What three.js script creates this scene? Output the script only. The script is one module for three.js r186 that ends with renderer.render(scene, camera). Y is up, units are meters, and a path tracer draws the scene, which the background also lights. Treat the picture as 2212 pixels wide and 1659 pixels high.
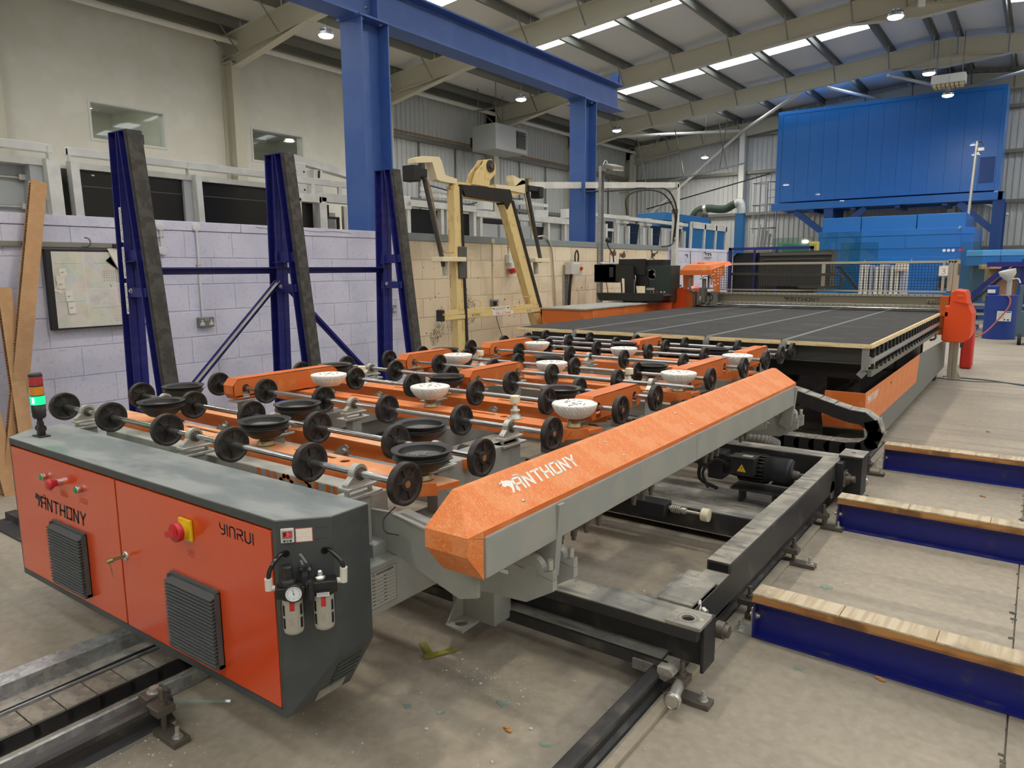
import * as THREE from 'three';
import { mergeGeometries } from 'three/addons/utils/BufferGeometryUtils.js';
import { RoundedBoxGeometry } from 'three/addons/geometries/RoundedBoxGeometry.js';
import { RectAreaLightUniformsLib } from 'three/addons/lights/RectAreaLightUniformsLib.js';

// ---------- camera, sky, light, exposure ----------
const scene = new THREE.Scene();
const camera = new THREE.PerspectiveCamera(55.75, 2212 / 1659, 0.05, 200);
camera.position.set(0, 1.461, 0);
camera.rotation.order = 'YXZ';
camera.rotation.set(-8.9796 * Math.PI / 180, 35.8457 * Math.PI / 180, -0.4057 * Math.PI / 180);
const SKY = 5.0;            // overcast sky seen through the rooflights
const LAMP = 175;           // radiance of each high-bay lamp
const EXPOSURE = 1.88;
const renderer = new THREE.WebGLRenderer({ antialias: true });
renderer.toneMapping = THREE.LinearToneMapping;
renderer.toneMappingExposure = EXPOSURE;
renderer.shadowMap.enabled = true;
RectAreaLightUniformsLib.init();
{ // overcast: three times as bright overhead as at the horizon, the same all round
  const W = 64, Hh = 32, d = new Float32Array(W * Hh * 4);
  for (let y = 0; y < Hh; y++) for (let x = 0; x < W; x++) {
    const s = Math.sin(((y + .5) / Hh - .5) * Math.PI), b = s > 0 ? (1 + 2 * s) / 3 : .12;
    d.set([b * .97, b, b * 1.03, 1], (y * W + x) * 4);
  }
  const t = new THREE.DataTexture(d, W, Hh, THREE.RGBAFormat, THREE.FloatType);
  t.mapping = THREE.EquirectangularReflectionMapping; t.magFilter = THREE.LinearFilter; t.needsUpdate = true;
  scene.background = t; scene.backgroundIntensity = SKY;
}

// ---------- random, noise, textures ----------
function rng(seed) { let s = seed >>> 0; return () => { s = (s + 0x6d2b79f5) | 0; let t = Math.imul(s ^ (s >>> 15), 1 | s); t = (t + Math.imul(t ^ (t >>> 7), 61 | t)) ^ t; return ((t ^ (t >>> 14)) >>> 0) / 4294967296; }; }
const R0 = rng(7);
const hash = (x, y, s) => { let h = Math.imul(x, 374761393) ^ Math.imul(y, 668265263) ^ Math.imul(s, 2147483647); h = Math.imul(h ^ (h >>> 13), 1274126177); return ((h ^ (h >>> 16)) >>> 0) / 4294967296; };
const lattices = new Map();
function lattice(p, q, s) { const k = (p * 4096 + q) * 1024 + s; let t = lattices.get(k); if (!t) { t = new Float32Array(p * q); for (let j = 0; j < q; j++) for (let i = 0; i < p; i++) t[j * p + i] = hash(i, j, s); lattices.set(k, t); } return t; }
function fbm(u, v, fu, fv, oct, s) { // tileable value noise, u and v in 0..1
  let r = 0, a = .5, n = 0;
  for (let i = 0; i < oct; i++) {
    const t = lattice(fu, fv, s + i * 17), x = u * fu, y = v * fv; let xi = x | 0, yi = y | 0, fx = x - xi, fy = y - yi; xi %= fu; yi %= fv;
    const xj = xi + 1 === fu ? 0 : xi + 1, yo = yi * fu, yp = (yi + 1 === fv ? 0 : yi + 1) * fu; fx *= fx * (3 - 2 * fx); fy *= fy * (3 - 2 * fy);
    const p0 = t[yo + xi], p1 = t[yp + xi], top = p0 + (t[yo + xj] - p0) * fx; r += a * (top + (p1 + (t[yp + xj] - p1) * fx - top) * fy); n += a; a *= .5; fu *= 2; fv *= 2;
  }
  return r / n;
}
function tex(N, metres, fn, srgb = true) { // fn(u, v) -> [r, g, b] in 0..1 (sRGB)
  const d = new Uint8Array(N * N * 4);
  for (let y = 0; y < N; y++) for (let x = 0; x < N; x++) {
    const c = fn((x + .5) / N, (y + .5) / N), i = (y * N + x) * 4;
    d[i] = Math.max(0, Math.min(255, c[0] * 255)); d[i + 1] = Math.max(0, Math.min(255, c[1] * 255)); d[i + 2] = Math.max(0, Math.min(255, c[2] * 255)); d[i + 3] = 255;
  }
  const t = new THREE.DataTexture(d, N, N);
  t.wrapS = t.wrapT = THREE.RepeatWrapping; t.magFilter = THREE.LinearFilter; t.minFilter = THREE.LinearMipmapLinearFilter; t.generateMipmaps = true;
  if (srgb) t.colorSpace = THREE.SRGBColorSpace;
  t.repeat.set(1 / metres, 1 / metres); t.needsUpdate = true;
  return t;
}
function canvasTex(w, h, draw) {
  const c = document.createElement('canvas'); c.width = w; c.height = h;
  draw(c.getContext('2d'), w, h);
  const t = new THREE.CanvasTexture(c); t.colorSpace = THREE.SRGBColorSpace; return t;
}
const mixc = (a, b, t) => a.map((v, i) => v + (b[i] - v) * t);
const rgb = (r, g, b) => [r / 255, g / 255, b / 255];
const sst = (a, b, x) => { const t = Math.max(0, Math.min(1, (x - a) / (b - a))); return t * t * (3 - 2 * t); };

// ---------- materials ----------
const std = (color, roughness = .6, metalness = 0, more = {}) => new THREE.MeshStandardMaterial({ color, roughness, metalness, ...more });
const phys = (color, roughness, more = {}) => new THREE.MeshPhysicalMaterial({ color, roughness, ...more });
const grain = tex(512, .12, (u, v) => { const n = fbm(u, v, 48, 48, 3, 3); return [n, n, n]; }, false);         // orange-peel of powder coat
const coarse = tex(512, .5, (u, v) => { const n = .6 * fbm(u, v, 40, 40, 4, 11) + .4 * fbm(u, v, 7, 7, 3, 12); return [n, n, n]; }, false);
const mottle = (c1, c2, m, f = 6, oct = 5, s = 21, N = 512, lo = .35, hi = .65) => tex(N, m, (u, v) => mixc(c1, c2, sst(lo, hi, fbm(u, v, f, f, oct, s))));
const M = {};
M.door = phys('#d84e1f', .22, { clearcoat: .5, clearcoatRoughness: .12, bumpMap: grain, bumpScale: .00025 });
M.orange = std('#ffffff', .5, 0, { map: tex(512, .3, (u, v) => { const n = fbm(u, v, 90, 90, 2, 5), k = fbm(u, v, 5, 5, 5, 6); return mixc(mixc(rgb(222, 122, 56), rgb(236, 158, 100), sst(.5, .75, n) * .75), rgb(234, 166, 118), sst(.45, .75, k) * .45); }), bumpMap: grain, bumpScale: .0003 });
M.orangePlain = std('#ffffff', .5, 0, { map: tex(512, .9, (u, v) => mixc(rgb(214, 112, 48), rgb(228, 150, 98), sst(.52, .8, fbm(u, v, 12, 12, 5, 8)) * .5)) });
M.orangeDusty = std('#ffffff', .7, 0, { map: tex(512, .7, (u, v) => mixc(rgb(226, 150, 100), rgb(228, 174, 134), sst(.35, .7, fbm(u, v, 9, 9, 6, 9)))) });
M.orangePlastic = phys('#e8501c', .38, { clearcoat: .2 });
M.grey = std('#ffffff', .55, 0, { map: mottle(rgb(150, 153, 148), rgb(158, 158, 151), .8, 7) });
M.greyDusty = std('#ffffff', .75, 0, { map: mottle(rgb(158, 158, 152), rgb(176, 172, 162), .6, 8) });
M.cabinet = std('#ffffff', .5, 0, { map: mottle(rgb(66, 72, 74), rgb(72, 77, 78), .5, 9), bumpMap: coarse, bumpScale: .0005 });
M.cabinetTop = std('#ffffff', .55, 0, { map: tex(1024, 1.1, (u, v) => { const a = fbm(u, v, 5, 16, 5, 31), b = fbm(u, v, 24, 24, 4, 32), sw = sst(.55, .75, fbm(u, v, 3, 9, 4, 33)); return mixc(mixc(rgb(116, 123, 124), rgb(146, 150, 148), sst(.3, .7, a)), rgb(92, 99, 101), sw * .45 * b * 1.6); }), bumpMap: coarse, bumpScale: .0004 });
M.black = std('#26272a', .55, 0, { bumpMap: coarse, bumpScale: .0004 });
M.blackSteel = std('#ffffff', .5, .0, { map: tex(512, .8, (u, v) => mixc(rgb(46, 46, 47), rgb(84, 81, 76), sst(.55, .85, fbm(u, v, 8, 8, 6, 41)))) });
M.dustySteel = std('#ffffff', .7, 0, { map: tex(1024, 1.0, (u, v) => { const a = fbm(u, v, 9, 9, 6, 42), b = fbm(u, v, 3, 18, 5, 43), s = fbm(u, v, 60, 60, 2, 44); return mixc(mixc(rgb(132, 130, 124), rgb(164, 160, 150), sst(.35, .65, a)), rgb(92, 91, 88), sst(.56, .8, b) * .7 + sst(.72, .8, s) * .3); }) });
M.rubber = std('#272727', .8, 0, { bumpMap: coarse, bumpScale: .0006 });
M.rubberStrip = std('#ffffff', .85, 0, { map: mottle(rgb(58, 57, 55), rgb(76, 74, 71), .35, 9) });
M.plastic = std('#232222', .42);
M.wheel = std('#ffffff', .5, 0, { map: mottle(rgb(35, 34, 34), rgb(54, 50, 47), .08, 5) });
M.shaft = std('#b9b9b8', .3, .9, { roughnessMap: tex(128, .09, (u, v) => { const n = .22 + .5 * hash(Math.floor(u * 40), Math.floor(v * 14), 9); return [n, n, n]; }, false) });
M.zinc = std('#c3c3bd', .42, .75);
M.chrome = std('#d2d2d0', .16, 1);
M.galv = std('#ffffff', .5, .55, { map: tex(512, .5, (u, v) => { const n = hash(Math.floor(u * 26 + 3 * fbm(u, v, 9, 9, 3, 51)), Math.floor(v * 26 + 3 * fbm(u, v, 9, 9, 3, 52)), 5); return mixc(rgb(150, 153, 154), rgb(186, 188, 187), n); }) });
M.steelDark = std('#6c665e', .55, .6, { bumpMap: coarse, bumpScale: .0008 });
M.brass = std('#a89a76', .4, .8);
M.navy = std('#ffffff', .5, 0, { map: tex(512, .7, (u, v) => mixc(rgb(28, 34, 118), rgb(56, 52, 116), sst(.5, .75, fbm(u, v, 4, 22, 5, 61)) * .6) ) });
M.navyBeam = std('#ffffff', .45, 0, { map: tex(512, .9, (u, v) => mixc(rgb(22, 30, 118), rgb(98, 92, 88), sst(.62, .85, fbm(u, v, 10, 10, 6, 62)) * .6)) });
M.blue = std('#ffffff', .5, 0, { map: mottle(rgb(62, 98, 168), rgb(70, 104, 170), 1.6, 5) });
M.furnace = phys('#2474c8', .34, { clearcoat: .15 });
M.furnaceDark = std('#1d4a8c', .5);
M.white = std('#dcdedb', .5);
M.whiteOld = std('#ffffff', .6, 0, { map: mottle(rgb(206, 207, 202), rgb(222, 223, 218), 1.4, 6) });
M.greyPanel = std('#b4b9bb', .45);
M.blackPanel = phys('#0c0c0d', .28);
M.plaster = std('#ffffff', .85, 0, { map: mottle(rgb(226, 225, 214), rgb(232, 231, 222), 2.4, 6) });
M.cladding = std('#c9cdce', .5, .05);
M.liner = std('#dddcd6', .6);
M.rafter = std('#c9c6b6', .6);
M.purlin = std('#85867f', .5, .55);
M.cream = std('#ffffff', .55, 0, { map: tex(512, .5, (u, v) => mixc(rgb(226, 200, 140), rgb(190, 156, 96), sst(.62, .86, fbm(u, v, 9, 9, 6, 71)) * .8)) });
M.creamDirty = std('#e6d9b4', .7);
M.felt = std('#ffffff', .95, 0, { map: tex(1024, 1.3, (u, v) => { const a = fbm(u, v, 40, 40, 4, 81), b = fbm(u, v, 5, 14, 5, 82), c = hash(Math.floor(u * 700), Math.floor(v * 700), 4) > .9992 ? .5 : 0; const k = .18 + .05 * a + .055 * sst(.5, .8, b) + c; return [k, k, k * 1.01]; }), bumpMap: coarse, bumpScale: .0006 });
M.pine = std('#ffffff', .6, 0, { map: tex(512, .35, (u, v) => { const g = fbm(u, v, 3, 36, 4, 91); return mixc(rgb(232, 212, 168), rgb(208, 178, 124), sst(.35, .75, g)); }) });
M.timber = std('#ffffff', .8, 0, { map: tex(1024, .9, (u, v) => { const g = fbm(u, v, 4, 46, 5, 92), k = fbm(u, v, 6, 6, 5, 93); return mixc(mixc(rgb(188, 138, 82), rgb(146, 98, 54), sst(.35, .7, g)), rgb(88, 60, 38), sst(.6, .8, k) * .6); }), bumpMap: coarse, bumpScale: .001 });
M.timberTop = std('#ffffff', .9, 0, { map: tex(1024, .9, (u, v) => { const g = fbm(u, v, 60, 4, 4, 94), k = fbm(u, v, 8, 8, 5, 95); return mixc(mixc(rgb(204, 190, 164), rgb(182, 166, 138), sst(.35, .7, g)), rgb(150, 138, 120), sst(.5, .8, k) * .6); }), bumpMap: coarse, bumpScale: .0015 });
M.cardboard = std('#ffffff', .9, 0, { map: mottle(rgb(186, 146, 106), rgb(192, 153, 114), .5, 14, 4, 96) });
M.paper = std('#e9e5da', .85);
M.nylon = phys('#ece5c8', .45);
M.cloth = std('#eceae6', .95, 0, { bumpMap: coarse, bumpScale: .0008 });
M.red = std('#c5242b', .4); M.yellow = std('#e8c21c', .45); M.greenBtn = std('#1f9a55', .35);
M.dark = std('#0b0b0c', .9);
M.mould = std('#57544a', .9);
M.glass = phys('#e4f2ec', .03, { transmission: 1, thickness: 0, ior: 1.5 });
M.window = phys('#eef4f2', .02, { transmission: 1, thickness: 0, ior: 1.5 });
M.rooflight = phys('#ffffff', .5, { transmission: 1, thickness: 0, ior: 1.4 });
M.shard = phys('#dcebe4', .06, { transmission: .8, thickness: 0, ior: 1.5 });
M.block = std('#ffffff', .85, 0, { map: tex(1024, 1.8, (u, v) => { const n = fbm(u, v, 90, 90, 3, 101), k = fbm(u, v, 6, 10, 5, 102); const c = mixc(rgb(212, 212, 232), rgb(202, 203, 226), sst(.4, .7, k)); return mixc(c, rgb(168, 170, 196), sst(.68, .78, n) * .35); }), bumpMap: coarse, bumpScale: .0022 });
M.blockCream = std('#ffffff', .85, 0, { map: tex(1024, 1.8, (u, v) => { const n = fbm(u, v, 70, 70, 3, 103), k = fbm(u, v, 6, 9, 5, 104); const c = mixc(rgb(232, 219, 194), rgb(224, 208, 180), sst(.4, .7, k)); return mixc(c, rgb(194, 178, 150), sst(.7, .8, n) * .4); }), bumpMap: coarse, bumpScale: .0022 });
M.floor = std('#ffffff', .62, 0, { map: tex(2048, 7, (u, v) => {
  const a = fbm(u, v, 6, 10, 6, 111), s = fbm(u, v, 5, 60, 5, 112), g = fbm(u, v, 300, 300, 2, 113), b = fbm(u, v, 9, 9, 5, 114), sp = hash(Math.floor(u * 2048), Math.floor(v * 2048), 6) > .9990 ? .12 : 0;
  let c = mixc(rgb(150, 141, 126), rgb(166, 156, 139), sst(.3, .7, a)); c = mixc(c, rgb(126, 118, 107), sst(.5, .75, s) * .4 + sst(.6, .8, b) * .25);
  return c.map((q) => q + (g - .5) * .07 + sp);
}), bumpMap: coarse, bumpScale: .0004 });

// ---------- geometry helpers (world metres) ----------
const V = (p) => (p.isVector3 ? p : new THREE.Vector3(...p));
function clean(g) { if (g.index) g = g.toNonIndexed(); for (const k of Object.keys(g.attributes)) if (k !== 'position' && k !== 'normal') g.deleteAttribute(k); if (!g.attributes.normal) g.computeVertexNormals(); g.morphAttributes = {}; return g; }
function box(x0, y0, z0, x1, y1, z1, r = 0) {
  const w = Math.abs(x1 - x0), h = Math.abs(y1 - y0), d = Math.abs(z1 - z0);
  r = Math.min(r, w * .49, h * .49, d * .49);
  const g = r > 0 ? new RoundedBoxGeometry(w, h, d, 1, r) : new THREE.BoxGeometry(w, h, d);
  return clean(g).translate((x0 + x1) / 2, (y0 + y1) / 2, (z0 + z1) / 2);
}
const Y = new THREE.Vector3(0, 1, 0);
function aim(g, a, dir) { const m = new THREE.Matrix4().makeRotationFromQuaternion(new THREE.Quaternion().setFromUnitVectors(Y, V(dir).clone().normalize())); m.setPosition(V(a)); return g.applyMatrix4(m); }
function cyl(a, b, r, r2 = r, n = 16) { a = V(a); b = V(b); const d = b.clone().sub(a), L = d.length(); return aim(clean(new THREE.CylinderGeometry(r2, r, L, n)).translate(0, L / 2, 0), a, d); }
function tube(pts, r, n = 8, seg = 0) { const c = new THREE.CatmullRomCurve3(pts.map(V), false, 'centripetal'); return clean(new THREE.TubeGeometry(c, seg || pts.length * 8, r, n)); }
function bar(a, b, w, h, up = [0, 1, 0]) { // rectangular bar from a to b, w across, h along "up"
  a = V(a); b = V(b); const z = b.clone().sub(a), L = z.length(); z.normalize(); const x = V(up).clone().cross(z).normalize(), y = z.clone().cross(x);
  const m = new THREE.Matrix4().makeBasis(x, y, z).setPosition(a.clone().add(b).multiplyScalar(.5));
  return clean(new THREE.BoxGeometry(w, h, L)).applyMatrix4(m);
}
function basisGeo(g, U, W, N, o) { // local x, y, z -> U, W, N at o; keeps faces outward
  g = clean(g); const m = new THREE.Matrix4().makeBasis(V(U), V(W), V(N)).setPosition(V(o)); g.applyMatrix4(m);
  if (m.determinant() < 0) { for (const k of ['position', 'normal']) { const a = g.attributes[k].array; for (let i = 0; i < a.length; i += 9) for (let c = 0; c < 3; c++) { const t = a[i + 3 + c]; a[i + 3 + c] = a[i + 6 + c]; a[i + 6 + c] = t; } } }
  return g;
}
const shape = (poly, holes = []) => { const s = new THREE.Shape(poly.map((p) => new THREE.Vector2(...p))); for (const h of holes) s.holes.push(h.isPath ? h : new THREE.Path(h.map((p) => new THREE.Vector2(...p)))); return s; };
const circ = (x, y, r, n = 20) => Array.from({ length: n }, (_, i) => [x + r * Math.cos(-i / n * 2 * Math.PI), y + r * Math.sin(-i / n * 2 * Math.PI)]);
const slot = (x0, x1, y, r) => { const p = []; for (let i = 0; i <= 8; i++) p.push([x1 + r * Math.sin(i / 8 * Math.PI), y + r * Math.cos(i / 8 * Math.PI)]); for (let i = 0; i <= 8; i++) p.push([x0 - r * Math.sin(i / 8 * Math.PI), y - r * Math.cos(i / 8 * Math.PI)]); return p; };
function ext(poly, axis, a, b, holes = []) { // polygon in the plane across an axis: x: (z, y), y: (x, z), z: (x, y)
  const g = new THREE.ExtrudeGeometry(shape(poly, holes), { depth: b - a, bevelEnabled: false, curveSegments: 12 });
  const o = { x: [a, 0, 0], y: [0, a, 0], z: [0, 0, a] }[axis], [U, W, N] = { x: [[0, 0, 1], [0, 1, 0], [1, 0, 0]], y: [[1, 0, 0], [0, 0, 1], [0, 1, 0]], z: [[1, 0, 0], [0, 1, 0], [0, 0, 1]] }[axis];
  return basisGeo(g, U, W, N, o);
}
function lathe(profile, at, dir = [0, 1, 0], n = 32) { return aim(clean(new THREE.LatheGeometry(profile.map((p) => new THREE.Vector2(...p)), n)), at, dir); }
function bolt(p, dir, r = .009, h = .007) { const d = V(dir).clone().normalize(), a = V(p); return [cyl(a, a.clone().addScaledVector(d, .002), r * 1.45, r * 1.45, 14), cyl(a.clone().addScaledVector(d, .002), a.clone().addScaledVector(d, .002 + h), r, r * .96, 6)]; }
function stud(p, r, h) { const [x, y, z] = p; return [...bolt(p, [0, 1, 0], r * 1.7, r * 1.4), cyl(p, [x, y + h, z], r, r * .95, 10)]; }
function poly3(faces) { // list of convex polygons (outward, counter-clockwise) -> flat-shaded geometry
  const p = []; for (const f of faces) for (let i = 1; i < f.length - 1; i++) p.push(...f[0], ...f[i], ...f[i + 1]);
  const g = new THREE.BufferGeometry(); g.setAttribute('position', new THREE.Float32BufferAttribute(p, 3)); g.computeVertexNormals(); return g;
}
function iBeamZ(xc, y0, y1, z0, z1, w, t = .014, tw = .01) { return [box(xc - w / 2, y0, z0, xc + w / 2, y0 + t, z1), box(xc - w / 2, y1 - t, z0, xc + w / 2, y1, z1), box(xc - tw / 2, y0 + t, z0, xc + tw / 2, y1 - t, z1)]; }
function iBeamX(zc, y0, y1, x0, x1, w, t = .012, tw = .009) { return [box(x0, y0, zc - w / 2, x1, y0 + t, zc + w / 2), box(x0, y1 - t, zc - w / 2, x1, y1, zc + w / 2), box(x0, y0 + t, zc - tw / 2, x1, y1 - t, zc + tw / 2)]; }

function boxUV(g) {
  const p = g.attributes.position.array, uv = new Float32Array(p.length / 3 * 2);
  for (let i = 0; i < p.length; i += 9) {
    const ax = p[i + 3] - p[i], ay = p[i + 4] - p[i + 1], az = p[i + 5] - p[i + 2], bx = p[i + 6] - p[i], by = p[i + 7] - p[i + 1], bz = p[i + 8] - p[i + 2];
    const nx = Math.abs(ay * bz - az * by), ny = Math.abs(az * bx - ax * bz), nz = Math.abs(ax * by - ay * bx);
    for (let k = 0; k < 3; k++) { const j = i + k * 3, o = (i / 3 + k) * 2; if (ny >= nx && ny >= nz) { uv[o] = p[j]; uv[o + 1] = p[j + 2]; } else if (nx >= nz) { uv[o] = p[j + 2]; uv[o + 1] = p[j + 1]; } else { uv[o] = p[j]; uv[o + 1] = p[j + 1]; } }
  }
  g.setAttribute('uv', new THREE.BufferAttribute(uv, 2)); return g;
}

// ---------- objects ----------
const used = new Map(), base = new WeakMap();
function numbered(n) { const k = used.get(n) || 0; used.set(n, k + 1); return k ? n + '_' + String(k).padStart(3, '0') : n; }
const shadowed = (o) => { o.castShadow = o.receiveShadow = true; return o; };
function meshOf(geos, mat, at) { const g = boxUV(mergeGeometries(geos.flat(3).map((q) => (q.index ? clean(q) : q)))); g.translate(-at.x, -at.y, -at.z); return shadowed(new THREE.Mesh(g, mat)); }
function thing(name, label, category, pos = [0, 0, 0], group) {
  const o = new THREE.Group(); o.name = numbered(name); o.position.set(...pos); scene.add(o); base.set(o, V(pos));
  o.userData = { label, category }; if (group) o.userData.group = group; return o;
}
function structure(name, pos = [0, 0, 0]) { const o = new THREE.Group(); o.name = numbered(name); o.position.set(...pos); scene.add(o); base.set(o, V(pos)); o.userData = { kind: 'structure' }; return o; }
function part(parent, name, mat, geos, label) {
  const b = base.get(parent), m = meshOf([].concat(geos), mat, b); m.name = name; parent.add(m); base.set(m, b);
  if (label) m.userData.label = label; return m;
}
function solo(name, label, category, mat, geos, pos = [0, 0, 0], group) { // a thing that is one mesh
  const m = meshOf([].concat(geos), mat, V(pos)); m.name = numbered(name); m.position.set(...pos); scene.add(m); base.set(m, V(pos));
  m.userData = { label, category }; if (group) m.userData.group = group; return m;
}
function copyOf(o, move, label) { const c = o.clone(); c.name = numbered(o.name.replace(/_\d{3}$/, '')); c.position.add(V(move)); scene.add(c); base.set(c, c.position.clone()); c.userData = { ...o.userData }; if (label) c.userData.label = label; return c; }
function sticker(parent, name, U, W, o, w, h, mat, label) { // flat print on a surface: U right, W up, o its centre
  const N = V(U).clone().cross(V(W)), g = new THREE.PlaneGeometry(w, h).toNonIndexed();
  g.applyMatrix4(new THREE.Matrix4().makeBasis(V(U), V(W), N).setPosition(V(o)));
  const b = base.get(parent); g.translate(-b.x, -b.y, -b.z);
  const m = shadowed(new THREE.Mesh(g, mat)); m.name = name; parent.add(m); base.set(m, b); if (label) m.userData.label = label; return m;
}
const printed = (w, h, draw, rough = .6) => std('#ffffff', rough, 0, { map: canvasTex(w, h, draw) });

// flat vinyl lettering cut as shapes: strokes on a 4 x 6 grid
const GLYPH = {
  A: [[0, 0, 0, 6], [0, 6, 3.4, 6], [3.4, 6, 3.4, 0], [0, 2.9, 3.4, 2.9]], N: [[0, 0, 0, 6], [0, 6, 3.4, 0], [3.4, 0, 3.4, 6]], T: [[0, 6, 3.6, 6], [1.8, 6, 1.8, 0]], H: [[0, 0, 0, 6], [3.4, 0, 3.4, 6], [0, 3, 3.4, 3]],
  O: [[0, 0, 0, 6], [0, 6, 3.6, 6], [3.6, 6, 3.6, 0], [3.6, 0, 0, 0]], Y: [[0, 6, 1.8, 3], [3.6, 6, 1.8, 3], [1.8, 3, 1.8, 0]],
  y: [[0, 6, 0, 4], [0, 4, 1.2, 3], [1.2, 3, 3, 3], [3, 6, 3, 1], [3, 1, 2, 0], [2, 0, .8, 0]], I: [[0, 0, 0, 6]], n: [[0, 0, 0, 5], [0, 5, 1, 6], [1, 6, 2.2, 6], [2.2, 6, 3.2, 5], [3.2, 5, 3.2, 0]],
  R: [[0, 0, 0, 3], [0, 6, 2.4, 6], [2.4, 6, 3.2, 5.2], [3.2, 5.2, 3.2, 3.8], [3.2, 3.8, 2.4, 3], [2.4, 3, 0, 3], [1.4, 3, 3.2, 0]], U: [[0, 6, 0, 1], [0, 1, 1, 0], [1, 0, 2.2, 0], [2.2, 0, 3.2, 1], [3.2, 1, 3.2, 6]],
};
function lettering(text, h, weight = .95, gap = 1.5, slant = 0, sx = 1) { // -> polygons, width
  const out = [], k = h / 6; let x = 0;
  for (const ch of text) {
    let w = 0;
    for (const [a, b, c, d] of GLYPH[ch]) {
      const L = Math.hypot(c - a, d - b), ux = (c - a) / L, uy = (d - b) / L, t = weight / 2, e = weight / 2;
      const q = [[a - ux * e - uy * t, b - uy * e + ux * t], [a - ux * e + uy * t, b - uy * e - ux * t], [c + ux * e + uy * t, d + uy * e - ux * t], [c + ux * e - uy * t, d + uy * e + ux * t]];
      out.push(q.map(([px, py]) => [(x + px + slant * py) * k * sx, py * k])); w = Math.max(w, a, c);
    }
    x += w + weight + gap * .55;
  }
  return [out, x * k * sx];
}
const PANTHER = [[[-.2, 6.6], [.6, 7.2], [1.3, 6.7], [2.6, 6.5], [4.2, 5.6], [5, 5.5], [4.2, 4.4], [3.7, 3.2], [2.8, 1.2], [2, -.2], [.9, -.2], [1.5, .8], [2, 2.2], [1.8, 3.2], [1, 3.9], [.1, 3.6], [-.7, 4.3], [-.6, 5.2], [.1, 5.6]]];
const PANTHER2 = [[[6.5, 7.4], [7.6, 7.9], [8.6, 7.6], [9.4, 6.7], [9.2, 6.5], [8.3, 7.2], [7.5, 7.3], [6.6, 7.1]], [[3.2, .2], [3.9, 1.6], [4.6, 1.6], [3.9, .1]], [[4.4, .1], [4.9, 1.1], [5.3, 1.1], [4.9, .1]]];
function vinyl(parent, name, mat, polys, U, W, o, N) { const g = polys.map((p) => basisGeo(new THREE.ExtrudeGeometry(shape(p), { depth: .0006, bevelEnabled: false }), U, W, N || V(U).clone().cross(V(W)), o)); return part(parent, name, mat, g); }
function anthony(parent, mat, h, U, W, o, N, sx = 1.42) { const k = h / 6, [l] = lettering('ANTHONY', h, 1.05, 1.4, .1, sx), sh = 4.4 * k * sx; return vinyl(parent, 'logo_lettering', mat, [...PANTHER, ...PANTHER2].map((p) => p.map(([x, y]) => [x * k * sx, y * k])).concat(l.map((p) => p.map(([x, y]) => [x + sh, y]))), U, W, o, N); }
const VX = new THREE.Vector3(1, 0, 0), VY = Y, VZ = new THREE.Vector3(0, 0, 1);

function meshAt(parent, name, geo, mat, at, turn = 0) { const b = base.get(parent), m = shadowed(new THREE.Mesh(geo, mat)); m.name = name; m.position.set(at[0] - b.x, at[1] - b.y, at[2] - b.z); m.rotation.y = turn; parent.add(m); base.set(m, b); return m; }
const geo = (...g) => boxUV(mergeGeometries(g.flat(4).map((q) => (q.index ? clean(q) : q))));
// ---------- the hall ----------
const RX = -2.85, roofB = (x) => 7.6 - .097 * Math.abs(x - RX), roofT = (x) => roofB(x) + .52, liner = (x) => roofT(x) + .2;   // rafter underside, rafter top, roof lining
const FR = [-31.2, -26.1, -20.7, -15.63, -10.7, -5.7, -.6, 4.4, 9.4], XL = -16, XR = 10.3;
{
  const f = structure('floor');
  part(f, 'screed', M.floor, box(-17, -.25, -32, 11, -.012, 12));
  const xs = [-17, -12, -6, .035, 5, 11], zs = [-32, -25, -19, -12.9, -6.78, 5, 12];
  for (let i = 0; i < 5; i++) for (let j = 0; j < 6; j++) part(f, 'slab', M.floor, box(xs[i] + .003, -.012, zs[j] + .003, xs[i + 1] - .003, 0, zs[j + 1] - .003));
  // broken edges of the long joint: crumbs of the slab lip
  const r = rng(31), g = [];
  for (let i = 0; i < 70; i++) { const z = -7 + 5.2 * r(), s = .004 + .007 * r(); g.push(box(.035 - s * 1.5 + (r() - .5) * .016, 0, z, .035 + (r() - .5) * .016, .002, z + s * (1 + 2 * r()))); }
  part(f, 'joint_crumbs', M.mould, g).userData.kind = 'stuff';
}
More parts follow.
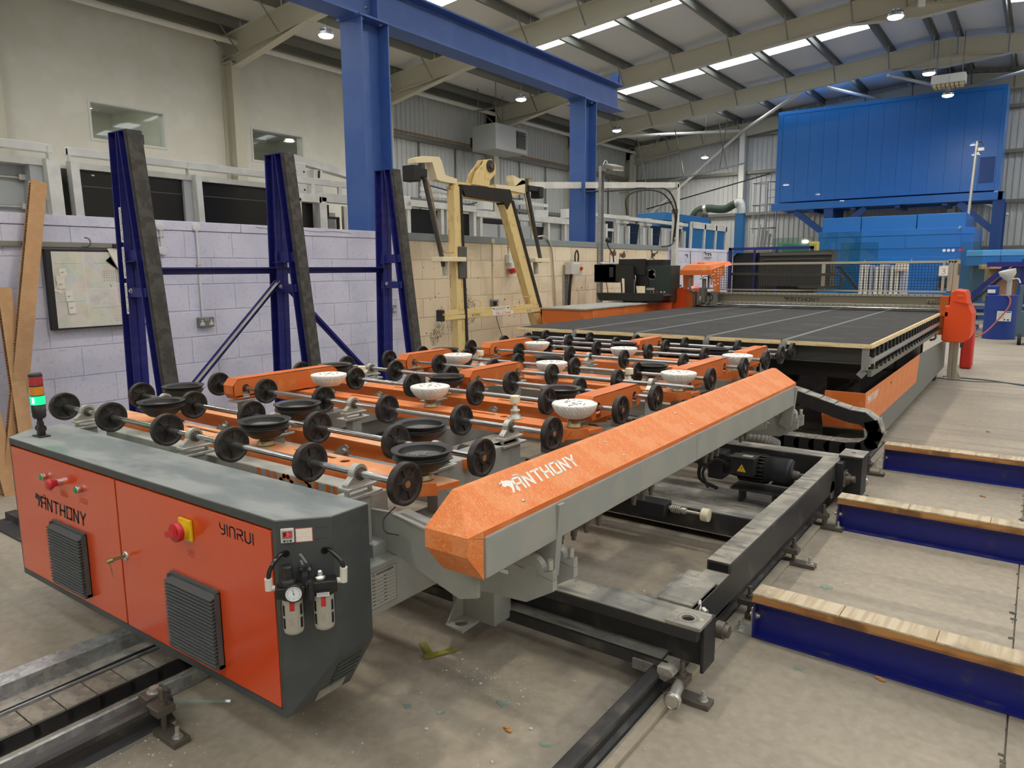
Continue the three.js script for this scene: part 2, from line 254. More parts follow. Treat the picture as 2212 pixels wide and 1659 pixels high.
{ // block partition, front face at x = -5.9
  const w = structure('wall_left', [-5.97, 0, -9]), r = rng(5), PB = -6.14, PC = -13.35;
  part(w, 'mortar', M.block, [box(-6.04, 0, PB, -5.905, 1.8, -1.2), box(-6.04, 0, -16.65, -5.905, 1.8, PC)]);
  part(w, 'mortar', M.blockCream, box(-6.04, 0, PC, -5.905, 1.8, PB));
  const stain = canvasTex(1024, 1024, (c) => { // mould on the cream blocks between z -6.25 and -7.65, y 0.4 to 1.8
    c.fillStyle = 'rgb(229,214,188)'; c.fillRect(0, 0, 1024, 1024); const q = rng(77);
    const spot = (u, v, s, n, a) => { for (let i = 0; i < n; i++) { const t = q() * 6.28, d = s * Math.sqrt(q()), rr = 1 + 5 * q() * q(); c.fillStyle = `rgba(${60 + 30 * q()},${56 + 26 * q()},${46 + 20 * q()},${a * (.3 + .7 * q())})`; c.beginPath(); c.ellipse(u + d * Math.cos(t), v + 1.3 * d * Math.sin(t), rr, rr * (.8 + q()), 0, 0, 7); c.fill(); } };
    for (const [u, v, s, n] of [[640, 470, 70, 420], [740, 640, 90, 700], [600, 690, 60, 420], [470, 720, 80, 420], [300, 760, 70, 420], [230, 840, 60, 380], [620, 860, 60, 380], [330, 620, 40, 120], [700, 560, 60, 300]]) spot(u, v, s, n, .8);
    for (let i = 0; i < 700; i++) { c.fillStyle = `rgba(150,126,92,${.25 * q()})`; c.fillRect(q() * 1024, q() * 1024, 1 + 3 * q(), 1 + 8 * q()); }
  });
  stain.wrapS = stain.wrapT = THREE.ClampToEdgeWrapping; stain.repeat.set(-1 / 1.4, 1 / 1.4); stain.offset.set(-6.25 / 1.4, -.4 / 1.4);
  M.blockMould = std('#ffffff', .85, 0, { map: stain, bumpMap: coarse, bumpScale: .0022 });
  for (let k = 0; k < 8; k++) {
    let z = (k % 2 ? -4.803 : -5.04) + .45 * 8;
    for (; z > -16.6; z -= .4495) {
      let a = Math.min(z, -1.25), b = Math.max(z - .4495, -16.65); if (a - b < .06) continue;
      const cuts = [a]; for (const c of [PB, PC]) if (c < a - .03 && c > b + .03) cuts.push(c); cuts.push(b);
      for (let i = 0; i + 1 < cuts.length; i++) {
        const m = (cuts[i] + cuts[i + 1]) / 2, cream = m < PB && m > PC, mouldy = cream && m > -7.75 && k > 1 && k < 7, d = .0012 * r();
        part(w, 'block', mouldy ? M.blockMould : cream ? M.blockCream : M.block, box(-5.99, k * .225 + .004, cuts[i] - (i ? 0 : .004), -5.9 + d, k * .225 + .221, cuts[i + 1] + (i + 2 < cuts.length ? 0 : .004), .003));
      }
    }
  }
  part(w, 'coping', M.block, [box(-6.05, 1.803, PB, -5.893, 1.88, -4.0, .003), box(-6.05, 1.803, -3.996, -5.894, 1.88, -1.2, .003)]);
  part(w, 'capping', std('#8e989b', .5, .2), [box(-6.06, 1.797, -10.52, -5.885, 1.882, PB, .003), box(-6.06, 1.797, PC, -5.885, 1.882, -10.53, .003)]);
  part(w, 'coping', M.block, box(-6.05, 1.803, -16.65, -5.893, 1.862, PC - .05, .003));
  const q = rng(8), holes = [];
  for (let i = 0; i < 46; i++) { const z = -6.4 - 6.6 * q(), y = .7 + 1.05 * q(), s = .006 + .012 * q() * q(); holes.push(cyl([-5.9, y, z], [-5.8985, y, z], s, s * .8, 9)); }
  part(w, 'drill_hole', M.dark, holes);
  // ragged paint line left by a torn strip along the coping
  part(w, 'torn_tape', M.mould, [tube([[-5.892, 1.86, -4.15], [-5.892, 1.845, -4.35], [-5.892, 1.856, -4.6], [-5.892, 1.843, -4.85], [-5.892, 1.853, -5.1], [-5.892, 1.842, -5.3]], .0022, 5)]);
}
{ // outer side wall of the hall at x = -16: plastered office front, then profiled sheeting
  const w = structure('wall_side', [-16, 0, -10]);
  const Wn = [[-9.13, -7.5, 4.13, 4.94], [-12.88, -11.29, 4.13, 4.96]];
  part(w, 'plaster', M.plaster, [box(-16.2, 0, -7.5, -16, 7.3, 12), box(-16.2, 0, -11.29, -16, 7.3, -9.13), box(-16.2, 0, -15.6, -16, 7.3, -12.88),
    ...Wn.map(([a, b, c]) => box(-16.2, 0, a, -16, c, b)), ...Wn.map(([a, b, , d]) => box(-16.2, d, a, -16, 7.3, b))]);
  const sheet = (z0, z1, y0, y1, x) => { const p = []; for (let z = z0; z < z1 - .01; z += .2) p.push([z, x], [z + .11, x], [z + .13, x + .035], [z + .17, x + .035], [z + .19, x]); p.push([z1, x], [z1, x - .03], [z0, x - .03]); return ext(p.map(([z, xx]) => [xx, z]), 'y', y0, y1); };
  for (let i = 0; i < 3; i++) { part(w, 'sheeting', M.cladding, sheet(FR[i], FR[i + 1], 0, 5.4, -16)); part(w, 'sheeting', M.cladding, sheet(FR[i], FR[i + 1], 5.4, 7.3, -15.99)); }
  part(w, 'backing', M.cladding, box(-16.2, 0, -31.6, -16.05, 7.4, -15.6));
  for (const y of [1.9, 3.6, 5.42]) for (let i = 0; i < 3; i++) part(w, 'sheeting_rail', M.purlin, box(-15.95, y - .06, FR[i] + .15, -15.8, y + .06, FR[i + 1] - .15));
  for (let i = 0; i < 3; i++) part(w, 'pipe', std('#8c6a4c', .5), cyl([-15.75, 5.53, FR[i] + .2], [-15.75, 5.53, FR[i + 1] - .2], .03));
  for (let i = 0; i < 3; i++) for (const t of [.35, .7]) part(w, 'stay', M.purlin, box(-15.94, 1.9, FR[i] + 5 * t - .025, -15.9, 5.4, FR[i] + 5 * t + .025));
  for (let i = 0; i < FR.length; i++) { // portal columns with their haunches
    const z = FR[i], x1 = -15.55, g = [box(-15.98, 0, z - .13, -15.96, 6.9, z + .13), box(x1 - .02, 0, z - .13, x1, 6.25, z + .13), box(-15.96, 0, z - .006, x1 - .02, 6.9, z + .006), box(-15.96, 6.23, z - .12, x1, 6.25, z + .12)];
    part(w, 'column', M.rafter, g);
    part(w, 'eaves_tube', M.liner, cyl([-15.5, 6.66, z], [-15.5, 6.66, FR[Math.min(i + 1, FR.length - 1)] + (i + 1 === FR.length ? .1 : 0)], .065));
    part(w, 'eaves_beam', M.purlin, box(-15.95, 6.86, z, -15.75, 7.12, FR[Math.min(i + 1, FR.length - 1)] + .01));
    if (i && i < 5) part(w, 'flange_stay', M.purlin, bar([-15.5, 6.3, z + .12], [-15.9, 6.88, z + .55], .03, .03));
  }
  Wn.forEach(([a, b, c, d], i) => {
    const n = structure('window_' + (i + 1), [-16, c, (a + b) / 2]), t = .05;
    part(n, 'window_frame', M.white, [box(-16.21, c, a, -15.985, c + t, b), box(-16.21, d - t, a, -15.985, d, b), box(-16.21, c + t, a, -15.985, d - t, a + t), box(-16.21, c + t, b - t, -15.985, d - t, b)]);
    part(n, 'pane', M.window, box(-16.1, c + t, a + t, -16.096, d - t, b - t));
  });
  const o = structure('wall_office', [-19, 0, -8.5]); // the room behind the two windows
  part(o, 'office_wall', M.plaster, [box(-20.6, 3.0, -15.5, -20.5, 5.7, -5), box(-20.5, 3.0, -5, -16.2, 5.7, -4.9), box(-20.5, 3.0, -15.6, -16.2, 5.7, -15.5), box(-20.5, 3, -10.3, -16.2, 5.6, -10.2)]);
  part(o, 'office_floor', std('#8d9092', .8), box(-20.5, 2.9, -15.5, -16.2, 3.0, -5));
  part(o, 'office_ceiling', M.liner, box(-20.5, 5.6, -15.5, -16.2, 5.7, -5));
  const grid = []; for (let z = -15.2; z < -5; z += .6) grid.push(box(-20.5, 5.592, z, -16.2, 5.6, z + .025)); for (let x = -20.4; x < -16.2; x += .6) grid.push(box(x, 5.592, -15.5, x + .025, 5.6, -5));
  part(o, 'ceiling_grid', M.white, grid);
  for (const [x, z] of [[-17.6, -8.6], [-18.8, -8.0], [-18.2, -7.0], [-17.6, -12.2], [-18.6, -11.6]]) {
    const q = part(o, 'ceiling_light_panel', new THREE.MeshStandardMaterial({ color: '#ffffff', emissive: '#fff8ee', emissiveIntensity: 1.6 }), box(x - .28, 5.575, z - .28, x + .28, 5.592, z + .28)); q.castShadow = false;
    const l = new THREE.RectAreaLight('#fff6ea', 7, .56, .56); l.position.set(x, 5.57, z); l.rotation.x = -Math.PI / 2; l.name = 'office_light'; scene.add(l);
  }
  part(o, 'office_cupboard', std('#6b7374', .5), box(-17.4, 3, -9.1, -16.9, 4.55, -8.6));
}
{ // gable end
  const w = structure('wall_back', [-3, 0, -31.6]);
  const p = []; for (let x = XL; x < XR - .05; x += .2) p.push([x, -31.5], [x + .11, -31.5], [x + .13, -31.465], [x + .17, -31.465], [x + .19, -31.5]); p.push([XR, -31.5], [XR, -31.53], [XL, -31.53]);
  part(w, 'sheeting', M.cladding, ext(p, 'y', 0, 5.4)); part(w, 'sheeting', M.cladding, ext(p.map(([x, z]) => [x, z + .012]), 'y', 5.4, 8.9));
  part(w, 'backing', M.cladding, box(XL - .2, 0, -31.8, XR + .2, 9, -31.56));
  for (const y of [2.1, 3.7, 5.4, 6.9]) part(w, 'sheeting_rail', M.purlin, box(-15.9, y - .06, -31.45, 8, y + .06, -31.3));
  for (const x of [-15.6, -10.55, -6.6, -2.85, 1, 6]) part(w, 'column', M.white, iBeamX(0, 0, 0, 0, 0, 0).slice(0, 0).concat([box(x - .11, 0, -31.3, x + .11, liner(x) - .5, -31.29), box(x - .11, 0, -31.08, x + .11, liner(x) - .5, -31.07), box(x - .006, 0, -31.29, x + .006, liner(x) - .5, -31.08)]));
  part(w, 'brace', M.liner, [cyl([-10.6, 7.0, -31.0], [-15.5, 3.2, -31.0], .06)]);
  part(w, 'brace', M.liner, [cyl([-6.6, 6.4, -30.9], [-1.1, 3.2, -30.9], .05)]);
}
{
  const w = structure('wall_right', [10.4, 0, -10]); part(w, 'sheeting', M.plaster, box(10.3, 0, -31.8, 10.5, 7.6, 12.2));
  const v = structure('wall_front', [-3, 0, 12.1]); part(v, 'sheeting', M.plaster, box(-16.2, 0, 12, 10.5, 9, 12.2));
}
{ // roof: rafters, purlins, lining sheets and the rooflight strips between the frames
  const c = structure('ceiling', [RX, 8, -10]);
  const side = [[XL, RX], [RX, XR]];
  const rl = [-28.35, -23.3, -17.35, -13.1, -8.2, -3.2, 1.9, 6.9];   // rooflight strips, one a bay
  const slab = (x0, x1, z0, z1, y = 0, t = .12) => { const a = liner(x0) + y, b = liner(x1) + y; return ext([[x0, a], [x1, b], [x1, b + t], [x0, a + t]], 'z', z0, z1); };
  for (const [xa, xb] of side) {
    const left = xa === XL, s0 = left ? -13.0 : RX + 1.5, s1 = left ? -4.45 : 9.0;   // the strip runs up the slope
    let z = -31.8;
    for (const m of rl) {
      part(c, 'lining_sheet', M.liner, slab(xa, xb, z, m - .5));
      part(c, 'lining_sheet', M.liner, [slab(xa, s0, m - .5, m + .5), slab(s1, xb, m - .5, m + .5)]);
      const n = 5; for (let i = 0; i < n; i++) part(c, 'rooflight', M.rooflight, ext([[s0 + (s1 - s0) * i / n, liner(s0 + (s1 - s0) * i / n) + .05], [s0 + (s1 - s0) * (i + 1) / n - .02, liner(s0 + (s1 - s0) * (i + 1) / n) + .05], [s0 + (s1 - s0) * (i + 1) / n - .02, liner(s0 + (s1 - s0) * (i + 1) / n) + .053], [s0 + (s1 - s0) * i / n, liner(s0 + (s1 - s0) * i / n) + .053]], 'z', m - .5, m + .5));
      z = m + .5;
    }
    part(c, 'lining_sheet', M.liner, slab(xa, xb, z, 12.2));
  }
  part(c, 'ridge_sheet', M.liner, box(RX - .25, liner(RX) - .005, -31.8, RX + .25, liner(RX) + .01, 12.2));
  const px = [-15.3, -13.8, -12.25, -10.65, -9.05, -7.4, -5.9, -4.35, -3.15, -2.55, -1.3, .3, 1.9, 3.5, 5.1, 6.7, 8.3, 9.6];
  for (const x of px) for (let i = 0; i + 1 < FR.length; i++) {
    const y = liner(x) - .012; part(c, 'purlin', M.purlin, [box(x - .004, y - .19, FR[i] + .02, x + .004, y, FR[i + 1] - .02), box(x, y - .012, FR[i] + .02, x + .07, y, FR[i + 1] - .02), box(x - .07, y - .19, FR[i] + .02, x, y - .178, FR[i + 1] - .02)]);
  }
  const stays = [];
  for (const z of FR) {
    for (const [xa, xb] of [[-15.96, RX], [RX, 10.2]]) {
      const q = (x, y) => [x, y];
      part(c, 'rafter', M.rafter, [ext([q(xa, roofB(xa)), q(xb, roofB(xb)), q(xb, roofB(xb) + .016), q(xa, roofB(xa) + .016)], 'z', z - .1, z + .1), ext([q(xa, roofT(xa) - .016), q(xb, roofT(xb) - .016), q(xb, roofT(xb)), q(xa, roofT(xa))], 'z', z - .1, z + .1), ext([q(xa, roofB(xa) + .01), q(xb, roofB(xb) + .01), q(xb, roofT(xb) - .01), q(xa, roofT(xa) - .01)], 'z', z - .006, z + .006)]);
    }
    // haunch at the eaves and at the ridge
    part(c, 'haunch', M.rafter, [ext([[-15.56, 6.12], [-12.9, roofB(-12.9) + .002], [-15.56, roofB(-15.56) + .002]], 'z', z - .006, z + .006), bar([-15.56, 6.13, z], [-12.9, roofB(-12.9), z], .2, .016)]);
    part(c, 'apex_haunch', M.rafter, [ext([[RX - 1.6, roofB(RX - 1.6)], [RX, roofB(RX) - .28], [RX + 1.6, roofB(RX + 1.6)], [RX, roofB(RX) + .02]], 'z', z - .006, z + .006), bar([RX - 1.6, roofB(RX - 1.6), z], [RX, roofB(RX) - .28, z], .2, .014), bar([RX, roofB(RX) - .28, z], [RX + 1.6, roofB(RX + 1.6), z], .2, .014)]);
    for (const x of px) if (x < 1) stays.push(bar([x, roofB(x) + .02, z + .1], [x + .02, liner(x) - .15, z + .62], .04, .006));
  }
  part(c, 'flange_stay', M.purlin, stays);
  part(c, 'wind_brace', M.liner, [cyl([-15.4, 6.62, -26.2], [-10.6, 7.05, -30.9], .06), cyl([-10.6, 6.98, -30.9], [-6.9, 7.26, -26.2], .06), cyl([-6.9, 7.5, -26.2], [-5.4, 7.6, -31], .05), cyl([-4.4, 7.35, -26.2], [-3, 7.6, -31], .05), cyl([RX, 7.6, -31], [1.2, 7.3, -26.2], .05)]);
}

// ---------- high-bay lamps ----------
function lamp(x, y, z, label, group) {
  const t = thing('high_bay_lamp', label, 'lamp', [x, y, z], group);
  part(t, 'housing', std('#8f9296', .4, .5), [cyl([x, y + .015, z], [x, y + .07, z], .15, .13, 28), cyl([x, y + .07, z], [x, y + .15, z], .07, .055, 20)]);
  const fins = []; for (let i = 0; i < 12; i++) { const a = i * Math.PI / 6; fins.push(bar([x + .06 * Math.cos(a), y + .095, z + .06 * Math.sin(a)], [x + .13 * Math.cos(a), y + .095, z + .13 * Math.sin(a)], .006, .05)); }
  part(t, 'cooling_fin', std('#7c7f83', .4, .5), fins);
  const lens = part(t, 'lens', new THREE.MeshStandardMaterial({ color: '#ffffff', emissive: '#fff6e4', emissiveIntensity: 14 }), lathe([[0, -.03], [.07, -.025], [.12, -.008], [.135, .015], [0, .015]], [x, y, z], [0, 1, 0], 28));
  lens.castShadow = false;
  part(t, 'hanging_wire', M.purlin, cyl([x, y + .15, z], [x, liner(x) - .02, z], .004, .004, 6));
  const l = new THREE.RectAreaLight('#fff3df', LAMP, .27, .27); l.position.set(x, y - .045, z); l.rotation.x = -Math.PI / 2; l.name = 'lamp_light'; scene.add(l);
}
lamp(-11.27, 5.8, -9.72, 'bright lamp hanging just left of the large blue column head');
lamp(-11.35, 5.8, -16.2, 'bright lamp under the blue overhead beam above the cream lifting frame');
lamp(-11.4, 5.8, -21.6, 'lamp hanging on a long wire just right of the blue beam end');
lamp(-11.3, 5.8, -28.9, 'farthest small lamp in front of the diagonal gable brace');
lamp(-2.59, 6.0, -15.76, 'nearest and largest lamp high under the roof ridge at upper right');
lamp(-2.59, 6.0, -20.7, 'lamp beside the white heater under the roof ridge');
lamp(-2.46, 6.0, -23.6, 'lamp hanging directly in front of the big blue enclosure');
for (const [x, z] of [[-11.3, -3], [-11.3, 4], [-2.6, -9.6], [-2.6, -3.4], [-2.6, 3.5], [6, -20], [6, -13.5], [6, -7], [6, -.5], [6, 6]]) lamp(x, 5.9, z, 'high-bay lamp outside the picture', 'lamps outside the picture');
// ---------- control cabinet at the near end of the loading table ----------
{
  const t = thing('control_cabinet', 'dark grey cabinet with two orange doors and two louvred vents at lower left', 'cabinet', [-2.57, .176, -1.3]);
  const zf = -1.18, zb = -1.433, zc = -1.295, T = .777, Mi = .348, B = .176, xl = -3.57, xl2 = -3.47, xr2 = -1.668, xr = -1.568;
  const P = (x, y, z) => [x, y, z];
  const door = { y0: .2, y1: .748, x0: -3.457, x1: -1.685, xm: -2.571 };
  // shell: front frame round the doors, chamfered ends, undercut ends
  part(t, 'shell', M.cabinet, [poly3([
    [P(xl2, B, zf), P(xr2, B, zf), P(door.x1, door.y0, zf), P(door.x0, door.y0, zf)], [P(door.x0, door.y1, zf), P(door.x1, door.y1, zf), P(xr2, T - .004, zf), P(xl2, T - .004, zf)],
    [P(xl2, B, zf), P(door.x0, door.y0, zf), P(door.x0, door.y1, zf), P(xl2, T - .004, zf)], [P(door.x1, door.y0, zf), P(xr2, B, zf), P(xr2, T - .004, zf), P(door.x1, door.y1, zf)],
    [P(xr2, B, zf), P(xr, Mi, zc), P(xr, T - .004, zc), P(xr2, T - .004, zf)], [P(xr, Mi, zc), P(xr, Mi, zb), P(xr, T - .004, zb), P(xr, T - .004, zc)],
    [P(xr2, B, zf), P(xr2, B, -1.42), P(xr, Mi, zb), P(xr, Mi, zc)],
    [P(xl, Mi, zc), P(xl2, B, zf), P(xl2, T - .004, zf), P(xl, T - .004, zc)], [P(xl, Mi, zb), P(xl, Mi, zc), P(xl, T - .004, zc), P(xl, T - .004, zb)], [P(xl2, B, -1.42), P(xl2, B, zf), P(xl, Mi, zc), P(xl, Mi, zb)],
    [P(xr, Mi, zb), P(xl, Mi, zb), P(xl, T - .004, zb), P(xr, T - .004, zb)], [P(xr2, B, -1.42), P(xl2, B, -1.42), P(xl, Mi, zb), P(xr, Mi, zb)], [P(xr2, B, zf), P(xl2, B, zf), P(xl2, B, -1.42), P(xr2, B, -1.42)],
  ]), box(door.x0, door.y0, zf - .02, door.x1, door.y1, zf - .018)]);
  const topPoly = [[xl2, zf], [xr2, zf], [xr, zc], [xr, zb], [xl, zb], [xl, zc]];
  part(t, 'top_plate', M.cabinetTop, ext(topPoly, 'y', T - .004, T), 'dusty scuffed grey top');
  part(t, 'underframe', M.grey, [box(-3.25, .145, -1.39, -1.98, .1765, -1.21)]);
  for (const [a, b, n] of [[door.x0, door.xm - .0015, 0], [door.xm + .0015, door.x1, 1]]) {
    const d = part(t, 'door', M.door, box(a + .003, door.y0 + .003, zf - .016, b - .003, door.y1 - .006, zf + .003, .002));
    const x0 = n ? -2.235 : -3.105, x1 = n ? -1.962 : -2.83, y0 = .238, y1 = .487, N = 19, dk = std('#55595a', .5);
    part(d, 'vent_frame', dk, [box(x0, y0, zf + .003, x1, y0 + .012, zf + .03), box(x0, y1 - .004, zf + .003, x1, y1 + .006, zf + .012), box(x0, y0, zf + .003, x0 + .004, y1, zf + .022), box(x1 - .004, y0, zf + .003, x1, y1, zf + .022), box(x0, y0, zf + .003, x1, y1, zf + .006)]);
    for (let i = 0; i < N; i++) { const y = y0 + .012 + (y1 - y0 - .02) * i / N, h = (y1 - y0 - .02) / N; part(d, 'louvre', dk, ext([[zf + .004, y + h * 1.25], [zf + .004, y + h * .95], [zf + .034, y - h * .15], [zf + .036, y + h * .02], [zf + .036, y + h * .2]], 'x', x0 + .003, x1 - .003)); }
    if (!n) {
      anthony(d, M.black, .045, VX, VY, [-3.252, .522, zf + .003], VZ);
      const btn = (x, m, nm) => { part(d, nm, M.chrome, lathe([[.0125, 0], [.015, .002], [.015, .016], [.0125, .019], [.0115, .017], [0, .017]], [x, .663, zf + .003], [0, 0, 1], 24)); part(d, 'button_cap', m, lathe([[.0115, .016], [.0112, .0215], [.009, .023], [0, .0232]], [x, .663, zf + .003], [0, 0, 1], 24)); };
      btn(-3.134, M.greenBtn, 'button_ring'); btn(-2.839, M.greenBtn, 'button_ring');
      part(d, 'emergency_stop', phys('#c22f38', .35), lathe([[.012, 0], [.012, .018], [.0135, .028], [.02, .036], [.0215, .043], [.019, .05], [.012, .053], [0, .054]], [-2.998, .663, zf + .003], [0, 0, 1], 28));
      part(d, 'button_ring', M.chrome, cyl([-2.998, .663, zf + .003], [-2.998, .663, zf + .02], .0145, .0145, 24));
      const cap = (x, s) => { const m = printed(128, 48, (c, w, h) => { c.fillStyle = '#d8522a'; c.fillRect(0, 0, w, h); c.fillStyle = '#4a2418'; c.font = '20px sans-serif'; c.textAlign = 'center'; c.fillText(s, w / 2, 40); for (let i = 0; i < 4; i++) { c.fillRect(44 + i * 11, 4, 8, 2); c.fillRect(44 + i * 11, 9, 8, 2); c.fillRect(47 + i * 11, 2, 2, 16); } }, .4); sticker(d, 'caption', VX, VY, [x, .617, zf + .0036], .06, .022, m); };
      cap(-3.125, 'Power'); cap(-2.985, 'Emergency stop'); cap(-2.825, 'Vacuum indicate');
    } else {
      const [l] = lettering('yInRUI', .032, .75, 1.6, 0, 1.48); vinyl(d, 'logo_lettering', M.black, l, VX, VY, [-1.936, .683, zf + .003], VZ);
      part(d, 'isolator_plate', M.yellow, [box(-2.155, .623, zf + .003, -2.085, .694, zf + .014, .004), cyl([-2.12, .658, zf + .014], [-2.12, .658, zf + .03], .029, .029, 28)]);
      part(d, 'isolator_knob', M.red, [lathe([[.031, .03], [.031, .046], [.028, .049], [.012, .05], [0, .05]], [-2.12, .658, zf], [0, 0, 1], 28), bar([-2.143, .651, zf + .058], [-2.097, .665, zf + .058], .018, .013, [0, 0, 1])]);
      const m = printed(96, 64, (c, w, h) => { c.fillStyle = '#d8522a'; c.fillRect(0, 0, w, h); c.fillStyle = '#4a2418'; c.font = '22px sans-serif'; c.textAlign = 'center'; c.fillText('Power', w / 2, 56); for (const k of [30, 56]) { c.strokeStyle = '#4a2418'; c.lineWidth = 2.5; c.strokeRect(k, 8, 14, 12); c.beginPath(); c.moveTo(k + 7, 4); c.lineTo(k + 7, 24); c.stroke(); } }, .4); sticker(d, 'caption', VX, VY, [-2.108, .577, zf + .0036], .036, .024, m);
      part(d, 'lock', M.chrome, lathe([[.017, 0], [.017, .004], [.013, .007], [.008, .008], [0, .006]], [-2.537, .472, zf + .003], [0, 0, 1], 24));
      part(d, 'key', M.brass, [bar([-2.537, .472, zf + .008], [-2.545, .468, zf + .045], .003, .012), cyl([-2.546, .468, zf + .045], [-2.552, .466, zf + .062], .009, .009, 12), tube([[-2.552, .466, zf + .06], [-2.546, .452, zf + .056], [-2.543, .455, zf + .05]], .001, 6), bar([-2.546, .453, zf + .055], [-2.545, .405, zf + .05], .007, .002)]);
    }
  }
  // right-hand chamfer: gauge, card and cut outlines; undercut end: louvres and plate
  const U = new THREE.Vector3(.656, 0, -.755), N = new THREE.Vector3(.755, 0, .656), cf = (u, y, o) => [-1.668 + .656 * u + .755 * o, y, -1.18 - .755 * u + .656 * o];
  const slab = (u0, y0, u1, y1, o0, o1, r = 0) => basisGeo(r ? new RoundedBoxGeometry(u1 - u0, y1 - y0, o1 - o0, 1, r) : new THREE.BoxGeometry(u1 - u0, y1 - y0, o1 - o0), U, VY, N, cf((u0 + u1) / 2, (y0 + y1) / 2, (o0 + o1) / 2));
  const g = part(t, 'vacuum_gauge', std('#d9d6cc', .45), slab(.013, .711, .049, .752, 0, .009, .002));
  part(g, 'gauge_bezel', std('#8b8c8a', .5), slab(.017, .724, .045, .746, .009, .0105));
  const led = new THREE.MeshStandardMaterial({ color: '#170304', emissive: '#ffffff', emissiveIntensity: 1.4, roughness: .3, emissiveMap: canvasTex(128, 80, (c) => { c.fillStyle = '#3a0206'; c.fillRect(0, 0, 128, 80); c.fillStyle = '#ff3a4a'; for (const r of [[30, 66, 14, 8], [58, 8, 8, 62], [80, 8, 8, 62], [58, 8, 30, 8], [58, 62, 30, 8], [106, 8, 8, 62]]) c.fillRect(...r); }) });
  sticker(g, 'display_screen', U, VY, cf(.031, .736, .0112), .022, .0145, led, 'red digits reading point zero one');
  for (const u of [.0225, .031, .0395]) part(g, 'button', u === .031 ? std('#5c7f96', .5) : M.black, slab(u - .003, .715, u + .003, .7195, .009, .011));
  sticker(t, 'maintenance_card', U, VY, cf(.0755, .728, .0012), .047, .041, printed(192, 168, (c) => { c.fillStyle = '#e9b9ba'; c.fillRect(0, 0, 192, 168); c.strokeStyle = '#cf4a56'; c.lineWidth = 5; c.strokeRect(4, 4, 184, 160); c.fillStyle = '#efe9dd'; c.fillRect(9, 9, 174, 150); c.strokeStyle = '#c9a5a0'; c.lineWidth = 2; for (const y of [58, 108]) { c.beginPath(); c.moveTo(12, y); c.lineTo(180, y); c.stroke(); } const r = rng(4); c.fillStyle = '#b8a9a0'; for (let i = 0; i < 44; i++) c.fillRect(24 + 140 * r(), 22 + 50 * Math.floor(3 * r()) + 14 * r(), 3 + 5 * r(), 2); }));
  part(t, 'cut_outline', M.dark, [slab(.106, .745, .137, .7455, 0, .0006), slab(.106, .712, .137, .7125, 0, .0006)]);
  part(t, 'tape_scrap', std('#8f9698', .7), [basisGeo(new THREE.ExtrudeGeometry(shape([[0, 0], [.008, .002], [.022, -.022], [.024, -.03], [.017, -.026], [.006, -.006]]), { depth: .0006, bevelEnabled: false }), U, VY, N, cf(.057, .672, 0)), basisGeo(new THREE.ExtrudeGeometry(shape([[0, 0], [.006, 0], [.012, -.018], [.006, -.02]]), { depth: .0006, bevelEnabled: false }), U, VY, N, cf(.06, .654, 0))]);
  part(t, 'hose_hole', M.dark, [cyl(cf(.024, .677, 0), cf(.024, .677, .0012), .0105, .0105, 24), cyl(cf(.129, .676, 0), cf(.129, .676, .0012), .0105, .0105, 24)]);
  const D = new THREE.Vector3(-.1, -.172, 0).normalize(), Nb = new THREE.Vector3(.172, -.1, 0).normalize(), dn = (z, s, o) => [-1.568 + D.x * s + Nb.x * o, .348 + D.y * s + Nb.y * o, z];
  const lv = []; for (let i = 0; i < 5; i++) lv.push(bar(dn(-1.405, .05 + .021 * i, .002), dn(-1.315, .05 + .021 * i, .002), .012, .005, Nb.toArray()));
  part(t, 'side_louvre', M.cabinet, lv);
  const plate = (w, h) => printed(w, h, (c) => { c.fillStyle = '#a8a8a2'; c.fillRect(0, 0, w, h); c.strokeStyle = '#33322f'; c.lineWidth = 4; c.strokeRect(6, 6, w - 12, h - 12); c.fillStyle = '#8e1f22'; c.font = 'bold 26px sans-serif'; c.fillText('YR', 18, 38); c.fillStyle = '#3c3b38'; for (let i = 0; i < 12; i++) c.fillRect(62 + i * (w - 90) / 12, 20, (w - 110) / 14, 16); const r = rng(3); for (let y = 58; y < h - 20; y += 26) { c.fillRect(18, y, 30, 7); c.fillRect(52, y + 9, w * .3, 2); c.fillRect(w * .5, y, 30, 7); c.fillRect(w * .5 + 34, y + 9, w * .3, 2); for (let k = 0; k < 5; k++) { c.globalAlpha = .35; c.fillRect(60 + r() * w * .22, y, 5, 7); c.globalAlpha = 1; } } }, .45);
  sticker(t, 'rating_plate', new THREE.Vector3(0, 0, -1), D.clone().negate(), dn(-1.33, .17, .0015), .105, .05, plate(320, 150));
  t.userData.plate = 0; delete t.userData.plate; globalThis.ratingPlate = plate;

  // filter and regulator unit on that chamfer
  const f = thing('air_filter_regulator', 'compressed air filter unit with pressure gauge and two grey bowls on the cabinet end', 'air filter', cf(.08, .52, .03));
  part(f, 'bracket', M.black, [slab(.055, .622, .093, .64, 0, .008, .003), slab(.066, .596, .082, .625, 0, .05)]);
  for (const u of [.0625, .0855]) part(f, 'screw', M.chrome, cyl(cf(u, .631, .008), cf(u, .631, .014), .0055, .0055, 14));
  part(f, 'body', M.plastic, [slab(-.004, .572, .075, .604, .022, .068, .004), slab(.074, .578, .161, .612, .022, .068, .004), slab(.05, .598, .1, .606, .03, .06)]);
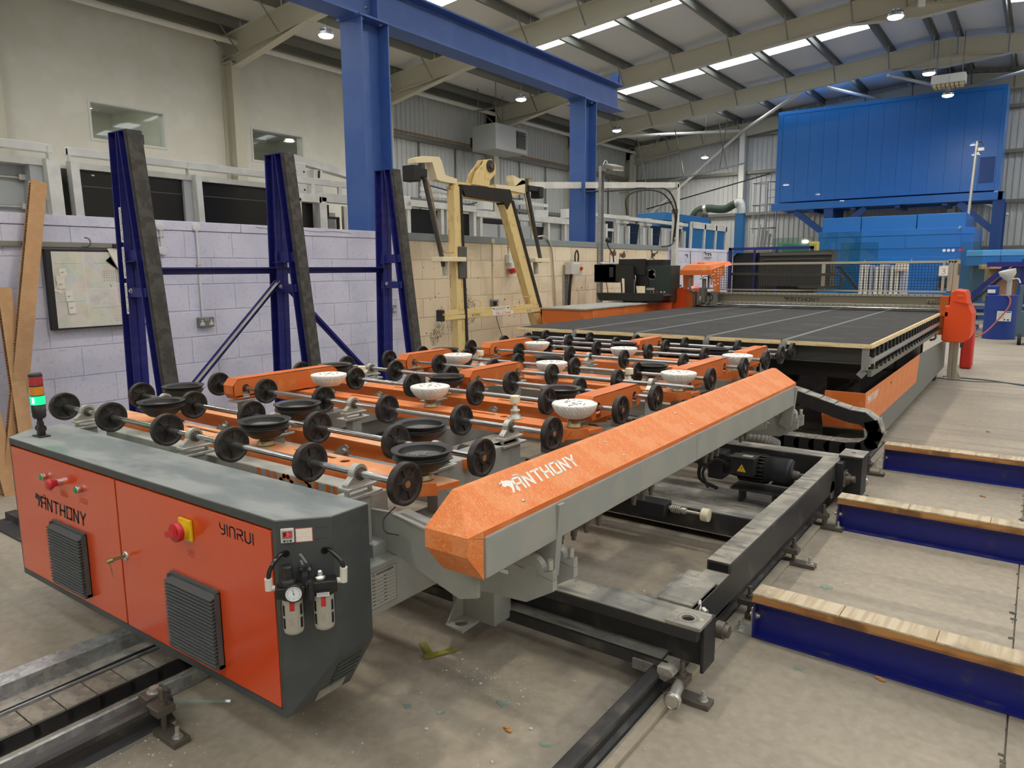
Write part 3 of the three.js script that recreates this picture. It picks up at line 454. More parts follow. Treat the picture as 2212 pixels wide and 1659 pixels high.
  for (const [u, y0, y1] of [[.038, .464, .574], [.122, .468, .578]]) {
    const b = part(f, 'bowl', std('#aaa89c', .5), lathe([[.02, 0], [.0255, .004], [.0275, .012], [.028, y1 - y0 - .012], [.026, y1 - y0], [0, y1 - y0]], cf(u, y0, .045), [0, 1, 0], 30));
    part(f, 'bowl_collar', M.plastic, cyl(cf(u, y1 - .006, .045), cf(u, y1 + .012, .045), .03, .031, 28));
    for (const a of [-.95, .95]) for (const [s, e] of [[.02, .05], [.058, .088]]) { const q = (yy) => { const o = .045 + .0278 * Math.cos(a), uu = u + .0278 * Math.sin(a); return cf(uu, yy, o); }; part(b, 'sight_slot', M.dark, bar(q(y0 + s), q(y0 + e), .0075, .002, N.clone().applyAxisAngle(Y, a).toArray())); }
    part(b, 'release_tab', M.red, slab(u - .0065, y1 - .036, u + .0065, y1 - .008, .07, .0745, .002));
    sticker(b, 'bowl_label', U, VY, cf(u, y0 + .042, .0735), .022, .022, printed(64, 64, (c) => { c.fillStyle = '#b0aa9d'; c.fillRect(0, 0, 64, 64); c.fillStyle = '#8d5f58'; for (let y = 6; y < 60; y += 7) c.fillRect(4, y, 40 + (y * 7) % 17, 2); }));
  }
  part(f, 'regulator_knob', M.plastic, lathe([[.024, 0], [.024, .012], [.018, .014], [.0165, .02], [.0165, .05], [.0145, .054], [0, .054]], cf(.028, .606, .045), [0, 1, 0], 30));
  part(f, 'oil_plug', M.chrome, lathe([[.015, 0], [.016, .004], [.014, .01], [.008, .011], [.0085, .02], [.006, .026], [0, .028]], cf(.115, .612, .045), [0, 1, 0], 18));
  part(f, 'plunger', M.plastic, cyl(cf(.09, .565, .074), cf(.09, .612, .07), .009, .009, 18));
  const ga = part(f, 'pressure_gauge', M.plastic, lathe([[0, 0], [.022, 0], [.0255, .006], [.0255, .018], [.0225, .02], [.0225, .016], [0, .016]], cf(.045, .592, .066), N, 32));
  sticker(ga, 'gauge_dial', U, VY, cf(.045, .592, .0832), .044, .044, std('#ffffff', .35, 0, { transparent: true, alphaTest: .5, map: canvasTex(256, 256, (c) => { c.beginPath(); c.arc(128, 128, 126, 0, 7); c.fillStyle = '#e6edf2'; c.fill(); c.translate(128, 128); for (let i = 0; i <= 40; i++) { const a = 2.36 + i * 4.71 / 40; c.strokeStyle = i < 28 ? '#2a5fa8' : '#303030'; c.lineWidth = i % 5 ? 2 : 5; c.beginPath(); c.moveTo(104 * Math.cos(a), 104 * Math.sin(a)); c.lineTo((i % 5 ? 92 : 84) * Math.cos(a), (i % 5 ? 92 : 84) * Math.sin(a)); c.stroke(); } c.fillStyle = '#222'; c.font = '17px sans-serif'; c.textAlign = 'center'; c.fillText('psi', 0, -40); c.fillText('MPa', 0, 88); c.strokeStyle = '#101010'; c.lineWidth = 7; c.beginPath(); c.moveTo(10, 34); c.lineTo(-20, -84); c.stroke(); c.beginPath(); c.arc(0, 0, 11, 0, 7); c.fill(); }) }));
  part(f, 'elbow', std('#d8d6cd', .5), [cyl(cf(-.006, .598, .045), cf(-.026, .6, .045), .008), cyl(cf(-.022, .594, .045), cf(-.022, .628, .045), .0105), cyl(cf(.16, .603, .045), cf(.178, .603, .045), .008), cyl(cf(.178, .597, .045), cf(.18, .64, .045), .0105)]);
  part(f, 'air_hose', phys('#141415', .2, { clearcoat: .4 }), [tube([cf(.026, .677, -.006), cf(.012, .682, .016), cf(-.006, .668, .034), cf(-.019, .645, .043), cf(-.022, .624, .045)], .0062, 12, 30), tube([cf(.13, .677, -.006), cf(.142, .683, .014), cf(.16, .672, .034), cf(.175, .655, .043), cf(.18, .636, .045)], .0062, 12, 30)]);
  sticker(f, 'maker_label', U, VY, cf(.122, .579, .0765), .034, .012, printed(128, 48, (c) => { c.fillStyle = '#d9dde0'; c.fillRect(0, 0, 128, 48); c.fillStyle = '#23395f'; c.font = 'bold 22px sans-serif'; c.fillText('AirTAC', 6, 22); c.fillStyle = '#555'; c.fillRect(6, 30, 60, 4); c.fillRect(74, 12, 46, 3); c.fillRect(74, 20, 40, 3); c.fillRect(74, 30, 46, 3); }));
}
{ // stack light
  const x = -3.372, z = -1.267, y = .777;
  const t = thing('signal_tower', 'stack light with red, amber and lit green lenses standing on the cabinet top', 'signal light', [x, y, z]);
  part(t, 'foot_plate', M.black, box(x - .036, y, z - .022, x + .036, y + .006, z + .022, .002));
  part(t, 'hinge', M.plastic, [box(x - .014, y + .006, z - .013, x + .014, y + .022, z + .013, .003), cyl([x - .018, y + .035, z], [x + .018, y + .035, z], .016, .016, 20), bar([x, y + .03, z], [x, y + .062, z], .02, .022, [1, 0, 0])]);
  part(t, 'stem', M.black, cyl([x, y + .055, z], [x, y + .085, z], .0105));
  const h0 = y + .078;
  part(t, 'housing', M.plastic, lathe([[0, 0], [.02, 0], [.0255, .008], [.0265, .056], [0, .056]], [x, h0, z]));
  const seg = (n, a, m, label) => part(t, n, m, lathe([[.0255, 0], [.0262, .002], [.0262, .036], [.0255, .038], [0, .038], [0, 0], [.0255, 0]], [x, h0 + a, z]), label);
  const ga = new THREE.MeshStandardMaterial({ color: '#15a060', emissive: '#12ff7a', emissiveIntensity: .9, roughness: .3 });
  seg('lamp_lens', .058, ga, 'glowing green lens').castShadow = false;
  seg('lamp_lens', .099, phys('#d98a2a', .25, { clearcoat: .4 }), 'amber lens'); seg('lamp_lens', .14, phys('#b03238', .25, { clearcoat: .4 }), 'red lens');
  part(t, 'separator', M.black, [.056, .096, .137].map((a) => cyl([x, h0 + a, z], [x, h0 + a + .004, z], .0266, .0266, 32)));
  part(t, 'cap', M.plastic, lathe([[.0262, .178], [.0262, .186], [.022, .192], [0, .193]], [x, h0, z]));
  const glow = new THREE.MeshStandardMaterial({ color: '#eafff4', emissive: '#c8ffe4', emissiveIntensity: 4 });
  part(t, 'lamp_filament', glow, [-.011, -.004, .003].map((o) => box(x + o + .026 * .55, h0 + .066, z + .0225, x + o + .026 * .55 + .004, h0 + .09, z + .0245))).castShadow = false;
  const l = new THREE.PointLight('#3cff9a', .02); l.position.set(x, h0 + .077, z); l.shadow.radius = .8; l.castShadow = true; l.name = 'signal_light'; scene.add(l);
}
// ---------- loading table: frame, roller shafts, suction arms ----------
const ROW = [-1.512, -1.883, -2.325, -2.90, -3.27, -3.665, -4.01, -4.59, -5.05, -5.41, -5.71], WX = [-3.728, -3.275, -2.815, -2.369, -1.926, -1.49], BX = [-3.5, -2.62, -1.695];
const ARM = [[-1.74, -2.05], [-2.73, -3.075], [-3.88, -4.15], [-4.88, -5.26]];
const covers = [['C', -3.52, 2, 3], ['F', -3.53, 5, 6], ['E', -2.65, 4, 5], ['H', -3.52, 7, 8], ['D', -1.65, 3, 4], ['J', -2.63, 9, 10], ['G', -1.66, 6, 7], ['I', -1.65, 8, 9]];
{
  const t = thing('loading_table', 'grey welded frame of the loading table under the roller shafts and orange arms', 'table frame', [-2.6, .09, -3.6]);
  const rbox = (...a) => box(...a, .006);
  const cb = part(t, 'cross_beam', M.greyDusty, rbox(-3.5, .6, -1.665, -1.72, .735, -1.585));
  const [l] = lettering('yInRUI', .1, 1.0, 1.7, 0, 1.15); vinyl(cb, 'logo_lettering', std('#e0762e', .6), l, VX, VY, [-2.32, .625, -1.584], VZ);
  for (const x of BX) part(t, 'long_beam', M.grey, rbox(x - .05, .49, -5.8, x + .05, .6, -1.52));
  for (const z of [-2.25, -3.45, -4.4, -5.6]) part(t, 'cross_beam', M.grey, rbox(-3.6, .48, z - .05, -1.6, .59, z + .05));
  part(t, 'upper_beam', M.grey, rbox(-1.79, .655, -2.385, -1.68, .768, -1.87));
  part(t, 'upper_beam', M.grey, rbox(-1.9, .58, -3.1, -1.6, .7, -2.86));
  part(t, 'side_beam', M.grey, rbox(-1.7, .39, -2.3, -1.6, .556, -1.44));
  part(t, 'side_beam', M.grey, rbox(-1.7, .39, -5.7, -1.6, .556, -2.3));
  part(t, 'side_beam', M.grey, rbox(-3.6, .39, -5.7, -3.5, .556, -1.44));
  part(t, 'end_beam', M.grey, [rbox(-3.5, .39, -1.56, -1.7, .5, -1.46), rbox(-3.5, .39, -5.7, -1.7, .5, -5.6)]);
  sticker(t, 'rating_plate', new THREE.Vector3(0, 0, -1), VY, [-1.5985, .475, -1.515], .115, .125, globalThis.ratingPlate(256, 280), 'printed rating plate');
  // bearing plates on posts
  ROW.forEach((z, i) => BX.forEach((x, j) => {
    const direct = j === 2 && (i === 2), y0 = direct ? .768 : .59;
    part(t, 'bearing_plate', M.zinc, [box(x - .026, .784, z - .062, x + .026, .794, z + .062, .002), box(x - .034, .757, z - .075, x + .034, .768, z + .075, .002)]);
    part(t, 'adjusting_bolt', M.zinc, [-.048, .048].map((d) => cyl([x, .76, z + d], [x, .786, z + d], .0085, .0085, 6)));
    if (!direct) part(t, 'post', M.grey, box(x - .026, y0, z - .028, x + .026, .757, z + .028, .004));
  }));
  // legs with pierced foot plates
  for (const [x, z] of [[-1.7075, -2.145], [-3.52, -2.145], [-1.7075, -5.2], [-3.52, -5.2]]) {
    const g = part(t, 'leg', M.grey, [rbox(x - .1075, .09, z - .055, x + .1075, .392, z + .055), bar([x - .01, .3, z + .06], [x + .1, .285, z + .06], .006, .006)]);
    const f = [[x - .06, z + .055], [x - .055, z + .16], [x + .035, z + .165], [x + .03, z + .055]];
    part(g, 'foot_plate', M.grey, ext(f, 'y', .09, .1, [circ(x - .012, z + .115, .026)]));
    part(g, 'gusset', M.grey, ext([[z + .055, .1], [z + .15, .1], [z + .055, .215]], 'x', x - .058, x - .05));
    part(t, 'bolt', M.zinc, bolt([x + .108, .335, z], [1, 0, 0], .012, .008));
  }
  // tilting arms that carry the edge guard, with their hinge clamps
  for (const z of [-1.86, -4.66]) {
    const n = z > -3;
    part(t, 'tilt_arm', M.grey, [ext([[-1.72, .69], [-1.58, .70], [-1.32, .66], [-1.27, .62], [-1.27, .50], [-1.34, .48], [-1.6, .56], [-1.72, .58]], 'z', z + .27, z + .285), ext([[-1.6, .70], [-1.58, .70], [-1.32, .66], [-1.33, .65]], 'z', z + .235, z + .3)]);
    part(t, 'hinge_bracket', M.grey, [ext([[-1.62, .4], [-1.5, .4], [-1.24, .415], [-1.14, .475], [-1.14, .508], [-1.31, .535], [-1.31, .49], [-1.62, .49]], 'z', z - .075, z - .05), ext([[-1.62, .4], [-1.5, .4], [-1.24, .415], [-1.14, .475], [-1.14, .508], [-1.31, .535], [-1.31, .49], [-1.62, .49]], 'z', z + .05, z + .075)]);
    const cap = [[-1.305, .537], [-1.14, .51], [-1.14, .54]]; for (let i = 0; i <= 10; i++) { const a = -.1 + (Math.PI - .1) * i / 10; cap.push([-1.222 + .045 * Math.cos(a), .535 + .04 * Math.sin(a)]); } cap.push([-1.305, .567]);
    for (const s of [z - .075, z + .05]) part(t, 'hinge_cap', M.grey, ext(cap, 'z', s, s + .025));
    part(t, 'hinge_pin', M.grey, cyl([-1.222, .52, z - .085], [-1.222, .52, z + .0775], .026, .026, 24));
    for (const s of [z - .062, z + .062]) part(t, 'cap_screw', M.zinc, [cyl([-1.285, .55, s], [-1.285, .59, s], .0095, .0095, 14), cyl([-1.157, .54, s], [-1.157, .572, s], .0095, .0095, 14)]);
  }
  part(t, 'drive_shaft', M.steelDark, [cyl([-3.5, .66, -1.93], [-1.75, .66, -1.93], .017), cyl([-3.5, .63, -3.6], [-1.75, .63, -3.6], .017)]);
  part(t, 'cylinder', M.black, [cyl([-2.2, .6, -2.62], [-1.95, .6, -2.62], .03), cyl([-3.1, .6, -3.32], [-2.8, .6, -3.32], .03)]);
  part(t, 'cable', M.rubber, [tube([[-2.1, .6, -2.2], [-1.95, .58, -2.25], [-1.85, .6, -2.45], [-1.9, .55, -2.7]], .012, 8), tube([[-3.2, .6, -2.3], [-2.9, .58, -2.5], [-2.75, .6, -2.8], [-2.7, .55, -3.2]], .012, 8), tube([[-1.49, .77, -1.47], [-1.51, .735, -1.44], [-1.485, .71, -1.42], [-1.44, .705, -1.43]], .002, 6)]);
  for (const z of [-2.25, -3.2, -4.1]) part(t, 'junction_box', M.plastic, box(-1.62, .66, z - .2, -1.5, .71, z - .08, .004));
}
{ // roller shafts: a bar with six wheels and three pillow bearings each
  const wheelProfile = (s) => lathe([[.0115, -.012], [.021, -.012], [.022, -.01], [.022, -.004], [.051, -.004], [.0525, -.0115], [.064, -.0125], [.066, -.0105], [.066, .0105], [.064, .0125], [.0525, .0115], [.051, .004], [.022, .004], [.022, .010], [.021, .012], [.0115, .012]], [0, 0, 0], [1, 0, 0], 40);
  const ribs = []; for (let i = 0; i < 6; i++) { const a = i * Math.PI / 3 + .3; for (const s of [-1, 1]) ribs.push(bar([s * .0065, .021 * Math.cos(a), .021 * Math.sin(a)], [s * .0065, .053 * Math.cos(a), .053 * Math.sin(a)], .005, .004, [1, 0, 0])); }
  const collar = [cyl([.011, 0, 0], [.036, 0, 0], .0195, .0185, 20), ...[0, 1, 2, 3, 4].map((i) => { const a = i * 1.256; return bar([.02, .0185 * Math.cos(a), .0185 * Math.sin(a)], [.034, .0185 * Math.cos(a), .0185 * Math.sin(a)], .007, .006); })];
  const wR = geo(wheelProfile(), ribs), cR = geo(collar);
  const hp = []; for (let i = 0; i <= 14; i++) { const a = -.2 + (Math.PI + .4) * i / 14; hp.push([.031 * Math.cos(a), .031 * Math.sin(a)]); }
  const housing = ext([[.055, -.036], [.055, -.026], ...hp, [-.055, -.026], [-.055, -.036]], 'x', -.012, .012, [circ(0, 0, .0215)]);
  const hG = geo(housing), iG = geo(cyl([-.014, 0, 0], [.017, 0, 0], .0215, .0215, 24), cyl([.017, 0, 0], [.021, 0, 0], .015, .015, 18)), bG = geo(bolt([0, -.03, .045], [0, 1, 0], .008, .007), bolt([0, -.03, -.045], [0, 1, 0], .008, .007));
  const place = ['nearest roller shaft, along the dusty top of the grey cabinet', 'second roller shaft from the cabinet, crossing behind the two front black suction cups', 'third roller shaft from the cabinet, in front of the first white covered cups', 'fourth roller shaft, level with the first cream nylon peg', 'fifth roller shaft from the cabinet', 'sixth roller shaft, whose bare end shows beside an orange chain cover', 'seventh roller shaft from the cabinet', 'eighth roller shaft from the cabinet, by the last pair of white cups', 'ninth roller shaft, third from the black felt table', 'tenth roller shaft, second from the black felt table', 'last roller shaft, right against the pale edge of the felt table'];
  ROW.forEach((z, i) => {
    const t = thing('roller_shaft', place[i], 'roller', [-2.6, .83, z], 'roller shafts across the loading table');
    const x1 = i === 5 ? -1.45 : -1.477;
    part(t, 'shaft', M.shaft, cyl([-3.745, .83, z], [x1, .83, z], .0112, .0112, 24));
    WX.forEach((x, k) => {
      if (i === 5 && k === 5) return;
      const far = [0, .03, -.02, .04, 0, .02, -.03, .03, 0, -.02, .02][i] * (k > 0 && k < 5 ? 1 : 0);
      const w = meshAt(t, 'wheel', wR, M.wheel, [x + far, .83, z]); w.rotation.x = (i * 1.7 + k * 2.3) % 6.28;
      meshAt(t, 'wheel_collar', cR, M.plastic, [x + far, .83, z], k < 3 ? 0 : Math.PI);
    });
    BX.forEach((x) => { const b = meshAt(t, 'bearing', hG, M.zinc, [x, .83, z]); for (const [n, g, m] of [['bearing_insert', iG, M.steelDark], ['bearing_bolt', bG, M.zinc]]) { const c = shadowed(new THREE.Mesh(g, m)); c.name = n; b.add(c); } });
  });
}
{ // orange suction arms
  const cupG = geo(lathe([[0, .012], [.05, .012], [.058, .016], [.088, .04], [.1, .056], [.1005, .058], [.096, .06], [.09, .062], [.089, .066], [.094, .071], [.1045, .081], [.1045, .083], [.1, .084], [.082, .0795], [.079, .077], [.077, .062], [.07, .058], [0, .057]], [0, 0, 0], [0, 1, 0], 44));
  const gripG = geo([.02, .032, .044, .056, .066].map((r) => clean(new THREE.TorusGeometry(r, .0016, 6, 40)).rotateX(Math.PI / 2).translate(0, .058, 0)), [0, 1, 2, 3, 4, 5].map((i) => bar([.018 * Math.cos(i * 1.047), .0585, .018 * Math.sin(i * 1.047)], [.068 * Math.cos(i * 1.047), .0585, .068 * Math.sin(i * 1.047)], .003, .002)));
  const stemG = geo(lathe([[0, -.105], [.036, -.105], [.036, -.099], [.03, -.097], [.03, -.088], [.024, -.086], [.024, -.082], [.021, -.081], [.021, -.078], [.03, -.074], [.03, -.066], [0, -.066]], [0, .0, 0], [0, 1, 0], 26));
  const r = rng(12), cp = lathe([[0, .014], [.05, .014], [.066, .022], [.085, .04], [.098, .062], [.101, .074], [.099, .079], [.09, .0815], [0, .083]], [0, 0, 0], [0, 1, 0], 96);
  { const a = cp.attributes.position.array; for (let i = 0; i < a.length; i += 3) { const rr = Math.hypot(a[i], a[i + 2]), an = Math.atan2(a[i + 2], a[i]); if (a[i + 1] < .077 && rr > .06) { const k = 1 + .012 * Math.sin(an * 31 + a[i + 1] * 160) + .010 * Math.sin(an * 47 - a[i + 1] * 210) + .006 * Math.sin(an * 19); a[i] *= k; a[i + 2] *= k; } } cp.computeVertexNormals(); }
  const coverG = geo(cp), spots = [];
  for (let i = 0; i < 8; i++) { const a = i * .785 + .2; spots.push(cyl([.05 * Math.cos(a), .0815, .05 * Math.sin(a)], [.05 * Math.cos(a), .0829, .05 * Math.sin(a)], .006, .006, 10)); }
  spots.push(cyl([0, .0825, 0], [0, .0834, 0], .011, .011, 14));
  for (let i = 0; i < 12; i++) { const a = 6.28 * r(), d = .02 + .062 * r(); spots.push(cyl([d * Math.cos(a), .081, d * Math.sin(a)], [d * Math.cos(a), .0828, d * Math.sin(a)], .002 + .003 * r(), .002, 7)); }
  const spotG = geo(spots);
  const tear = []; for (let i = 0; i < 22; i++) { const a = 6.28 * r(), d = .015 + .072 * r(), b = a + 1.5 * r(); tear.push(bar([d * Math.cos(a), .0826, d * Math.sin(a)], [d * Math.cos(a) + .016 * Math.cos(b), .0826, d * Math.sin(a) + .016 * Math.sin(b)], .002 + .005 * r(), .0012)); }
  const tearG = geo(tear);
  const armName = [['carrying three black suction cups, nearest to the grey cabinet', 'with three black cups, second from the cabinet'], ['with three white cups, the torn stained one at its right end', 'with black cups just behind the first row of white covers'], ['with the middle row of white covered cups', 'with black cups behind the middle row of white covers'], ['with the last row of white covered cups', 'with black cups, last one before the felt table']];
  ARM.forEach((pair, gi) => pair.forEach((z, back) => {
    const xs = back ? [-3.62, -2.68, -1.92] : [-3.27, -2.49, -1.63], white = gi > 0 && !back, y = .765, x0 = -3.86, x1 = back ? -1.62 : -1.52;
    const t = thing('suction_arm', 'orange lifting arm ' + armName[gi][back], 'arm', [-2.6, .7, z], 'orange suction arms of the loading table');
    const slots = [slot(-3.1, -2.86, z - .02, .011), slot(-2.32, -2.1, z - .02, .011), circ(-2.03, z - .012, .02), circ(-2.78, z + .012, .016)];
    part(t, 'channel_top', gi === 0 ? M.orangeDusty : M.orange, ext([[x0, z - .06], [x0 - .03, z], [x0, z + .06], [x1 - .12, z + .06], [x1 - .02, z + .03], [x1, z - .06]], 'y', y - .005, y, back ? slots.slice(0, 2) : slots));
    const fl = (zz) => ext([[x0, y - .004], [x1 - .09, y - .004], [x1 - .13, y - .062], [x0 + .06, y - .062]], 'z', zz, zz + .004);
    part(t, 'channel_flange', M.orangePlain, [fl(z + .056), fl(z - .06), bar([x1 - .12, y - .03, z + .058], [x1 - .02, y - .012, z + .03], .004, .04), bar([x1 - .02, y - .01, z + .03], [x1 - .002, y - .01, z - .06], .004, .016)]);
    xs.forEach((x, k) => {
      const c = meshAt(t, 'suction_cup', white ? coverG : cupG, white ? M.cloth : M.plastic, [x, .87 - .083 + (white ? .008 : 0), z]);
      const add = (n, g, m) => { const o = shadowed(new THREE.Mesh(g, m)); o.name = n; c.add(o); return o; };
      if (white) { add('vent_mark', gi === 1 && k === 2 ? tearG : spotG, std('#4b4b4c', .9)); } else add('grip_ring', gripG, std('#8f9092', .5));
      if (white) c.userData.label = gi === 1 && k === 2 ? 'white cloth cover torn and blackened on top' : 'white cloth cover'; 
      const s = meshAt(t, 'cup_stem', stemG, M.brass, [x, .87, z]);
    });
    if (back) for (const x of [-3.16, -2.3]) { part(t, 'lever', M.grey, [ext([[x - .12, .66], [x - .1, .645], [x + .02, .69], [x + .03, .735], [x + .01, .745], [x - .01, .74]], 'z', z + .062, z + .07)]); part(t, 'pivot_bolt', M.zinc, [...bolt([x + .008, .718, z + .07], [0, 0, 1], .013, .012)]); }
  }));
  // nylon-headed stops on four of the arms
  for (const [x, z, l] of [[-1.955, -2.73, 'cream nylon stop peg at the right of the first white cups, nearest one'], [-3.37, -3.075, 'cream nylon stop peg at the left side beside a black cup'], [-3.28, -4.15, 'cream nylon stop peg at the far left behind an orange chain cover'], [-1.94, -3.88, 'cream nylon stop peg right of centre, in front of a bare shaft end']]) {
    const t = thing('stop_peg', l, 'stop peg', [x, .765, z]);
    part(t, 'post', M.zinc, lathe([[0, 0], [.036, 0], [.036, .005], [.026, .007], [.026, .018], [.019, .02], [.019, .034], [.0225, .036], [.0225, .044], [.012, .046], [.0115, .062], [.006, .064], [.006, .08], [0, .08]], [x, .765, z], [0, 1, 0], 28));
    part(t, 'nylon_head', M.nylon, lathe([[0, .074], [.022, .074], [.0235, .076], [.0235, .108], [.022, .11], [0, .11]], [x, .765, z], [0, 1, 0], 28));
  }
}
{ // sheet-metal covers over the chains that join neighbouring shafts
  const say = { C: 'at the left front, behind a black suction cup', F: 'at the left, in front of the lifting frame', E: 'in the middle of the table', H: 'at the far left, by the cream wall', D: 'at the right, behind the stained white cup', J: 'in the middle, against the felt table', G: 'second from the front along the right side', I: 'at the right end, nearest the felt table' };
  for (const [k, x, a, b] of covers) {
    const z0 = ROW[a] + .055, z1 = ROW[b] - .055, w = .046, y = .885, yb = .775;
    const t = thing('chain_cover', 'orange chain cover ' + say[k], 'cover', [x, yb, (z0 + z1) / 2], 'orange chain covers between roller shafts');
    const slotAt = (zc) => { const p = []; for (let i = 0; i <= 8; i++) p.push([zc + .022 * Math.cos(i * Math.PI / 8), .83 + .022 * Math.sin(i * Math.PI / 8)]); p.push([zc - .022, yb + .004], [zc + .022, yb + .004]); return p; };
    const side = [[z1, yb], [z0, yb], [z0 + .022, yb + .03], [z0 + .022, y - .035], [z0 - .01, y], [z1 + .02, y], [z1 - .015, y - .03], [z1 - .015, yb + .02]];
    for (const s of [-w, w - .003]) part(t, 'side_sheet', M.orangePlain, ext(side, 'x', x + s, x + s + .003, [slotAt(ROW[a]), slotAt(ROW[b])]));
    part(t, 'top_sheet', M.orangePlain, [box(x - w, y - .003, z1 + .02, x + w, y, z0 - .01)]);
    part(t, 'end_sheet', M.orangePlain, [bar([x, y - .0015, z0 - .01], [x, y - .036, z0 + .022], w * 2, .003), bar([x, y - .035, z0 + .0205], [x, yb + .03, z0 + .0205], w * 2, .003, [0, 0, 1]), bar([x, yb + .03, z0 + .0205], [x, yb, z0], w * 2, .003), bar([x, y - .001, z1 + .02], [x, y - .03, z1 - .014], w * 2, .003), bar([x, y - .03, z1 - .0135], [x, yb + .02, z1 - .0135], w * 2, .003, [0, 0, 1])]);
  }
}
{ // edge guard along the right side: grey hollow beam under a folded orange cover
  const X = -1.17, z0 = -1.413, z1 = -4.61, t = thing('edge_guard', 'long orange ridged guard with white lettering over a grey beam along the right side', 'guard', [-1.245, .617, -3]);
  const xl = -1.322, lip = .758, rx0 = -1.31, rx1 = -1.286, ry = .843, zr = z0 - .105, low = .703;
  const L = .735, e = .004;
  part(t, 'cover', M.orange, poly3([
    [[X, lip, z0], [X, lip, z1], [rx1, ry, z1 + .03], [rx1, ry, zr]],                                  // right slope
    [[rx1, ry, zr], [rx1, ry, z1 + .03], [rx0, ry, z1 + .03], [rx0, ry, zr]],                            // ridge
    [[rx0, ry, zr], [rx0, ry, z1 + .03], [xl, lip, z1], [xl, lip, z0]],                                  // left slope
    [[xl, lip, z0], [X, lip, z0], [rx1, ry, zr], [rx0, ry, zr]],                                         // front slope
    [[xl, low, z0], [X, low, z0], [X, lip, z0], [xl, lip, z0]],                                          // front
    [[X, lip, z0], [X, L, z0 - .075], [X, L, z1], [X, lip, z1]], [[X, low, z0], [X, .617, z0 - .07], [X, L, z0 - .07], [X, lip, z0]],
    [[xl, .617, z0 - .07], [X, .617, z0 - .07], [X, low, z0], [xl, low, z0]],                            // front undercut
    [[xl, lip, z0], [xl, lip, z1], [xl, L, z1], [xl, L, z0]], [[xl, lip, z0], [xl, L, z0 - .07], [xl, .617, z0 - .07], [xl, low, z0]],
    [[X, lip, z1], [X, .66, z1], [xl, .66, z1], [xl, lip, z1]], [[X, lip, z1], [xl, lip, z1], [rx0, ry, z1 + .03], [rx1, ry, z1 + .03]],
    [[xl, .66, z1], [X, .66, z1], [X, lip, z1], [X, lip, z1]].slice(0, 3),
  ]));
  part(t, 'cover_edge', M.orangePlain, box(X - .003, L, z1, X + .001, lip, z0 - .07));
  part(t, 'hollow_beam', M.grey, [box(xl + .01, .619, z1 + .04, X + .006, .742, z0 - .073, .006)]);
  part(t, 'beam_end', M.greyDusty, box(xl + .012, .622, z0 - .0735, X + .004, .739, z0 - .0725));
  part(t, 'weld_seam', M.grey, box(X + .004, .622, -3.005, X + .0075, .739, -2.998));
  for (const z of [-1.86, -4.66 + .08]) part(t, 'hinge_arm', M.grey, ext([[X + .004, .735], [X + .018, .735], [X - .005, .49], [X - .03, .47], [X - .08, .5], [X - .06, .56], [X - .06, .62], [X + .004, .62]], 'z', z - .016, z + .016));
  const s = (x) => lip + (x - X) * (ry - lip) / (rx1 - X), sn = new THREE.Vector3(.578, .816, 0).normalize();
  for (const z of [-1.72, -2.37, -3.02, -3.68, -4.32]) for (const [x, d] of [[-1.262, 0], [-1.198, .03]]) part(t, 'screw', M.chrome, lathe([[.0055, 0], [.0055, .002], [.0035, .004], [0, .0045]], [x, s(x), z - d + .04], sn, 14));
  const W = new THREE.Vector3(rx1 - X, ry - lip, 0).normalize(), o = V([X, lip, -1.69]).addScaledVector(W, .072).addScaledVector(sn, .0003);
  anthony(t, std('#e9e6e0', .5), .042, new THREE.Vector3(0, 0, -1), W, o, sn);
  const noz = []; for (const z of [-2.02, -2.11, -2.2, -2.29, -2.58, -2.66, -2.74, -3.36, -3.44, -3.52, -3.88, -3.96]) noz.push([z]);
  for (const [z] of noz) part(t, 'air_fitting', M.steelDark, [cyl([-1.26, .53, z], [-1.26, .62, z], .0115, .0115, 8), cyl([-1.26, .548, z], [-1.26, .558, z], .015, .015, 8), cyl([-1.26, .515, z], [-1.26, .53, z], .0085, .0085, 10)]);
}
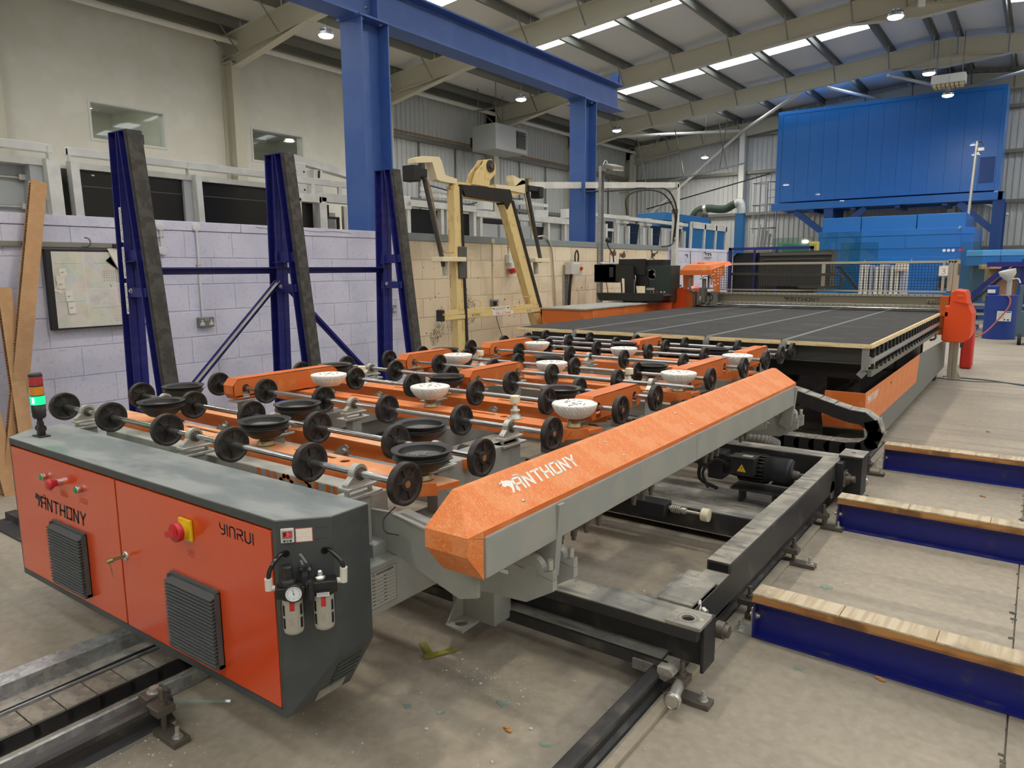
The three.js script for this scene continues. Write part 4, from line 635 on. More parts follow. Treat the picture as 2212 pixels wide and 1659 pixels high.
// ---------- rails, carriage, motor, cable chains on the floor ----------
{
  const mk = (x, z0, z1, label, more) => {
    const t = thing('floor_rail', label, 'rail', [x, 0, (z0 + z1) / 2]);
    part(t, 'base_plate', M.dustySteel, more === 'left' ? [] .concat([box(x - .02, .0, z0, x + .03, .012, z1)]) : [box(x - .01, 0, z0, x + .03, .012, z1), box(x + .028, .0, z0, x + .034, .006, z1)]);
    const p = [[-.028, .012], [.028, .012], [.024, .02], [.009, .028], [.009, .062], [.022, .07], [.024, .088], [.016, .096], [-.016, .096], [-.024, .088], [-.022, .07], [-.009, .062], [-.009, .028], [-.024, .02]];
    part(t, 'rail_bar', M.blackSteel, ext(p.map(([a, b]) => [x + (more === 'left' ? 0 : -.03) + a, b]), 'z', z0, z1));
    if (more !== 'left') part(t, 'ground_strip', M.floor, box(x + .002, .001, z0, x + .045, .02, z1, .003));
    return t;
  };
  mk(-.935, -6.6, .6, 'long dark floor rail with a worn bright head at lower right');
  mk(-2.2, -1.115, .3, 'short dark rail ending in a square cut at lower left', 'left');
  // rail clamps: floor strap, raised jaw, two studs
  const clamp = (x, z, s, label, h = .085) => {
    const t = thing('rail_clamp', label, 'rail clamp', [x, 0, z], 'bolted clamps along the floor rails');
    part(t, 'strap', M.steelDark, box(x - s * .02, 0, z - .028, x + s * .155, .02, z + .028, .002));
    part(t, 'jaw', M.steelDark, box(x + s * .005, h - .026, z - .03, x + s * .075, h, z + .03, .003));
    part(t, 'jack_bolt', M.steelDark, [cyl([x + s * .05, .02, z], [x + s * .05, h + .052, z], .009, .009, 12), ...bolt([x + s * .05, h, z], [0, 1, 0], .0165, .014)]);
    part(t, 'anchor_stud', M.zinc, stud([x + s * .128, .02, z], .0068, .034));
    return t;
  };
  const R = [[-2.2, 'nearest on the right-hand rail, beside the small guide roller'], [-2.92, 'second on the right-hand rail, left of the nearest blue skid'], [-3.6, 'third on the right-hand rail, among broken glass'], [-4.22, 'fourth on the right-hand rail, by the middle blue skid'], [-4.93, 'fifth on the right-hand rail, under the flange bearing'], [-5.55, 'last on the right-hand rail, beside the cable chain bend']];
  for (const [z, l] of R) clamp(-.93, z, 1, 'rusty steel rail clamp, ' + l);
  const c = clamp(-2.2, -1.065, 1, 'large dusty clamp with bright nuts at the end of the left-hand rail', .1);
  part(c, 'jaw', M.steelDark, box(-2.275, .072, -1.13, -2.215, .1, -1.05, .003)); part(c, 'jack_bolt', M.zinc, [...bolt([-2.245, .1, -1.09], [0, 1, 0], .0165, .014), cyl([-2.245, .0, -1.09], [-2.245, .072, -1.09], .01, .01, 12)]);
  part(c, 'strap', M.steelDark, box(-2.29, 0, -1.115, -2.18, .018, -1.04, .002));
  solo('steel_block', 'small square steel block sitting on the right-hand rail under the black beam', 'block', M.dustySteel, box(-1.06, .06, -2.26, -.98, .1, -2.18, .003), [-1.02, .06, -2.22]);
}
{
  const t = thing('rail_carriage', 'low black steel carriage frame with dusty top faces running on the floor rails', 'carriage', [-1.5, .09, -3.5]);
  // front beam: channel open to the front, with a lower ledge
  part(t, 'front_beam', M.blackSteel, [box(-2.4, .1, -2.345, -.83, .255, -2.27), box(-2.4, .215, -2.275, -.832, .255, -2.2, .004), box(-2.4, .1, -2.275, -.95, .112, -2.19), box(-2.4, .075, -2.2, -.93, .118, -2.188)]);
  part(t, 'beam_top', M.dustySteel, box(-2.4, .2545, -2.345, -.83, .2605, -2.2, .002), 'dusty grey top face');
  part(t, 'end_plate', M.black, box(-.832, .09, -2.345, -.82, .262, -2.235, .002));
  part(t, 'ledge_top', M.dustySteel, box(-2.4, .1115, -2.27, -.96, .119, -2.202));
  const b = part(t, 'bearing_pad', M.dustySteel, ext([[-.945, -2.305], [-.82, -2.305], [-.82, -2.195], [-.945, -2.195]].map(([x, z]) => [x, z]), 'y', .2605, .272, [circ(-.885, -2.25, .022)]));
  part(b, 'pad_ring', M.dustySteel, clean(new THREE.TorusGeometry(.033, .0018, 6, 36)).rotateX(Math.PI / 2).translate(-.885, .272, -2.25));
  part(b, 'threaded_hole', M.dark, cyl([-.885, .262, -2.25], [-.885, .2635, -2.25], .0215, .0215, 28));
  part(b, 'dowel', M.zinc, cyl([-.84, .272, -2.262], [-.84, .2728, -2.262], .006, .006, 14));
  // side beam: hollow section, cut down at its near end, with a splice plate
  part(t, 'side_beam', M.blackSteel, [box(-1.0, .13, -4.62, -.9, .297, -2.72, .008), box(-.905, .13, -2.73, -.9, .255, -2.35), box(-1.0, .13, -2.73, -.995, .255, -2.35), box(-1.0, .13, -2.73, -.9, .14, -2.35)]);
  part(t, 'side_beam_top', M.dustySteel, box(-.996, .2965, -4.62, -.904, .2995, -2.72, .001), 'dusty grey top face');
  part(t, 'end_recess', M.dark, box(-.99, .26, -2.7205, -.91, .29, -2.7185));
  part(t, 'splice_plate', M.dustySteel, [box(-1.05, .252, -2.66, -.915, .263, -2.36, .002), box(-1.068, .246, -2.62, -1.045, .256, -2.36, .002), box(-1.0, .24, -2.725, -.905, .256, -2.6)]);
  part(t, 'cable_clip', M.zinc, [cyl([-.89, .24, -2.4], [-.872, .235, -2.39], .012, .012, 12), cyl([-.91, .262, -2.42], [-.895, .225, -2.385], .007, .007, 10), bar([-.885, .235, -2.385], [-.882, .19, -2.36], .003, .004)]);
  part(t, 'green_lug', M.greenBtn, cyl([-.886, .214, -2.378], [-.878, .214, -2.372], .008, .008, 10));
  part(t, 'axle_cap', M.steelDark, [cyl([-.83, .19, -2.385], [-.8, .19, -2.385], .031, .031, 26), cyl([-.8, .19, -2.385], [-.785, .19, -2.385], .024, .022, 26)]);
  part(t, 'track_wheel', M.steelDark, [cyl([-1.0, .15, -2.42], [-.9, .15, -2.42], .055, .055, 28), cyl([-1.0, .15, -4.5], [-.9, .15, -4.5], .055, .055, 28)]);
  part(t, 'wiper_bracket', M.dustySteel, ext([[-.95, .08], [-.92, .07], [-.89, .1], [-.905, .118], [-.95, .118]], 'z', -2.24, -2.15));
  const ro = part(t, 'guide_roller', M.zinc, lathe([[0, 0], [.02, 0], [.028, .003], [.028, .02], [.024, .022], [.024, .024], [.019, .026], [.019, .1], [0, .1]].map(([r, y]) => [r, y]), [-.862, .055, -2.075], [-.18, .1, -1], 26));
  part(ro, 'roller_rim', M.chrome, clean(new THREE.TorusGeometry(.026, .0032, 8, 30)).translate(-.864, .0556, -2.0785));
  // cross beams
  part(t, 'cross_beam', M.blackSteel, [box(-2.4, .1, -3.64, -1.0, .21, -3.53, .005)]); part(t, 'cross_beam_top', M.dustySteel, box(-2.4, .2095, -3.636, -1.0, .213, -3.534), 'dusty grey top face');
  part(t, 'cross_beam', M.blackSteel, box(-2.4, .12, -4.86, -.93, .285, -4.72, .005)); part(t, 'cross_beam_top', M.dustySteel, [box(-2.4, .2845, -4.855, -.93, .288, -4.725), box(-1.0, .284, -4.72, -.9, .299, -4.6)], 'dusty grey top face');
  part(t, 'side_beam', M.blackSteel, box(-2.4, .13, -4.72, -2.3, .29, -2.3, .006));
  part(t, 'corner_block', M.black, [box(-.9, .075, -4.83, -.775, .315, -4.66, .003), box(-.905, .315, -4.835, -.77, .33, -4.645, .002)]);
  part(t, 'corner_cap', M.dustySteel, ext([[-.905, -4.835], [-.77, -4.835], [-.77, -4.645], [-.905, -4.645]], 'y', .329, .333, [circ(-.84, -4.745, .014)]));
  part(t, 'bearing_plate', M.black, box(-.9, .09, -4.66, -.865, .3, -4.56, .003));
  part(t, 'flange_bearing', M.steelDark, [box(-.865, .15, -4.66, -.848, .25, -4.57, .012), cyl([-.85, .2, -4.615], [-.825, .2, -4.615], .035, .03, 26), cyl([-.825, .2, -4.615], [-.8, .2, -4.615], .021, .021, 22), ...bolt([-.848, .235, -4.595], [1, 0, 0], .011, .01), ...bolt([-.848, .165, -4.64], [1, 0, 0], .011, .01)]);
  part(t, 'guide_roller', M.zinc, [cyl([-.83, .07, -4.9], [-.82, .085, -5.0], .024, .026, 22), cyl([-.82, .085, -5.0], [-.817, .09, -5.02], .03, .03, 24)]);
  // buffer
  const bu = part(t, 'buffer', M.black, box(-1.72, .16, -3.53, -1.5, .235, -3.43, .004));
  const sp = []; for (let i = 0; i < 5; i++) sp.push(clean(new THREE.TorusGeometry(.017, .0045, 8, 22)).rotateY(Math.PI / 2).translate(-1.485 + i * .011, .2, -3.5));
  part(bu, 'buffer_spring', M.zinc, [cyl([-1.5, .2, -3.5], [-1.42, .2, -3.5], .012, .012, 16), ...sp, cyl([-1.43, .2, -3.5], [-1.405, .2, -3.5], .019, .019, 6)]);
  part(bu, 'buffer_rod', M.zinc, cyl([-1.42, .2, -3.5], [-1.31, .2, -3.5], .008, .008, 14)); part(bu, 'buffer_head', M.nylon, lathe([[0, 0], [.032, 0], [.034, .003], [.034, .037], [.032, .04], [0, .04]], [-1.32, .2, -3.5], [1, 0, 0], 30));
  part(t, 'drag_plate', M.dustySteel, box(-2.1, .03, -4.62, -1.2, .034, -3.7));
}
{ // geared motor
  const t = thing('electric_motor', 'black electric motor with a yellow warning triangle inside the carriage frame', 'motor', [-1.35, .12, -4.35]);
  const y = .245, z = -4.38;
  part(t, 'fan_cowl', M.black, lathe([[0, 0], [.07, 0], [.083, .012], [.085, .02], [.085, .155], [0, .155]], [-1.1, y, z], [-1, 0, 0], 36));
  part(t, 'fan_grille', std('#3a3a3b', .5), [.014, .028, .042, .056, .068].map((r) => clean(new THREE.TorusGeometry(r, .0026, 6, 30)).rotateY(Math.PI / 2).translate(-1.099, y, z)));
  const fins = []; for (let i = 0; i < 22; i++) { const a = i / 22 * 6.283; fins.push(bar([-1.255, y + .078 * Math.cos(a), z + .078 * Math.sin(a)], [-1.41, y + .078 * Math.cos(a), z + .078 * Math.sin(a)], .006, .026, [0, Math.cos(a), Math.sin(a)])); }
  part(t, 'cooling_fins', M.blackSteel, [cyl([-1.25, y, z], [-1.42, y, z], .068, .068, 30), ...fins]);
  const jb = part(t, 'terminal_box', M.black, [box(-1.43, y - .02, z + .05, -1.29, y + .085, z + .15, .006), box(-1.435, y + .083, z + .045, -1.285, y + .093, z + .155, .004)]);
  sticker(jb, 'warning_label', VX, VY, [-1.36, y + .028, z + .1508], .062, .054, std('#ffffff', .5, 0, { transparent: true, alphaTest: .5, map: canvasTex(256, 224, (c) => { c.beginPath(); c.moveTo(128, 6); c.lineTo(250, 216); c.lineTo(6, 216); c.closePath(); c.fillStyle = '#e7c21f'; c.fill(); c.lineWidth = 10; c.strokeStyle = '#1a1a16'; c.stroke(); c.fillStyle = '#1a1a16'; c.beginPath(); c.moveTo(138, 66); c.lineTo(104, 128); c.lineTo(128, 128); c.lineTo(112, 172); c.lineTo(152, 112); c.lineTo(128, 112); c.closePath(); c.fill(); for (let i = 0; i < 5; i++) { c.fillRect(64 + i * 27, 184, 20, 4); c.fillRect(64 + i * 27, 194, 20, 4); c.fillRect(72 + i * 27, 180, 4, 24); } }) }));
  part(t, 'gearbox', M.blackSteel, [cyl([-1.42, y, z], [-1.5, y, z], .07, .06, 26), box(-1.6, y - .09, z - .075, -1.5, y + .08, z + .075, .012), cyl([-1.6, y, z], [-1.68, y, z], .05, .04, 24)]);
  part(t, 'foot_plate', M.blackSteel, [box(-1.44, .118, z - .06, -1.13, .13, z + .1), box(-1.4, .034, z - .03, -1.38, .12, z + .06), box(-1.2, .034, z - .03, -1.18, .12, z + .06)]);
  part(t, 'shaft', M.steelDark, [cyl([-1.1, y - .01, z], [-1.06, y - .01, z], .03, .024, 20), cyl([-1.06, y - .01, z], [-.99, y - .01, z], .017, .017, 18)]);
  part(t, 'cable', M.rubber, [tube([[-1.43, y + .05, z + .1], [-1.5, y + .085, z + .12], [-1.6, y + .03, z + .16], [-1.62, y - .08, z + .14], [-1.5, y - .12, z + .16]], .011, 8), tube([[-1.43, y + .02, z + .12], [-1.52, y + .06, z + .16], [-1.58, y - .02, z + .2], [-1.54, y - .11, z + .21]], .009, 8)]);
  part(t, 'name_plate', M.zinc, box(-1.37, y + .0925, z + .08, -1.31, y + .0945, z + .12)); part(t, 'drain_plug', M.zinc, cyl([-1.2, y - .05, z + .075], [-1.205, y - .055, z + .1], .006, .006, 10));
}
function chainLink(w, p, h) { // one link of a plastic cable chain, running along +z
  const side = []; for (let i = 0; i <= 10; i++) { const a = Math.PI / 2 + i * Math.PI / 10; side.push([h / 2 * Math.cos(a) * .95, h / 2 * Math.sin(a)]); } side.push([p * .92, -h / 2], [p * .92, h / 2]);
  const g = [ext(side, 'x', -w / 2, -w / 2 + .008), ext(side, 'x', w / 2 - .008, w / 2)];
  return [geo(g), geo(box(-w / 2 + .008, h / 2 - .004, -.002, w / 2 - .008, h / 2 + .002, p * .9, .0015), box(-.022, h / 2 + .002, p * .3, .012, h / 2 + .0035, p * .36))];
}
{ // cable chain standing on edge behind the carriage
  const t = thing('cable_chain', 'black plastic cable chain bending back over itself behind the carriage', 'cable chain', [-1.3, .1, -5.25]);
  const [sg, tg] = chainLink(.15, .105, .085), top = std('#ffffff', .6, 0, { map: mottle(rgb(128, 126, 120), rgb(168, 165, 156), .2, 6) });
  // centre line in the plane x, y (leaning): lower run, bend, upper run
  const path = []; const x1 = -.955, yl = .245, yr = .14;
  for (let i = 9; i >= 0; i--) path.push([x1 - .1 * i - .02, yl]);
  for (let i = 1; i < 6; i++) { const a = -Math.PI / 2 + i * Math.PI / 6; path.push([x1 + .155 * Math.cos(a), yl + .115 + .115 * Math.sin(a)]); }
  for (let i = 0; i < 8; i++) path.push([x1 - .03 - .1 * i, yl + .225 + .026 * i]);
  path.forEach((p, i) => {
    if (i + 1 === path.length) return; const q = path[i + 1], a = Math.atan2(q[1] - p[1], q[0] - p[0]), z = i > 13 ? -5.27 - .012 * (i - 13) : -5.27;
    const m = new THREE.Matrix4().makeBasis(new THREE.Vector3(0, 0, -1), new THREE.Vector3(-Math.sin(a), Math.cos(a), 0).multiplyScalar(i < 11 ? 1 : 1), new THREE.Vector3(Math.cos(a), Math.sin(a), 0)).setPosition(new THREE.Vector3(p[0], p[1], z));
    const flip = new THREE.Matrix4().makeScale(1, 1, 1); m.multiply(flip);
    const g = sg.clone().applyMatrix4(m), h = tg.clone().applyMatrix4(i > 11 || i < 9 ? m : m);
    if (m.determinant() < 0) for (const k of [g, h]) for (const n of ['position', 'normal']) { const r = k.attributes[n].array; for (let j = 0; j < r.length; j += 9) for (let c = 0; c < 3; c++) { const s = r[j + 3 + c]; r[j + 3 + c] = r[j + 6 + c]; r[j + 6 + c] = s; } }
    const l = part(t, 'link', M.plastic, g); part(l, 'cross_bar', top, h);
    if (i > 8) { const inner = tg.clone().translate(0, -.085, 0).applyMatrix4(m); if (m.determinant() < 0) for (const n of ['position', 'normal']) { const r = inner.attributes[n].array; for (let j = 0; j < r.length; j += 9) for (let c = 0; c < 3; c++) { const s = r[j + 3 + c]; r[j + 3 + c] = r[j + 6 + c]; r[j + 6 + c] = s; } } part(l, 'cross_bar', top, inner); }
  });
  part(t, 'mounting_angle', M.black, [box(-1.9, .1, -5.2, -.9, .2, -5.19)]);
  solo('ribbed_hose', 'grey ribbed hose lying behind the far end of the orange guard', 'hose', std('#86847c', .6), [tube([[-1.75, .24, -4.95], [-1.62, .27, -5.05], [-1.5, .25, -5.12], [-1.42, .2, -5.18]], .045, 16, 30), ...Array.from({ length: 16 }, (_, i) => { const c = new THREE.CatmullRomCurve3([[-1.75, .24, -4.95], [-1.62, .27, -5.05], [-1.5, .25, -5.12], [-1.42, .2, -5.18]].map(V)), p = c.getPoint((i + .5) / 16), d = c.getTangent((i + .5) / 16); return aim(clean(new THREE.TorusGeometry(.046, .006, 6, 24)).rotateX(Math.PI / 2), p, d); })], [-1.58, .2, -5.07]);
}
{ // trough with cable chain at lower left
  const t = thing('cable_trough', 'galvanised steel trough lying on the floor at lower left', 'trough', [-2.6, 0, -.5]);
  part(t, 'outer_wall', M.galv, [box(-2.865, 0, -1.62, -2.775, .062, .6, .003)]); part(t, 'tray', M.dustySteel, box(-2.79, 0, -1.62, -2.33, .006, .6));
  part(t, 'inner_lip', M.galv, [box(-2.655, .006, -1.62, -2.648, .03, .6), box(-2.35, .006, -1.62, -2.335, .05, .6, .003)]);
  part(t, 'cable', M.rubber, tube([[-2.7, .012, .4], [-2.71, .012, -.3], [-2.69, .012, -.8], [-2.7, .012, -1.3], [-2.69, .012, -1.6]], .006, 6));
  const c = thing('cable_chain', 'dusty flat cable chain lying in the galvanised trough at lower left', 'cable chain', [-2.51, .03, -.6]), [sg, tg] = chainLink(.14, .105, .05), top = std('#ffffff', .75, 0, { map: mottle(rgb(116, 110, 100), rgb(140, 133, 121), .2, 6) });
  for (let i = 0; i < 18; i++) { const l = meshAt(c, 'link', sg, M.plastic, [-2.51, .034, -1.6 + i * .1]); const b = shadowed(new THREE.Mesh(tg, top)); b.name = 'cross_bar'; l.add(b); }
  const gs = thing('glass_strip', 'thin offcut strip of glass leaning on the clamp at lower left', 'glass offcut', [-2.2, .02, -1.2]); part(gs, 'strip', M.shard, bar([-2.3, .03, -1.12], [-2.12, .012, -1.28], .012, .004));
}
{ // three blue skids capped with worn timber
  const mk = (z, rot, label) => {
    const x0 = -.815, x1 = 3.2, t = thing('floor_skid', label, 'skid', [x0, 0, z], 'blue timber-topped skids on the floor');
    const h = .152; part(t, 'beam', M.navyBeam, [box(x0, 0, -.045, x1, .009, .045), box(x0, h - .009, -.045, x1, h, .045), box(x0, .009, -.004, x1, h - .009, .004), box(x0, 0, -.045, x0 + .009, h, .045)].map((g) => g.translate(0, 0, z)));
    const tm = box(x0 - .004, h, -.05, x1, h + .034, .05); const a = tm.attributes.position.array, r = rng(3 + Math.round(z * 10)); for (let i = 0; i < a.length; i += 3) if (a[i] < 0 && a[i + 1] > h + .01) { a[i] += .006; }
    part(t, 'timber', M.timber, tm.translate(0, 0, z));
    // the worn, compressed upper surface, broken into lengths by cuts
    let x = x0 - .002; while (x < x1) { const w = .16 + .3 * r(), e = Math.min(x1, x + w); part(t, 'worn_face', M.timberTop, box(x, h + .03, z - .052 + .004 * r(), e - .003, h + .0385 + .0015 * r(), z + .05 + .006 * r(), .003)); x = e; }
    part(t, 'angle_bracket', M.zinc, [box(x0 - .007, 0, z - .04, x0 - .001, .12, z + .04), box(x0 - .1, 0, z - .04, x0 - .001, .006, z + .04)]);
    part(t, 'bracket_bolt', M.zinc, [...bolt([x0 + .009, .085, z + .02], [1, 0, 0], .01, .01), ...bolt([x0 - .007, .085, z + .02], [-1, 0, 0], .01, .008)]); part(t, 'anchor_stud', M.zinc, stud([x0 - .06, .006, z + .01], .007, .036));
    if (rot) { t.rotation.y = rot; } return t;
  };
  mk(-2.80, -.035, 'nearest blue steel skid with a worn timber top at lower right'); mk(-4.285, -.012, 'middle of the three blue skids with timber top'); mk(-5.79, 0, 'farthest blue skid with timber top, beside the cable chain bend');
}
// ---------- glass cutting table with its bridge ----------
{
  const x0 = -4.13, x1 = -.957, zf = -5.83, zb = -12.2, seams = [-3.5, -2.87, -2.22, -1.6];
  const t = thing('cutting_table', 'large table of black felt boards with pale wooden edges', 'cutting table', [-2.55, 0, -9]);
  const ed = [x0, ...seams, x1];
  for (let i = 0; i < 5; i++) {
    const a = ed[i] + (i ? .032 : 0), b = ed[i + 1] - (i < 4 ? .012 : 0);
    const p = part(t, 'felt_board', M.felt, box(a, .878, zb, b - (i === 4 ? .018 : 0), .9, zf - .004, .002));
    part(p, 'wooden_edge', M.pine, box(a, .866, zf - .02, b, .8985, zf, .0015));
    if (i === 4) part(p, 'wooden_edge', M.pine, box(b - .02, .866, zb, b, .8985, zf - .02, .0015));
    if (i === 0) part(p, 'wooden_edge', M.pine, box(a - .01, .866, zb, a, .8985, zf, .0015));
    const sc = []; for (let k = 0; k < 4; k++) sc.push(cyl([a + (b - a) * (k + .5) / 4, .883, zf], [a + (b - a) * (k + .5) / 4, .883, zf + .0008], .003, .003, 8)); part(p, 'nail', M.steelDark, sc);
  }
  const beltM = std('#6d706f', .7);
  for (const s of seams) {
    const pr = []; for (let i = 0; i <= 10; i++) { const a = Math.PI / 2 - i * Math.PI / 10; pr.push([zf - .05 + .075 * Math.cos(a), .826 + .075 * Math.sin(a)]); }
    part(t, 'belt', beltM, ext([[zb, .901], ...pr, [zb, .751], [zb, .755], ...pr.slice().reverse().map(([z, y]) => [zf - .05 + (z - zf + .05) * .95, .826 + (y - .826) * .95]), [zb, .897]], 'x', s - .008, s + .03));
    part(t, 'pulley', M.steelDark, cyl([s - .02, .826, zf - .05], [s + .035, .826, zf - .05], .069, .069, 30));
    part(t, 'belt_bracket', M.black, [box(s + .04, .77, zf - .06, s + .09, .862, zf - .04), ...bolt([s + .075, .84, zf - .04], [0, 0, 1], .007, .006), ...bolt([s + .075, .795, zf - .04], [0, 0, 1], .007, .006)]);
  }
  const dk = std('#5a5b59', .55), bl = std('#2a2a2b', .6);
  part(t, 'apron_beam', dk, box(x0 + .08, .745, zf - .22, x1 - .07, .862, zf - .12, .004)); part(t, 'apron_ledge', dk, box(x0 + .08, .735, zf - .22, x1 - .07, .745, zf - .09));
  part(t, 'lower_beam', bl, box(x0 + .1, .6, zf - .4, x1 - .1, .735, zf - .25));
  for (const x of [x0 + .2, -2.55, x1 - .2]) part(t, 'long_beam', bl, box(x - .05, .72, zb, x + .05, .866, zf - .22));
  for (const z of [-6.8, -9.2, -11.6]) for (const x of [-3.8, -2.4, -1.36]) { const l = part(t, 'leg', bl, [box(x - .08, .09, z - .1, x + .08, .72, z + .1, .004), box(x + .08, .09, z - .02, x + .1, .72, z + .08)]); part(l, 'levelling_foot', M.steelDark, [cyl([x, .02, z], [x, .1, z], .018), cyl([x, 0, z], [x, .022, z], .05, .032, 20)]); }
  part(t, 'cross_tie', bl, [box(-3.8, .5, -6.85, -1.3, .58, -6.77), box(-3.8, .5, -9.25, -1.3, .58, -9.17), box(-1.42, .26, -11.6, -1.32, .34, -6.8)]);
  part(t, 'end_bracket', std('#8b8e8c', .5, .3), [bar([-1.0, .885, zf - .01], [-1.0, .7, zf - .01], .05, .006, [0, 0, 1]), bar([-1.0, .7, zf - .01], [-1.035, .655, zf - .005], .05, .006, [0, 0, 1]), ...bolt([-1.01, .71, zf + .004], [0, 0, 1], .009, .02)]);
  // edge roller with its row of brackets
  const er = part(t, 'edge_roller', std('#a6a7a6', .35, .7), cyl([-.972, .768, -5.9], [-.972, .768, -10.25], .024, .024, 28)); part(er, 'roller_end', std('#bcbdbb', .5), cyl([-.972, .768, -5.9], [-.972, .768, -5.895], .021, .021, 26));
  part(t, 'bracket_rail', std('#77786f', .6, .2), box(-.985, .655, -10.3, -.955, .70, -5.86));
  for (let i = 0; i < 24; i++) { const z = -5.95 - i * .185; part(t, 'roller_bracket', bl, [box(-.99, .795, z - .022, -.955, .862, z + .022), bar([-.972, .74, z - .03], [-.972, .7, z - .03], .02, .016, [0, 0, 1]), cyl([-.95, .715, z - .03], [-.935, .715, z - .03], .011, .011, 8)]); }
  part(t, 'tray_hanger', std('#3a3b3a', .5), [tube([[-1.0, .7, -9.9], [-.95, .66, -9.85], [-.95, .62, -9.8], [-1.0, .6, -9.8]], .012, 8), box(-1.35, .42, -6.2, -1.0, .45, -6.17), box(-1.35, .42, -8.1, -1.0, .45, -8.07), box(-1.12, .42, -6.2, -1.09, .72, -6.17), box(-1.12, .42, -8.1, -1.09, .72, -8.07)]);
  // catch tray down the right side
  const c = thing('catch_tray', 'orange and grey catch tray with small white lettering under the felt table edge', 'tray', [-1.1, .1, -8.4]), gy = std('#6f7371', .5);
  part(c, 'side_panel', M.orange, ext([[-5.69, .285], [-5.66, .56], [-8.55, .56], [-8.42, .285]], 'x', -.956, -.95)); anthony(c, std('#f0ede6', .5), .05, new THREE.Vector3(0, 0, -1), VY, [-.9498, .47, -5.75], VX, 1.3);
  part(c, 'front_panel', M.orangePlain, [poly3([[[-1.245, .37, -5.672], [-.95, .37, -5.672], [-.95, .56, -5.658], [-1.225, .56, -5.658]], [[-1.235, .285, -5.70], [-.95, .285, -5.70], [-.95, .37, -5.672], [-1.245, .37, -5.672]]]), box(-1.225, .556, -5.668, -.95, .56, -5.658)]);
  part(c, 'grey_panel', gy, [ext([[-5.71, .285], [-8.42, .285], [-8.555, .56], [-11.2, .5], [-11.2, .13], [-5.8, .09]], 'x', -.958, -.951), box(-1.25, .27, -11.2, -.958, .28, -5.72)]); part(c, 'inner_wall', bl, box(-1.25, .1, -11.2, -1.244, .5, -5.72));
  part(c, 'panel_screw', M.brass, bolt([-.95, .5, -6.75], [1, 0, 0], .008, .008));
  part(c, 'support', bl, [box(-1.24, 0, -6.1, -1.0, .1, -5.95), box(-1.24, 0, -10.9, -1.0, .13, -10.7)]);
}
{ // bridge across the table
  const t = thing('cutting_bridge', 'metal bridge spanning the felt table with orange end covers and wire fence', 'machine bridge', [-2.55, .55, -10.5]);
  const al = std('#8f8878', .4, .55), al2 = std('#b9b5a6', .35, .6);
  part(t, 'beam', al, [box(-4.15, .975, -10.6, -.94, 1.085, -10.42, .003)]);
  part(t, 'linear_rail', al2, [box(-4.0, 1.083, -10.44, -.97, 1.115, -10.405, .002), box(-4.0, .955, -10.44, -.97, .982, -10.405, .002)]);
  const holes = []; for (let i = 0; i < 42; i++) for (const y of [1.1, .968]) holes.push(cyl([-3.85 + i * .068, y, -10.406], [-3.85 + i * .068, y, -10.4035], .006, .006, 8)); part(t, 'rail_screw', M.dark, holes).userData.kind = 'stuff';
  part(t, 'bright_bar', M.chrome, cyl([-4.02, .935, -10.39], [-.97, .935, -10.39], .011, .011, 14));
  anthony(t, std('#4a463d', .6), .046, VX, VY, [-2.86, 1.005, -10.419], VZ, 1.5);
  part(t, 'bolt_plate', al, [box(-1.13, 1.0, -10.42, -1.04, 1.05, -10.405, .006)]); part(t, 'plate_bolt', M.dark, [[-1.105, 1.037], [-1.065, 1.037], [-1.105, 1.013], [-1.065, 1.013]].map(([x, y]) => cyl([x, y, -10.406], [x, y, -10.403], .007, .007, 10)));
  const cover = (s, xo, y0) => { // plastic end cover, bevelled toward the camera
    const P = [[0, .02], [.05, 0], [.2, .0], [.265, .05], [.285, .1], [.285, .34], [.225, .46], [.215, .49], [.21, .555], [.19, .6], [.1, .615], [.06, .59], [.05, .43], [.01, .42]].map(([u, v]) => [xo + s * u, y0 + v]);
    if (s < 0) P.reverse();
    return basisGeo(new THREE.ExtrudeGeometry(shape(P), { depth: .5, bevelEnabled: true, bevelSize: .012, bevelThickness: .03, bevelSegments: 2 }), VX, VY, VZ, [0, 0, -10.78]);
  };
  const rc = part(t, 'end_cover', M.orangePlastic, cover(1, -.915, .555)); part(rc, 'moulded_boss', M.orangePlastic, [box(-.8, 1.08, -10.262, -.73, 1.115, -10.245, .008), cyl([-.86, .62, -10.26], [-.86, .62, -10.245], .02), bar([-.83, 1.05, -10.25], [-.645, 1.01, -10.25], .03, .012)]);
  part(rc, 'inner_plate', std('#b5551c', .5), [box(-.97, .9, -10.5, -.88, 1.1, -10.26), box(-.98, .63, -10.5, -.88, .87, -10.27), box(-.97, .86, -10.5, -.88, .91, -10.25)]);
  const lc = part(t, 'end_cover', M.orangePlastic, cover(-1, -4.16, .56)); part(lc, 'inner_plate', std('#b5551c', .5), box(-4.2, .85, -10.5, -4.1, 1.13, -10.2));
  // cutting head
  const hx = -3.93, zc = -10.3, h = part(t, 'cutting_head', std('#7d7a72', .5, .3), [box(-4.05, .93, zc - .1, -3.99, 1.12, zc + .08), cyl([-3.95, .96, zc + .08], [-3.95, 1.1, zc + .08], .045, .05, 20), cyl([-3.95, 1.1, zc + .08], [-3.95, 1.16, zc + .08], .055, .055, 20), box(-4.0, 1.16, zc - .02, -3.84, 1.18, zc + .12), cyl([-3.95, 1.18, zc + .06], [-3.95, 1.31, zc + .06], .03, .03, 18), cyl([-3.885, 1.18, zc + .06], [-3.885, 1.36, zc + .06], .016), box(-4.17, .91, zc - .05, -4.07, 1.12, zc + .08), cyl([-3.86, .95, zc + .1], [-3.86, 1.07, zc + .1], .028, .034, 14), box(-3.82, .93, zc - .05, -3.78, 1.13, zc + .14)]);
